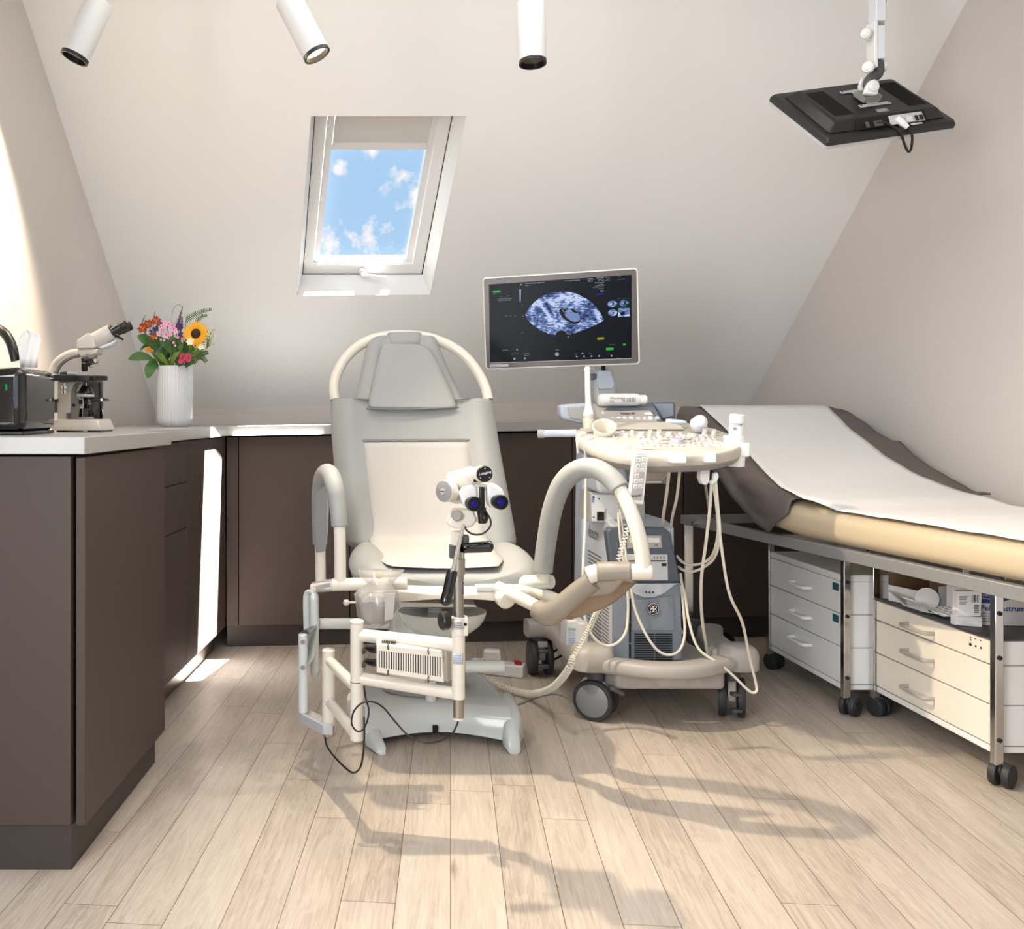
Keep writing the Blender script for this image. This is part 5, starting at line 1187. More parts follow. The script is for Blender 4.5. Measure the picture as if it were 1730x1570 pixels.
# the white disinfectant jug on the chassis arm
t = thing('plastic_jug', P(968, 1108, 3.22), 'white plastic jug with green and blue label standing on the left of the ultrasound chassis', 'jug')
MB().prism([P(x, y, 3.12) for x, y in ((957, 1106), (958, 1054), (960, 1049), (974, 1048), (978, 1053), (992, 1053), (994, 1058), (994, 1106))], (0, .10, 0)).build('jug_body', 'whitem', t, bevel=.010, seg=3)
MB().prism([P(x, y, 3.119) for x, y in ((958.5, 1100), (959, 1062), (973, 1062), (972, 1100))], (0, .002, 0)).build('label', 'skyb' if False else 'side', t)
text('Clean', P(959.5, 1064.5, 3.117), (1, 0, 0), (0, 0, 1), .011, 'led', t)
mb = MB()
for k in range(8): mb.prism([P(960, 1069+k*3.4, 3.1185), P(971, 1069.5+k*3.4, 3.1185), P(971, 1070.3+k*3.4, 3.1185), P(960, 1069.8+k*3.4, 3.1185)], (0, .0006, 0))
mb.build('label_print', 'skyb', t)
# bin lying on its side behind the machine
t = thing('waste_bin', (1.30, 3.72, .0), 'pale round bin with a black opening tipped on its side behind the ultrasound tower', 'bin')
o = P(1163, 1078, 3.72); e = P(1205, 1074, 3.56); ax = (e-o).normalized(); L = (e-o).length
dz = .072-o.z; 
o = V((o.x, o.y, .072)); e = V((e.x+.02, e.y, .072)); ax = (e-o).normalized(); L = (e-o).length
MB().lathe([(.050, 0), (.055, .004), (.066, L), (.063, L), (.052, .008)], o, ax, 36, caps=False).build('bin_shell', 'side', t)
MB().lathe([(.0655, L-.001), (.071, L), (.071, L+.012), (.062, L+.012), (.056, L-.01), (.045, .03), (.001, .028)], o, ax, 36, caps=False).build('bin_liner', 'gap', t)
text('Wipes', P(1174, 1086, 3.55), V((.8, 0, -.6)), V((.6, 0, .8)), .022, 'ink', t)
# ------------------------------------------------------------------ ceiling monitor on its arm
RX = V((.964, .196, .18)).normalized(); RZ = V((.01, -.701, .713)); RZ = (RZ-RX*RZ.dot(RX)).normalized(); RY = RZ.cross(RX).normalized()
if RY.y < 0: RY = -RY
mcn = V((1.6025, 2.996, 1.9153))
cm = thing('ceiling_monitor', V((1.62, 3.0, 2.5)), 'black monitor hanging face-down on a white jointed arm from the ceiling', 'monitor')
def mp_(u, v, d=0): return mcn+RX*u+RY*v+RZ*d
def rr_(w, h, r, d, n=4):
    out = []
    for (sx, sy, a0) in ((1, 1, 0), (-1, 1, 90), (-1, -1, 180), (1, -1, 270)):
        for k in range(n+1): a = R_(a0+90*k/n); out.append(mp_(sx*(w-r)+r*math.cos(a), sy*(h-r)+r*math.sin(a), d))
    return out
W2, H2 = .232, .155
MB().loft([rr_(W2-.003, H2-.003, .010, -.028), rr_(W2, H2, .010, -.026), rr_(W2, H2, .010, -.016)]).build('front_bezel', 'silver', cm, angle=40)
MB().loft([rr_(W2, H2, .010, -.0155), rr_(W2, H2, .010, -.004), rr_(W2-.006, H2-.006, .010, .006), rr_(W2-.010, H2-.010, .010, .0065)]).build('back_shell', 'panelk', cm, angle=35)
MB().loft([[mp_(x, y, .0065) for x, y in ((-.205, -.128), (.205, -.128), (.212, -.118), (.205, .125), (-.205, .125), (-.212, -.118))][:6], [mp_(x, y, .034) for x, y in ((-.175, -.104), (.175, -.104), (.182, -.10), (.172, .105), (-.172, .105), (-.182, -.10))]]).build('rear_housing', 'panelk', cm, bevel=.006, seg=3, angle=35)
for s in (-1, 1):
    mb = MB()
    for k in range(24): a = s*(.10+.0028*k); mb.prism([mp_(a, -.075, .0335), mp_(a+.0011, -.075, .0335), mp_(a+.0011, .08, .0335), mp_(a, .08, .0335)], RZ*.0012)
    mb.build('vent_grille', 'gap', cm, flat=True)

MB().prism([mp_(-.12, -.129, .010), mp_(.135, -.129, .010), mp_(.13, -.104, .034), mp_(-.115, -.104, .034)], -RY*.002).build('port_recess', 'gap', cm)
MB().prism([mp_(.0, -.1315, .013), mp_(.125, -.1315, .013), mp_(.12, -.108, .031), mp_(.0, -.108, .031)], -RY*.0012).build('port_plate', 'socket', cm)
for (u, w, m_) in ((.055, .022, 'side'), (.088, .01, 'ink'), (.104, .012, 'ink'), (-.06, .03, 'dgrey'), (-.09, .012, 'dgrey')):
    MB().prism([mp_(u, -.1335, .018), mp_(u+w, -.1335, .018), mp_(u+w, -.119, .027), mp_(u, -.119, .027)], -RY*.003).build('port', m_, cm)
MB().tube([mp_(.03, -.118, .024), mp_(.035, -.138, .018), mp_(.045, -.155, .010)], [.010, .011, .007], 14).build('cable_plug', 'whitem', cm)
MB().tube([mp_(.045, -.152, .010), mp_(.06, -.168, -.01), mp_(.072, -.175, -.05), mp_(.066, -.178, -.062), mp_(.050, -.172, -.045), mp_(.02, -.155, .0), mp_(-.02, -.13, .02), mp_(-.05, -.125, .022)], .0038, 10, smooth=6).build('monitor_cable', 'cablek', cm)
MB().prism([mp_(.07, -.142, .0085), mp_(.11, -.142, .0085), mp_(.11, -.134, .0085), mp_(.07, -.134, .0085)], RZ*.001).build('label', 'cartw', cm)
MB().prism([mp_(-.02, -.088, .0345), mp_(.02, -.088, .0345), mp_(.02, -.070, .0345), mp_(-.02, -.070, .0345)], RZ*.001).build('label', 'mgrey', cm)
mb = MB()
for y in (-.05, .045): mb.prism([mp_(-.055, y, .035), mp_(.055, y, .035), mp_(.055, y+.014, .035), mp_(-.055, y+.014, .035)], RZ*.003)
mb.prism([mp_(-.02, -.04, .035), mp_(.02, -.04, .035), mp_(.02, .05, .035), mp_(-.02, .05, .035)], RZ*.003)
mb.build('mount_plate', 'silver', cm, bevel=.001)
for (x, y) in ((-.05, -.043), (.05, -.043), (-.05, .052), (.05, .052)): MB().lathe([(.003, 0), (.003, .0015)], mp_(x, y, .038), RZ, 10).build('screw', 'dgrey', cm)
MB().prism([mp_(-.035, -.03, .038), mp_(.03, -.03, .038), mp_(.03, .02, .038), mp_(-.035, .02, .038)], RZ*.018).build('mount_block', 'mscoped', cm, bevel=.002)
Ya = 2.955; a0 = P(1469, 160, Ya+.02); a1 = P(1478, 120, Ya)
j1 = P(1470, 143, 2.93); j2 = P(1478, 113, 2.95); j3 = P(1478, 55, 2.95); j4 = P(1480, 8, 2.95)
MB().tube([P(1472, 156, 2.94), P(1468, 143, 2.93), P(1472, 132, 2.94), P(1484, 124, 2.95), P(1484, 110, 2.95), P(1482, 102, 2.95)], [.016, .019, .0165, .016, .018, .016], 16, smooth=4, flat=(1, .9)).build('joint_link', 'dgrey', cm)
def ear(c, ax, r, h, name='joint_cover'):
    return MB().lathe([(r, 0), (r, h*.6), (r*.85, h), (r*.6, h), (r*.55, h*1.25), (.001, h*1.25)], c, ax, 28).build(name, 'whitem', cm)
MB().prism([P(x, y, 2.905) for x, y in ((1465, 144), (1470, 136), (1479, 133), (1486, 138), (1487, 146), (1483, 160), (1460, 158))], (0, .018, 0)).build('joint_bracket', 'whitem', cm, bevel=.004)
ear(P(1476, 146, 2.905), V((.1, -1, 0)), .0165, .006)
MB().prism([P(x, y, 2.965) for x, y in ((1451, 146), (1456, 132), (1464, 128), (1462, 148), (1456, 155))], (0, .012, 0)).build('joint_bracket', 'whitem', cm, bevel=.003)
ear(P(1467, 114, 2.93), V((-.7, -.7, 0)), .0185, .010); ear(P(1491, 112, 2.96), V((.9, -.4, 0)), .0185, .010)
MB().boxb(P(1470, 1, 2.95).x, P(1476.5, 1, 2.95).x, 2.925, 2.975, P(1, 118, 2.95).z, P(1, 40, 2.95).z).build('arm_side', 'whitem', cm, bevel=.003)
MB().boxb(P(1475, 1, 2.95).x, P(1490, 1, 2.95).x, 2.928, 2.972, P(1, 103, 2.95).z, P(1, 47, 2.95).z).build('lower_arm', 'side', cm, bevel=.003)
MB().boxb(P(1475.5, 1, 2.95).x, P(1489, 1, 2.95).x, 2.932, 2.968, P(1, 47, 2.95).z, P(1, 39, 2.95).z).build('arm_joint', 'mgrey', cm, bevel=.002)
MB().boxb(P(1473.5, 1, 2.95).x, P(1490, 1, 2.95).x, 2.926, 2.974, P(1, 40, 2.95).z, CEIL-.02).build('upper_arm', 'side', cm, bevel=.003)
ear(P(1464, 57, 2.935), V((-.8, -.6, 0)), .0165, .010)
MB().prism([P(x, y, 2.945) for x, y in ((1462, 50), (1468, 40), (1476, 40), (1476, 68), (1466, 68))], (0, .016, 0)).build('joint_bracket', 'whitem', cm, bevel=.003)
MB().lathe([(.07, 0), (.07, .02), (.05, .035)], P(1482, 1, 2.95)*1+V((0, 0, CEIL-.035-P(1482, 1, 2.95).z)), (0, 0, 1), 32).build('ceiling_plate', 'whitem', cm)
MB().tube([P(1490, 105, 2.97), P(1492.5, 84, 2.97), P(1492, 60, 2.97), P(1492, 20, 2.97), P(1496, -2, 2.97), P(1492, -60, 2.97)], .003, 8, smooth=5).build('arm_cable', 'cablek', cm)

# ------------------------------------------------------------------ examination couch
co0 = V((1.27, 3.70, 0)); ca = V((.157, -1, 0)).normalized(); cb = V((1, .157, 0)).normalized(); CL = 2.0; CWD = .655
def cc_(t, b, z): return co0+ca*t+cb*b+V((0, 0, z))
cch = thing('examination_couch', co0+ca*1.0+cb*.33, 'cream padded examination couch on a steel frame along the right wall', 'couch')
def zt_(t):     # top of the cushion
    pts = [(-.05, .972), (0, .968), (.12, .915), (.25, .855), (.40, .780), (.52, .722), (.62, .688), (.75, .669), (.95, .662), (3, .660)]
    for (a, za), (b, zb) in zip(pts, pts[1:]):
        if a <= t <= b: return za+(zb-za)*(t-a)/(b-a)
    return .66
def zb_(t):
    pts = [(-.05, .850), (0, .842), (.12, .782), (.25, .700), (.36, .630), (.46, .582), (.56, .568), (.7, .555), (3, .555)]
    for (a, za), (b, zb) in zip(pts, pts[1:]):
        if a <= t <= b: return za+(zb-za)*(t-a)/(b-a)
    return .56
rings = []
ts = [-.012, 0, .03]+[.06*k for k in range(1, 18)]+[1.2, 1.4, 1.6, 1.8, 1.97, 1.995, 2.0]
for i, t in enumerate(ts):
    zt, zb = zt_(t), zb_(t); sh = 1.0 if 0 < i < len(ts)-2 else .72
    cz = (zt+zb)/2; hz = (zt-zb)/2*sh; hb = CWD/2-(.0 if sh == 1 else .03)
    rings.append([cc_(t, CWD/2, cz)+cb*(hb*math.copysign(abs(math.cos(a))**(2/7), math.cos(a)))+V((0, 0, hz*math.copysign(abs(math.sin(a))**(2/3.2), math.sin(a)))) for a in [2*math.pi*(k+.5)/40 for k in range(40)]])
MB().loft(rings).build('mattress', 'pinkw', cch, angle=60)
ft, fh = .557, .034
mb = MB()
def rail(a, b, w=.028, name='frame_rail', z1=ft, z0=ft-fh, m='frame'):
    d = (b-a).normalized(); n = V((-d.y, d.x, 0))*w/2
    return MB().prism([Z(a+n, z0), Z(b+n, z0), Z(b-n, z0), Z(a-n, z0)], (0, 0, z1-z0)).build(name, m, cch, bevel=.002)
rail(cc_(0, .014, 0), cc_(CL, .014, 0)); rail(cc_(0, CWD-.014, 0), cc_(CL, CWD-.014, 0)); rail(cc_(.014, .029, 0), cc_(.014, CWD-.029, 0)); rail(cc_(CL-.014, .029, 0), cc_(CL-.014, CWD-.029, 0)); rail(cc_(.62, .029, 0), cc_(.62, CWD-.029, 0))
for (t, b) in ((.02, .02), (.02, CWD-.02), (CL-.02, .02), (CL-.02, CWD-.02)):
    p = cc_(t, b, 0); MB().boxb(p.x-.0175, p.x+.0175, p.y-.0175, p.y+.0175, .01, ft-fh).build('leg', 'chrome', cch, bevel=.003)
    MB().lathe([(.022, 0), (.022, .012)], p, (0, 0, 1), 20).build('leg_foot', 'black', cch)
p = P(1184, 876, 3.60); MB().cyl(cc_(.13, -.02, .54), cc_(.13, .004, .54), .006, 12).build('frame_bolt', 'chrome', cch)
MB().tube([cc_(.14, .05, .56), cc_(.10, .05, .70)], .010, 12).build('head_strut', 'steel', cch)
MB().tube([cc_(.14, CWD-.05, .56), cc_(.10, CWD-.05, .70)], .010, 12).build('head_strut', 'steel', cch)

# dark sheet over the head end
def hn(x, y): return .5*(math.sin(x*13.1+y*7.3)+math.sin(x*29.7-y*17.9+1.3)*.5+math.sin(x*5.1+y*41.3+.7)*.35)
NB = 46; rows = []
tt = [-.022, -.015]+[k*.03 for k in range(0, 24)]+[.71]
for i, t in enumerate(tt):
    r = []; zt = zt_(max(t, 0)); zb = zb_(max(t, 0)); drop = .068+.05*min(1, max(0, t)/.5)**1.5
    if t > .60: drop = .118-(t-.60)*.9
    if t < 0: zt -= .02 if t > -.02 else .07
    for k in range(NB+1):
        s = -drop-.0+(CWD+.10+drop)*k/NB
        if s < 0: b = -.012-.010*hn(t*1.2, s*6); z = zt-.022+s*.95
        elif s < .03: b = s*.6-.008; z = zt-.022+.028*math.sin(s/.03*math.pi/2)
        elif s < CWD-.02: b = s-.010+.0; z = zt+.006
        else: b = CWD-.03+(s-CWD+.02)*.75; z = zt+.006-(s-CWD+.02)**2*(1.2 if t < .3 else .2)
        wv = hn(t, s*1.3); amp = .003 if .10 < s < .56 else .009
        if s >= CWD-.02: z += .006*hn(t*2.2, s)
        r.append(cc_(t, b, z+abs(wv)*amp*(1 if s > 0 else .3)+.002))
    rows.append(r)
o = MB().loft(rows, cap=False, closed=False).build('couch_sheet', 'cover', solid=.006, angle=80, sub=0)
tag(o, 'dark taupe fabric sheet draped over the raised head end of the couch', 'sheet')
# paper roll sheet on top
rows = []
def be(t):
    l = [(0, .075), (.2, .070), (.4, .055), (.6, .03), (.72, .012), (.9, .028), (1.3, .022), (2, .02)]
    r = [(0, .625), (.2, .58), (.4, .575), (.5, .59), (.6, .625), (.8, .628), (2, .63)]
    def ip(a): 
        for (x, y), (u, v) in zip(a, a[1:]):
            if x <= t <= u: return y+(v-y)*(t-x)/(u-x)
        return a[-1][1] if t > 1 else a[0][1]
    return ip(l), ip(r)
for i in range(58):
    t = -.026+i*2.02/57; l, r_ = be(max(t, 0)); row = []
    for k in range(25):
        b = l+(r_-l)*k/24; z = zt_(max(0, t))+(.021 if t < .78 else max(.0045, .021-(t-.78)*.14))
        if t < 0: z -= .05*(-t/.026)**2
        z += .0018*hn(t*.9, b*2.0)+.001*math.sin(t*40+b*3)
        if k == 0 and t > .74: z -= .004
        row.append(cc_(t, b, z))
    rows.append(row)
o = MB().loft(rows, cap=False, closed=False).build('paper_roll_sheet', 'paper2', solid=.0010, angle=80)
tag(o, 'long pale paper sheet rolled out over couch and dark sheet', 'paper')

# ------------------------------------------------------------------ drawer carts under the couch
def cart(label, X, y0, y1, lines, ztop_, zbot, D, shelf, hz, labels, legtop):
    t = thing('drawer_cart', (X+D/2, (y0+y1)/2, 0), label, 'drawer cart')
    pw = .022
    for (yy, xx) in ((y0, X), (y1, X), (y0, X+D), (y1, X+D)):
        s = 1 if yy == y0 else -1; x0 = X-.008 if xx == X else X+D-.014
        lg = MB().boxb(x0, x0+pw, min(yy, yy-s*.022), max(yy, yy-s*.022), .055, legtop).build('leg', 'chrome', t, bevel=.002)
        if xx == X:
            for zz in ((legtop+.0)*.86, legtop*.64, .12):
                if yy == y0: MB().lathe([(.0052, 0), (.0058, .003), (.003, .004)], (x0+pw/2, yy-s*.022, zz), (0, -1, 0), 14).build('bolt', 'ink', lg)
        c = V((x0+pw/2+(.014), yy-s*.011, .030)); twin_caster(t, c, .030, (.55, -.8, 0) if yy == y0 else (.9, .4, 0), 'rubber', 'rubber', gap=.030, tw=.019, fork='rubber', top=.06)
    MB().boxb(X+.016, X+D-.004, y0+.002, y1-.002, zbot, ztop_).build('cart_body', 'cartw', t, bevel=.002)
    cm_ = 'cart' if shelf else 'cartw'
    MB().boxb(X+.010, X+.0165, y0+.004, y1-.004, zbot+.003, ztop_-.002).build('seam_shade', 'gap', t)  # near-black backing, shade of the drawer seams put into colour
    zs = [ztop_]+lines+[zbot+.018]
    for a, b in zip(zs, zs[1:]):
        d = MB().boxb(X, X+.015, y0+.003, y1-.003, b+.0018, a-.0018).build('drawer', cm_, t, bevel=.0015)
        if hz:
            z = hz.pop(0); yc = (y0+y1)/2+.035 if shelf else (y0+y1)/2+.01
            hw = .062
            MB().tube([V((X+.002, yc+hw, z)), V((X-.022, yc+hw, z)), V((X-.030, yc+hw*.75, z)), V((X-.031, yc, z)), V((X-.030, yc-hw*.75, z)), V((X-.022, yc-hw, z)), V((X+.002, yc-hw, z))], .0052, 10, smooth=4, flat=(1.1, .8)).build('handle', 'cartw' if not shelf else 'putty', d)
    MB().boxb(X+.001, X+.016, y0+.003, y1-.003, zbot, zbot+.016).build('base_trim', 'cartw', t, bevel=.001)
    # side seams facing the photographer
    mb = MB()
    for z in lines+[zbot+.018]: mb.boxb(X+.02, X+D-.01, y0+.0008, y0+.0028, z-.0012, z+.0012)
    mb.build('side_seam', 'mgrey', t, flat=True)
    if shelf: MB().boxb(X+.006, X+D-.002, y0+.002, y1-.002, ztop_+.0005, ztop_+.0055).build('shelf_top', 'dgrey', t, bevel=.001)
    else: MB().boxb(X-.002, X+D, y0, y1, ztop_+.001, ztop_+.022).build('cart_top', 'cartw', t, bevel=.002)
    for z in labels: MB().boxb(X-.0012, X, y0+.026, y0+.062, z-.018, z+.006).build('drawer_label', 'teal', t)
    return t
cart('white three-drawer cart with teal labels under the couch, nearer the ultrasound machine', 1.545, 3.0, 3.52, [.314, .209], .418, .075, .38, False, [.361, .259, .167], [.402, .300], .49)
c2 = cart('cream drawer cart with small black sockets under the near end of the couch', 1.636, 2.43, 2.975, [.304, .2015], .366, .079, .42, True, [.330, .252, .146], [], .515)
for (x, y, r_) in ((1640, 1089, .0042), (1649, 1092, .0024), (1658, 1095, .0026)):
    Y = 1.636*1600/(x-600); MB().lathe([(r_, 0), (r_, .003)], V((1.637, Y, P(x, y, Y).z)), (-1, 0, 0), 16).build('socket', 'ink', c2)
for (x, y) in ((1640, 1077), (1640, 1081), (1648, 1079), (1657, 1082)):
    Y = 1.636*1600/(x-600); MB().boxb(1.6345, 1.6365, Y-.003, Y+.003, P(x, y, Y).z-.0012, P(x, y, Y).z+.0008).build('socket_print', 'ink', c2)

# boxes on the near cart
zs = .3725
o1 = V((1.70, 2.66, zs)); d1 = V((.97, -.24, 0)).normalized(); d2 = V((-.24, -.97, 0)).normalized()
t = thing('carton', o1, 'white and blue glove-style carton with instrument lettering standing on the near cart', 'box')
K0 = P(1628, 1054, 2.60); K0 = V((1.683, 2.595, zs)); w_, d_, h_ = .27, .12, .105
ex = V((1, -.10, 0)).normalized(); ey = V((.10, 1, 0)).normalized()   # long face looks at the photographer, short one at the left
fc = [K0, K0+ex*w_, K0+ex*w_+ey*d_, K0+ey*d_]
MB().prism(fc, (0, 0, h_)).build('box_body', 'boxw', t, bevel=.001)
n1 = V((ex.y, -ex.x, 0)); n1 = n1 if n1.y < 0 else -n1
MB().prism([K0+n1*.0006+V((0, 0, .062)), K0+ex*.055+n1*.0006+V((0, 0, .060)), K0+ex*.10+n1*.0006+V((0, 0, .070)), K0+ex*.13+n1*.0006+V((0, 0, .084)), K0+ex*.16+n1*.0006+V((0, 0, h_-.001)), K0+n1*.0006+V((0, 0, h_-.001))], n1*.0006).build('blue_band', 'inkb', t, flat=True)
oc = K0+ex*.055+n1*.0016+V((0, 0, .083))
MB().tube([oc+ex*(.034*math.cos(a))+V((0, 0, .011*math.sin(a))) for a in [2*math.pi*i/32 for i in range(32)]], .0008, 5, closed=True).build('oval_emblem', 'inkw', t)
text('HARTMANN', oc-V((0, 0, .0)), ex, (0, 0, 1), .0095, 'inkw', t, center=True)
text('Peha-instrument', K0+ex*.028+n1*.0010+V((0, 0, .040)), ex, (0, 0, 1), .0215, 'inkb', t, bold=.0003)
for k in range(4): text('single-use instruments' if k % 2 else 'sterile  stainless steel', K0+ex*.030+n1*.0010+V((0, 0, .031-k*.007)), ex, (0, 0, 1), .0058, 'inkg', t)
mb = MB()
for k in range(4):
    c = K0+ex*(.15+k*.03)+n1*.0012+V((0, 0, .014)); mb = MB().tube([c, c+ex*.01+V((0, 0, .012)), c+ex*.02+V((0, 0, .002))], .0008, 5); mb.build('pictogram', 'inkg', t)
# small label carton in front left, tilted open lid with bar code
t2 = thing('carton', V((1.655, 2.62, zs)), 'small white bar-code carton leaning against the lettered carton', 'box')
q0 = V((1.652, 2.630, zs+.030)); u_ = V((.97, -.22, 0)).normalized()
n2 = V((-.22, -.97, .05)).normalized()
q_ = [V((1.642, 2.582, zs+.026)), V((1.695, 2.565, zs+.030)), V((1.699, 2.567, zs+.098)), V((1.644, 2.585, zs+.094))]
MB().prism(q_, (.0, .022, 0)).build('box_body', 'boxw', t2, bevel=.001)
MB().prism([V((1.642, 2.590, zs+.0005)), V((1.70, 2.568, zs+.0005)), V((1.70, 2.60, zs+.0005)), V((1.642, 2.612, zs+.0005))], (0, 0, .026)).build('box_tray', 'boxw', t2)
mb = MB()
random.seed(5)
for k in range(14):
    x = 1.672+k*.0014; mb.boxb(x, x+.0007, 2.5655, 2.5665, zs+.048, zs+.060) if random.random() < .8 else None
for k in range(14):
    x = 1.668+k*.0014; mb.boxb(x, x+.0008, 2.5655, 2.5665, zs+.072, zs+.088) if random.random() < .8 else None
mb = MB()
def on2(u, v): return q_[0]+(q_[1]-q_[0])*u+(q_[3]-q_[0])*v+V((0, -.0008, 0))
for k in range(16):
    u = .60+k*.018
    if random.random() < .75: mb.prism([on2(u, .55), on2(u+.010, .55), on2(u+.010, .85), on2(u, .85)], (0, -.0003, 0))
for k in range(6):
    mb.prism([on2(.08, .8-k*.06), on2(.45-.05*(k % 3), .8-k*.06), on2(.45-.05*(k % 3), .78-k*.06), on2(.08, .78-k*.06)], (0, -.0003, 0))
for k in range(5): mb.prism([on2(.70, .45-k*.07), on2(.90, .45-k*.07), on2(.90, .42-k*.07), on2(.70, .42-k*.07)], (0, -.0003, 0))
mb.build('bar_code', 'ink', t2, flat=True)
# packed sterile instruments fanned between the boxes
random.seed(9)
for k in range(7):
    c = V((1.672+.006*k+random.uniform(-.003, .003), 2.735-.012*k, zs+.004+.0035*k)); a = R_(-78+random.uniform(-16, 16)); rm = Matrix.Rotation(a, 3, 'Z') @ Matrix.Rotation(R_(random.uniform(-8, 14)), 3, 'Y')
    rm_ = MB().box(c, (.085, .028, .0022), rm).build('instrument_pouch', 'tissue' if k % 2 else 'boxw', bevel=.0006)
    tag(rm_, 'thin white sealed instrument pouch in the small heap on the near cart', 'pouch', 'instrument pouches heaped on the near cart')
# open brown and white carton with a flap
t = thing('open_carton', V((1.60, 2.80, zs)), 'open cardboard carton with a printed flap folded down on the near cart', 'box')
A_ = V((1.650, 2.93, zs)); B_ = V((1.70, 2.76, zs)); C_ = V((1.86, 2.80, zs)); D_ = V((1.80, 2.97, zs)); hh = .075
def wallp(a, b, m, name, h=hh): return MB().prism([a, b, b+V((0, 0, h)), a+V((0, 0, h))], V((.002, .002, 0))).build(name, m, t)
wallp(A_, B_, 'boxw', 'box_side', .05); wallp(B_, C_, 'boxw', 'box_front'); wallp(D_, C_, 'card', 'box_side'); wallp(A_, D_, 'card', 'box_back', .09)
MB().prism([A_, B_, C_, D_], (0, 0, .002)).build('box_base', 'card', t)
fl = MB().prism([P(1500, 998, 2.90), P(1527, 1024, 2.74), P(1568, 1036, 2.66), P(1558, 1020, 2.72), P(1540, 1012, 2.80)], (.003, .0, .002)).build('printed_flap', 'boxw', t)
mb = MB()
for k in range(6):
    a = P(1507+k*2.2, 1002+k*.6, 2.868-k*.003); mb.tube([P(1508+k*3.2, 1001.5+k*1.6, 2.855-.012*k), P(1530+k*2.6, 1022-k*1.2+k*2, 2.735)], .0006, 4)
mb.build('flap_print', 'inkg', t)
MB().lathe([(.032, 0), (.032, .0015)], P(1566, 1012, 2.76), V((-.25, -.95, .1)), 36).build('round_leaflet', 'boxw', t)
# tool at the right edge of the near cart
o = MB().tube([V((1.79, 2.46, zs+.004)), V((1.84, 2.455, zs+.006)), V((1.90, 2.47, zs+.005))], .003, 8, smooth=4).build('steel_clamp', 'chrome')
tag(o, 'small shiny steel clamp lying at the right end of the near cart shelf', 'clamp')
# ------------------------------------------------------------------ things on the worktop
ZW = .9035
# glossy black box with a tissue coming out of the top
t = thing('tissue_dispenser', (-.86, 2.25, ZW), 'glossy black box-shaped dispenser with chrome-like highlights on the near worktop', 'dispenser')
c_ = [V((-.735, 2.10, 0)), V((-.7325, 2.325, 0)), V((-1.06, 2.345, 0)), V((-1.06, 2.10, 0))]
MB().prism([Z(p, ZW+.006) for p in c_], (0, 0, .146)).build('dispenser_body', 'gloss', t, bevel=.022, seg=6)
MB().prism([Z(V((-.738, 2.106, 0)), ZW), Z(V((-.736, 2.318, 0)), ZW), Z(V((-1.055, 2.336, 0)), ZW), Z(V((-1.055, 2.106, 0)), ZW)], (0, 0, .008)).build('dispenser_base', 'black', t, bevel=.002)
MB().prism([P(8, 649, 2.099), P(12, 649, 2.099), P(12.5, 660, 2.099), P(9, 660, 2.099)], (0, .002, 0)).build('indicator', 'led', t)
rows = []
for (y, xl, xr, Y) in ((621, 34, 63, 2.22), (605, 33, 64, 2.22), (590, 31, 66, 2.22), (575, 31, 69, 2.22), (566, 36, 66, 2.22), (560, 40, 50, 2.22), (557, 42, 45, 2.22)):
    r = []
    for k in range(9):
        u = k/8; r.append(P(xl+(xr-xl)*u, y, Y+.008*math.sin(u*7+y*.05)+.003*math.sin(u*15)))
    rows.append(r)
o = MB().loft(rows, cap=False, closed=False).build('tissue', 'tissue', solid=.0012, angle=70)
tag(o, 'white paper tissue sticking up out of the glossy black dispenser', 'tissue')
# black tap
t = thing('tap', P(-60, 738, 2.45), 'matt black arched tap at the left end of the near worktop', 'tap')
MB().tube([V((P(-60, 1, 2.42).x, 2.42, ZW)), P(-60, 640, 2.42), P(-58, 590, 2.40), P(-40, 562, 2.36), P(-18, 552, 2.31), P(4, 560, 2.27), P(17, 577, 2.25), P(24, 598, 2.24), P(27, 610, 2.24)], .0118, 20, smooth=6).build('spout', 'black', t)
MB().lathe([(.024, 0), (.024, .02), (.018, .03)], V((P(-60, 1, 2.42).x, 2.42, ZW)), (0, 0, 1), 24).build('tap_base', 'black', t)
t = MB().boxb(-.985, -.78, 1.985, 2.07, ZW, ZW+.0022).build('sink_rim', 'steel', bevel=.001)
tag(t, 'thin flat steel rim of the inset basin at the near worktop edge', 'sink')
t = MB().lathe([(.02, 0), (.022, .05), (.018, .07), (.024, .075), (.026, .11), (.018, .125)], V((P(2, 1, 2.5).x, 2.5, ZW+.035)), (0, 0, 1), 24).lathe([(.012, 0), (.012, .04)], V((P(2, 1, 2.5).x, 2.5, ZW)), (0, 0, 1), 16).build('soap_dispenser', 'mscope', None)
tag(t, 'small grey knob-topped soap dispenser behind the black tap', 'dispenser')
# dark glossy canister behind the microscope
t = thing('canister', V((P(150, 1, 2.80).x, 2.80, ZW)), 'dark shiny cylindrical canister standing behind the microscope', 'canister')
MB().lathe([(.040, 0), (.042, .004), (.042, .14), (.040, .146)], V((P(150, 1, 2.80).x, 2.80, ZW)), (0, 0, 1), 40).build('canister_body', 'gloss', t)

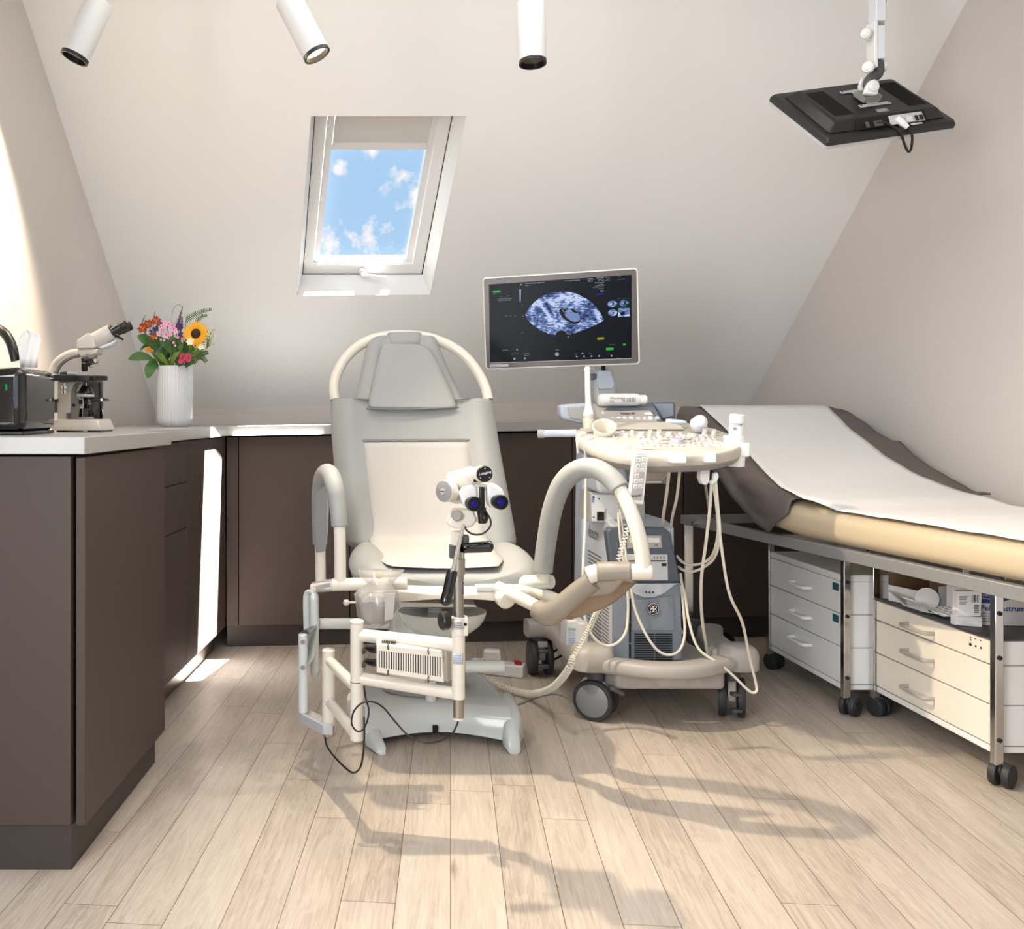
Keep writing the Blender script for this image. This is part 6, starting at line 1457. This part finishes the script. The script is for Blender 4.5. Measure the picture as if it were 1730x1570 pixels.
# ------------------------------------------------------------------ microscope
ym = 2.50
t = thing('microscope', V((P(137, 1, ym).x, ym, ZW)), 'grey binocular laboratory microscope with black stage standing beside the tissue dispenser', 'microscope')
def fm(pts, Y): return [P(x, y, Y) for x, y in pts]
b0 = P(97, 729.5, ym).x; b1 = P(179, 729.5, ym).x
MB().loft([[V((b0, ym-.05, ZW+.004)), V((b1, ym-.05, ZW+.004)), V((b1, ym+.09, ZW+.004)), V((b0, ym+.09, ZW+.004))], [V((b0, ym-.05, ZW+.016)), V((b1-.003, ym-.05, ZW+.016)), V((b1-.003, ym+.09, ZW+.016)), V((b0, ym+.09, ZW+.016))], [V((b0+.002, ym-.045, ZW+.033)), V((b1-.010, ym-.045, ZW+.033)), V((b1-.010, ym+.085, ZW+.033)), V((b0+.002, ym+.085, ZW+.033))]]).build('foot', 'mscope', t, bevel=.003, angle=30)
for x in (b0+.03, b1-.018): MB().boxb(x-.02, x+.015, ym-.04, ym+.08, ZW, ZW+.005).build('foot_pad', 'black', t)
MB().prism(fm([(97, 710), (97, 645), (115, 645), (124, 644), (134, 645), (124, 650), (120, 660), (119, 698), (112, 698), (112, 710)], ym-.015), (0, .05, 0)).build('stand', 'mscope', t, bevel=.002)
MB().prism(fm([(119, 710), (120, 655), (130, 648), (133, 648), (126, 662), (128, 672), (136, 676), (134, 694), (132, 708), (131, 710)], ym-.012), (0, .04, 0)).build('stand_rib', 'mscoped', t, bevel=.002)
MB().tube([P(90, 630, ym+.02), P(96, 616, ym+.02), (P(108, 605, ym+.01)), P(122, 598, ym), P(134, 596, ym)], [.0135, .0135, .013, .012, .012], 18, smooth=6).build('arm', 'mscope', t)
MB().tube([P(94, 630, ym+.0), P(100, 618, ym+.0), (P(111, 608, ym-.004)), P(124, 602, ym-.008), P(134, 600.5, ym-.01)], .006, 12, smooth=6).build('arm_rib', 'mscoped', t)  # darker grey rib along the arm
MB().prism(fm([(129, 590), (166, 589), (163, 598), (150, 600), (136, 604), (132, 598)], ym-.03), (0, .06, 0)).build('nose_mount', 'mscope', t, bevel=.004)
MB().prism(fm([(128.5, 589), (129.5, 575), (148, 562), (157, 567), (161, 586), (158, 589)], ym-.035), (0, .07, 0)).build('head', 'mscope', t, bevel=.006, seg=3)
hx = (P(195, 558, ym-.01)-P(156, 578, ym-.01)).normalized()
MB().tube([P(155, 578, ym), P(165, 575, ym-.004), P(180, 566, ym-.008), P(190, 560, ym-.010)], [.022, .0235, .0225, .0205], 26, smooth=4).build('binocular_tube', 'mscope', t)
MB().prism(fm([(165, 587), (196, 574), (197, 576), (188, 583), (172, 589)], ym-.02), (0, .04, 0)).build('tube_underside', 'side', t, bevel=.004)
MB().lathe([(.0195, 0), (.0195, .004), (.016, .006)], P(189, 561, ym-.01), hx, 28).build('tube_flange', 'black', t)
for (dx, dy, dY) in ((0, 0, -.03), (8, 1, .028)):
    a = P(190+dx, 560.5+dy, ym+dY); MB().lathe([(.0105, 0), (.0105, .010), (.0125, .011), (.0125, .024), (.0115, .025), (.013, .030), (.013, .040), (.011, .042), (.0095, .038)], a, hx, 28).build('eyepiece', 'black', t)
MB().tube([P(196, 567, ym-.03), P(208, 574, ym-.035)], .003, 10).build('focus_lever', 'black', t)
MB().lathe([(.020, 0), (.022, .006), (.018, .014), (.012, .018)], P(151, 598, ym-.01), V((.35, 0, -1)), 28).build('nosepiece', 'steel', t)
MB().lathe([(.0095, 0), (.0085, .008), (.0085, .030), (.006, .034)], P(143, 606, ym-.012), (0, 0, -1), 22).build('objective_lens', 'black', t)
MB().lathe([(.0088, 0), (.0088, .0014)], P(143, 613.5, ym-.012), (0, 0, -1), 22).build('yellow_ring', 'orange', t)
ax_ = V((.30, 0, -1)); MB().lathe([(.007, 0), (.007, .020), (.0045, .026)], P(150, 603, ym-.02), V((.18, -.1, -1)), 20).build('objective_lens', 'black', t); MB().lathe([(.0045, 0), (.0050, .005)], P(153, 617, ym-.022), V((.18, -.1, -1)), 16).build('objective_tip', 'chrome', t)
MB().lathe([(.0075, 0), (.0078, .016), (.005, .018)], P(158, 604, ym-.01), V((.42, 0, -1)), 20).build('objective_lens', 'steel', t)
MB().prism(fm([(86, 634), (96, 633), (152, 634), (152, 644), (105, 645), (84, 643)], ym-.05), (0, .10, 0)).build('stage', 'black', t, bevel=.002)
MB().lathe([(.034, 0), (.034, .012)], P(160, 643, ym+.01), (0, 0, 1), 36).build('stage_disc', 'black', t, bevel=.002)
MB().prism(fm([(113, 629), (126, 629), (127, 633), (113, 633)], ym-.03), (0, .03, 0)).build('slide_holder', 'silver', t, bevel=.001)
MB().prism(fm([(101, 629), (111, 628), (112, 634), (101, 634)], ym-.035), (0, .03, 0)).build('slide_clip', 'black', t, bevel=.001)
MB().lathe([(.003, 0), (.003, .008), (.0075, .009), (.0075, .016), (.003, .017), (.003, .020), (.007, .021), (.007, .027)], P(109, 647, ym-.04), (0, 0, -1), 20).build('stage_knob', 'chrome', t)
MB().lathe([(.010, 0), (.018, .014), (.021, .018), (.021, .020)], P(145, 652, ym-.01), (0, 0, -1), 28).build('condenser', 'black', t)
MB().lathe([(.023, 0), (.023, .006), (.018, .007)], P(144, 666.5, ym-.01), (0, 0, -1), 30).build('condenser_plate', 'silver', t)
MB().tube([P(134, 680, ym-.01), P(155, 676, ym-.01), P(172, 675, ym-.01), P(184, 676, ym-.01)], [.006, .006, .0045, .002], 12).build('filter_arm', 'black', t)
for (x, y, r_) in ((151, 682, .0035), (172, 675.5, .0035), (151, 677, .004)): MB().lathe([(r_, 0), (r_, .004)], P(x, y, ym-.018), (0, -1, 0), 16).build('arm_screw', 'chrome', t)
MB().tube([P(140, 672, ym-.02), P(140, 684, ym-.02), P(136, 690, ym-.02)], .0014, 8).build('condenser_lever', 'chrome', t)
MB().tube([P(98, 677, ym-.02), P(88, 677, ym-.02), P(74, 679, ym-.02)], [.006, .004, .0015], 12).build('drive_knob', 'black', t)
MB().lathe([(.016, 0), (.016, .010)], P(98, 687, ym+.01), (-.6, -.8, 0), 28).build('focus_knob', 'black', t)
MB().lathe([(.0045, 0), (.0045, .002)], P(124.5, 685, ym-.013), (0, -1, 0), 16).build('lock_screw', 'ink', t)
MB().lathe([(.022, 0), (.022, .006), (.019, .008)], P(144, 709.5, ym-.01), (0, 0, 1), 28).build('field_lens', 'mscoped', t)
MB().cyl(P(140, 708, ym-.0), P(140, 690, ym-.0), .013, 20).build('lamp_tube', 'gloss', t)
MB().boxb(P(115, 1, ym-.02).x, P(119, 1, ym-.02).x, ym-.018, ym-.012, P(1, 710, ym).z, P(1, 698, ym).z).build('rack', 'steel', t)

# ------------------------------------------------------------------ vase with the bouquet
yv = 3.60; vc = V((P(295.5, 1, yv).x, yv, .9026)); vr = 30.0*px(yv)
o = MB().lathe([(vr*.70, 0), (vr*.74, .003), (vr*.80, .006), (vr*.94, .016), (vr*1.0, .030), (vr*1.0, .226), (vr*.985, .230), (vr*.95, .230), (vr*.94, .05), (.01, .035)], vc, (0, 0, 1), 144, flute=lambda k: 1+.014*math.cos(2*math.pi*k/144*36)).build('fluted_vase', 'vase', loc=vc, angle=60)
tag(o, 'white fluted porcelain vase on the worktop in front of the sloping ceiling corner', 'vase')
yfl = 3.60; rim = vc+V((0, 0, .225))
def stem(mb, p, r=.0016, k=0):
    p = V(p); b = V((vc.x+max(-.03, min(.03, (p.x-vc.x)*.28)), vc.y+max(-.02, min(.02, (p.y-vc.y)*.2)), vc.z+.16)); zz = vc.z+.236; m_ = V((vc.x+max(-.055, min(.055, (p.x-vc.x)*.7)), vc.y+max(-.045, min(.045, (p.y-vc.y)*.6)), max(zz, min(p.z, zz+.2*(p.z-zz))))); return mb.tube([b, m_, p], r, 6, smooth=3)
def leaf(mb, a, b, w, bend=V((0, 0, 0)), n=8, up=V((0, -1, .25))):
    a, b = V(a), V(b); d = (b-a); s = d.cross(up).normalized(); L = []; Rr = []; M_ = []
    for k in range(n+1):
        u = k/n; c = a+d*u+bend*math.sin(math.pi*u); ww = w*math.sin(math.pi*min(1, u*.92+.05))**.8*(1 if k < n else .02)
        L.append(c+s*ww); Rr.append(c-s*ww); M_.append(c+up.normalized()*-ww*.25)
    return mb.loft([L, M_, Rr], cap=False, closed=False)
def flower(name, x, y, Y, label, cat, group=None):
    p = P(x, y, Y); return p, thing(name, V((vc.x, vc.y, vc.z+.16)), label, cat, group)
# sunflower
p, t = flower('sunflower', 331, 564, 3.50, 'big yellow sunflower with dark centre at the right of the bouquet', 'flower')
fa = V((-.12, -1, .12)).normalized(); x_, y_, z_ = basis(fa)
stem(MB(), p+V((0, .02, 0)), .003).build('stem', 'stem', t)
MB().lathe([(.018, -.006), (.0185, .003), (.012, .007), (.001, .006)], p, fa, 28).build('flower_centre', 'brown', t)
random.seed(21)
for ringi, (n_, r0, r1, tl) in enumerate(((19, .015, .050, .10), (17, .015, .044, .28))):
    mb = MB()
    for k in range(n_):
        a = 2*math.pi*(k+.5*ringi)/n_+random.uniform(-.06, .06); d = x_*math.cos(a)+y_*math.sin(a); rr = r1*random.uniform(.9, 1.05)
        leaf(mb, p+d*r0, p+d*rr+fa*(rr*tl*.4), .0078, bend=fa*.004, n=5, up=fa)
    mb.build('petals', 'sunf', t, angle=80)
# pink phlox cluster: florets of five petals
p, t = flower('pink_phlox', 283, 551, 3.50, 'cluster of pale pink five-petalled phlox blooms in the middle of the bouquet', 'flower')
random.seed(4)
stem(MB(), p, .002).build('stem', 'stem', t)
for (x, y, s) in ((275, 551, 1.1), (281, 566, 1.1), (285, 547, 1), (291, 550, 1), (294, 556, 1), (273, 558, .9), (268, 564, .8), (289, 565, .7), (300, 570, .6), (279, 545, .9), (297, 560, .8), (288, 556, .9), (264, 571, .4), (272, 574, .4), (277, 575, .4), (293, 579, .45), (296, 584, .4)):
    c = P(x, y, 3.50+random.uniform(-.02, .015)); n = V((random.uniform(-.4, .4), -1, random.uniform(-.1, .5))).normalized(); u, w, _ = basis(n); mb = MB()
    for k in range(5):
        a = 2*math.pi*k/5+random.random()*.4; d = u*math.cos(a)+w*math.sin(a); leaf(mb, c, c+d*.0125*s, .0052*s, n=4, up=n)
    fl = mb.build('floret', 'pink', t, angle=80); MB().ell(c+n*.001, (.0022*s,)*3, seg=8, rings=5).build('floret_eye', 'mag', fl)
# spikes
def spike(x0, y0, x1, y1, Y, name, label, cols_, n, w, cat='flower', group=None):
    a, b = P(x0, y0, Y), P(x1, y1, Y); t = thing(name, V((vc.x, vc.y, vc.z+.16)), label, cat, group)
    mb = stem(MB(), a, .0018); mb.tube([a, (a+b)/2, b], [.0026, .002, .0006], 8, smooth=3); mb.build('stem', 'stem' if len(cols_) < 2 else 'dusk', t)
    d = (b-a); 
    for ci, cname in enumerate(cols_):
        mb = MB()
        for k in range(n):
            u = (k+random.random())/n
            if len(cols_) > 1 and (u > .55) != (ci == 1): continue
            q = a+d*u; ww = w*(1-u*.85)
            e = V((random.uniform(-1, 1), random.uniform(-1, .3), random.uniform(-.1, .8))).normalized()*ww
            leaf(mb, q, q+e, ww*.3, n=3, up=V((0, -1, 0)))
        mb.build('blossoms', cname, t, angle=80)
    return t
spike(298, 560, 309, 517, 3.56, 'veronica', 'tall purple veronica spike tapering to a green tip at the bouquet top', ('purp', 'dusk'), 130, .012)
spike(258, 548, 262, 526, 3.58, 'veronica', 'thin dusky veronica spike above the red lilies, second from the left', ('purp', 'dusk'), 50, .006)
spike(238, 552, 245, 532, 3.58, 'veronica', 'thin curved green veronica spike at the far left top of the bouquet', ('dusk', 'green'), 40, .005)
spike(305, 560, 308, 535, 3.60, 'statice', 'violet statice sprig between phlox and sunflower', ('viol', 'purp'), 80, .014)
spike(262, 560, 268, 545, 3.56, 'statice', 'violet statice sprig left of the phlox', ('viol',), 60, .014)
spike(266, 596, 276, 582, 3.50, 'statice', 'small grey-violet statice below the phlox', ('viol',), 50, .010)
# alstroemeria
random.seed(8)
for (x, y, s, c1, lab) in ((242, 556, 1.2, 'rust', 'rust-red and yellow lily bloom at the far left of the bouquet'), (251, 549, 1.1, 'rust', 'dark red lily bloom, second from the left edge of the bouquet'), (265, 543, 1.1, 'rust', 'red and orange lily bloom under the second veronica spike'), (260, 571, .9, 'rust', 'pale rust lily bloom below the others'), (252, 592, .8, 'orange', 'small orange blossom low in the leaves on the left'), (322, 578, .9, 'cream2', 'cream white snapdragon bloom in front of the sunflower'), (340, 587, .7, 'cream2', 'small white bloom under the right edge of the sunflower'), (310, 575, .5, 'pink', 'single small pink bloom left of the sunflower')):
    Y = 3.50 if c1 == 'cream2' else 3.54
    if c1 == 'cream2': Y = 3.46
    p = P(x, y, Y); t = thing('lily_bloom' if c1 == 'rust' else 'blossom', V((vc.x, vc.y, vc.z+.16)), lab, 'flower')
    stem(MB(), p, .0015).build('stem', 'stem', t); mb = MB()
    for k in range(6):
        a = k*math.pi/3+random.random()*.5; d = V((math.cos(a)*.8, -.5, math.sin(a)*.8+.25)).normalized(); leaf(mb, p, p+d*.021*s, .0062*s, n=5, up=V((0, -1, .3)))
    mb.build('petals', c1, t, angle=80)
    if c1 == 'rust':
        mb = MB()
        for k in range(3): a = k*2.1+.5; d = V((math.cos(a)*.6, -.8, math.sin(a)*.6+.2)).normalized(); leaf(mb, p, p+d*.019*s, .0035*s, n=4, up=V((0, -1, .3)))
        mb.build('inner_petals', 'orange', t, angle=80)
# pink snapdragon low at the right
p, t = flower('snapdragon', 310, 606, 3.50, 'deep pink snapdragon low at the vase rim, below the sunflower', 'flower'); random.seed(2)
stem(MB(), p, .002).build('stem', 'stem', t); mb = MB()
for (x, y) in ((303, 607), (308, 601), (314, 605), (319, 600), (306, 611), (319, 608), (311, 608)):
    c = P(x, y, 3.50+random.uniform(-.012, .012))
    for k in range(5):
        a = random.random()*6.3; d = V((math.cos(a), -.6, math.sin(a))).normalized(); leaf(mb, c, c+d*.012, .0065, n=4, up=V((0, -1, 0)))
mb.build('petals', 'mag', t, angle=80)
# white sprays at the right, curly tendrils
random.seed(6)
t = thing('white_spray', V((vc.x, vc.y, vc.z+.16)), 'fine white filler spray at the right edge of the bouquet', 'flower')
mb = MB(); mf = MB()
for k in range(20):
    e = P(random.uniform(350, 365), random.uniform(553, 585), 3.60+random.uniform(-.03, .03)); mb.tube([P(338, 605, 3.6), P(348, 590, 3.6), e], .0006, 5, smooth=3)
    for q in range(3): mf.ell(e+V((random.uniform(-.006, .006), random.uniform(-.006, .006), random.uniform(-.006, .006))), (.0028, .0028, .0028), seg=7, rings=4)
mb.build('twigs', 'green2', t); mf.build('tiny_blossoms', 'cream2', t)
t = thing('grass_tendril', V((vc.x, vc.y, vc.z+.16)), 'thin curling grass tendril arching above the phlox', 'grass')
MB().tube([P(290, 545, 3.58), P(291, 530, 3.58), P(296, 518, 3.58), P(304, 515, 3.58), P(309, 525, 3.58)], .0007, 5, smooth=6).tube([P(295, 548, 3.57), P(302, 536, 3.57), P(308, 543, 3.57), P(316, 552, 3.57)], .0006, 5, smooth=6).build('tendril', 'dusk', t)
# feathery green branches
def frond(x0, y0, x1, y1, Y, n, w, label, m='green'):
    a, b = P(x0, y0, Y), P(x1, y1, Y); t = thing('leafy_branch', V((vc.x, vc.y, vc.z+.16)), label, 'foliage')
    mb = stem(MB(), a, .0014); mb.tube([a, (a+b)/2+V((0, 0, .008)), b], [.0016, .0012, .0005], 6, smooth=3); mb.build('stem', 'dusk', t); mb = MB(); d = b-a; pz = V((-d.z, 0, d.x)).normalized()
    for k in range(n):
        u = k/n; q = a+d*u+V((0, 0, .008*math.sin(math.pi*u))); s = 1 if k % 2 else -1
        leaf(mb, q, q+pz*s*w*(.75-.45*u)+d*.05, w*.10, n=3, up=V((0, -1, .1)))
    mb.build('leaflets', m, t, angle=80)
frond(314, 541, 357, 523, 3.60, 34, .020, 'feathery green branch reaching furthest to the upper right')
frond(330, 545, 350, 533, 3.62, 20, .018, 'short feathery branch just behind the top of the sunflower')
frond(334, 600, 352, 560, 3.60, 22, .022, 'feathery green branch right of the sunflower', 'green2')
frond(325, 610, 352, 596, 3.58, 26, .026, 'dark feathery branch spreading low at the right', 'green')
frond(330, 600, 349, 612, 3.56, 26, .026, 'dark feathery branch drooping at the lower right', 'green')
frond(322, 606, 342, 588, 3.55, 22, .024, 'bushy green branch beneath the sunflower', 'green2')
# broad leaves, each one an individual
random.seed(13)
LV = [((258, 606), (216, 607), .018, -.006, 'green', 'long broad green leaf pointing far left'), ((262, 612), (249, 640), .022, 0, 'green', 'broad toothed leaf hanging down over the left of the vase rim'), ((262, 590), (232, 567), .019, .004, 'green', 'dark broad leaf at the upper left of the bouquet'), ((256, 585), (236, 594), .006, 0, 'green', 'narrow leaf pointing left under the upper dark leaf'),
      ((276, 618), (257, 594), .013, .004, 'green2', 'bright green leaf leaning left above the vase rim'), ((284, 618), (262, 596), .010, 0, 'green2', 'light green leaf beside the rim centre'), ((288, 620), (304, 594), .009, 0, 'green2', 'narrow light leaf leaning right above the rim'), ((290, 621), (284, 608), .012, 0, 'green2', 'short yellow-green leaf right at the rim'), ((270, 600), (285, 580), .012, 0, 'green', 'dark leaf below the phlox cluster'),
      ((272, 605), (262, 572), .014, 0, 'green', 'dark upright leaf below the red lilies'), ((298, 620), (312, 613), .014, 0, 'green', 'dark leaf at the rim under the pink snapdragon'), ((310, 622), (330, 612), .014, 0, 'green', 'dark leaf at the right of the vase rim'), ((268, 622), (250, 612), .016, 0, 'green', 'wide dark leaf left over the rim'), ((290, 600), (297, 575), .011, 0, 'green', 'dark leaf behind the phlox at the middle'), ((300, 605), (309, 582), .010, 0, 'green2', 'light leaf stem left of the snapdragon')]
for i, (a, b, w, bd, m_, lab) in enumerate(LV):
    Y = 3.53+.012*(i % 5); t = thing('leaf', V((vc.x, vc.y, vc.z+.16)), lab, 'leaf'); A = P(*a, Y+.02); B = P(*b, Y-.01)
    leaf(MB(), A, B, w, bend=V((0, -.01, .01)), n=9).build('leaf_blade', m_, t, angle=80); stem(MB(), A, .0016, i).build('leaf_stem', 'stem', t)

random.seed(31)
WH = ['behind the phlox', 'low at the left', 'behind the sunflower', 'between the lilies and the phlox', 'above the rim at the right', 'at the heart of the bouquet']
for i in range(34):
    bx_ = random.uniform(268, 324); ang = random.uniform(-70, 70)*(1 if i % 2 else .8); ln = random.uniform(20, 42)
    ax0 = bx_; ay0 = 618-random.uniform(0, 26); ex_ = ax0+ln*math.sin(R_(ang)); ey_ = ay0-ln*math.cos(R_(ang))
    Y = random.uniform(3.56, 3.66); t = thing('leaf', V((vc.x, vc.y, vc.z+.16)), None, 'leaf', 'small filler leaves in the thick of the bouquet'); t['label'] = 'small green filler leaf in the thick of the bouquet'
    A = P(ax0, ay0, Y); B = P(ex_, ey_, Y+random.uniform(-.03, .02))
    leaf(MB(), A, B, random.uniform(.006, .013), bend=V((0, -.008, .008)), n=6).build('leaf_blade', random.choice(('green', 'green', 'green', 'green2')), t, angle=80)
    stem(MB(), A, .0013, i).build('leaf_stem', 'stem', t)
for i in range(9):
    x_, y_ = ((256, 562), (270, 548), (262, 556), (302, 552), (306, 566), (300, 574), (270, 580), (284, 575), (312, 585))[i]
    p = P(x_, y_, 3.60); t = thing('filler_bloom', V((vc.x, vc.y, vc.z+.16)), 'tiny dull violet or red filler bloom tucked between the larger flowers', 'flower', 'tiny filler blooms tucked between the flowers')
    mb = MB()
    for k in range(9): d = V((random.uniform(-1, 1), random.uniform(-1, 0), random.uniform(-1, 1))).normalized(); leaf(mb, p, p+d*.014, .0045, n=3, up=V((0, -1, 0)))
    mb.build('petals', ('viol', 'purp', 'rust')[i % 3], t, angle=80); stem(MB(), p, .0013).build('stem', 'stem', t)

# ------------------------------------------------------------------ power strip on the floor
t = thing('power_strip', P(850, 1122, 3.42), 'white power strip with red rocker switch on the floor beside the rear caster', 'power strip')
a, b = P(800, 1122, 3.50), P(888, 1128, 3.42); z0 = .0
def bxz(a, b, w, z0, z1, name, m, **k):
    d = (b-a); d.z = 0; d.normalize(); n = V((-d.y, d.x, 0))*w/2
    return MB().prism([Z(a+n, z0), Z(b+n, z0), Z(b-n, z0), Z(a-n, z0)], (0, 0, z1-z0)).build(name, m, t, **k)
a = V((P(795, 1, 3.52).x, 3.50, 0)); b = V((P(888, 1, 3.40).x, 3.42, 0))
bxz(a, b, .055, 0, .045, 'strip_body', 'whitem', bevel=.006, seg=3)
c = V((P(876, 1, 3.42).x, 3.43, 0)); s = MB().box((c.x, c.y, .049), (.026, .03, .010), Matrix.Rotation(R_(14), 3, 'Y')).build('rocker_switch', 'red', t, bevel=.002)
for u in (.25, .5): q = a.lerp(b, u); MB().lathe([(.018, 0), (.019, .001)], Z(q, .0448), (0, 0, 1), 24).build('socket_well', 'grey', t)
t = thing('power_plug', Z(V((P(832, 1, 3.47).x, 3.465, 0)), .046), 'white angular mains plug sitting on the power strip', 'plug')
q = a.lerp(b, .40); MB().box((q.x, q.y, .0675), (.062, .042, .041), Matrix.Rotation(R_(-10), 3, 'Z')).build('plug_body', 'whitem', t, bevel=.008, seg=3)
MB().tube([V((q.x-.03, q.y-.01, .06)), V((q.x-.07, q.y-.03, .03)), V((q.x-.12, q.y-.02, .008)), V((q.x-.2, q.y+.05, .006))], .004, 8, smooth=5).build('plug_cable', 'cable', t)
o = MB().tube([V((b.x-.45, 3.02, .004)), V((b.x-.2, 2.99, .004)), bp(930, 1172, .004), bp(985, 1192, .004), bp(1020, 1190, .004), V((P(1040, 1, 3.1).x, 3.15, .004)), V((.9, 3.3, .004))], .004, 8, smooth=7).build('floor_cable', 'mgrey')
tag(o, 'thin grey cable lying on the floor from the chair base to the ultrasound machine', 'cable')
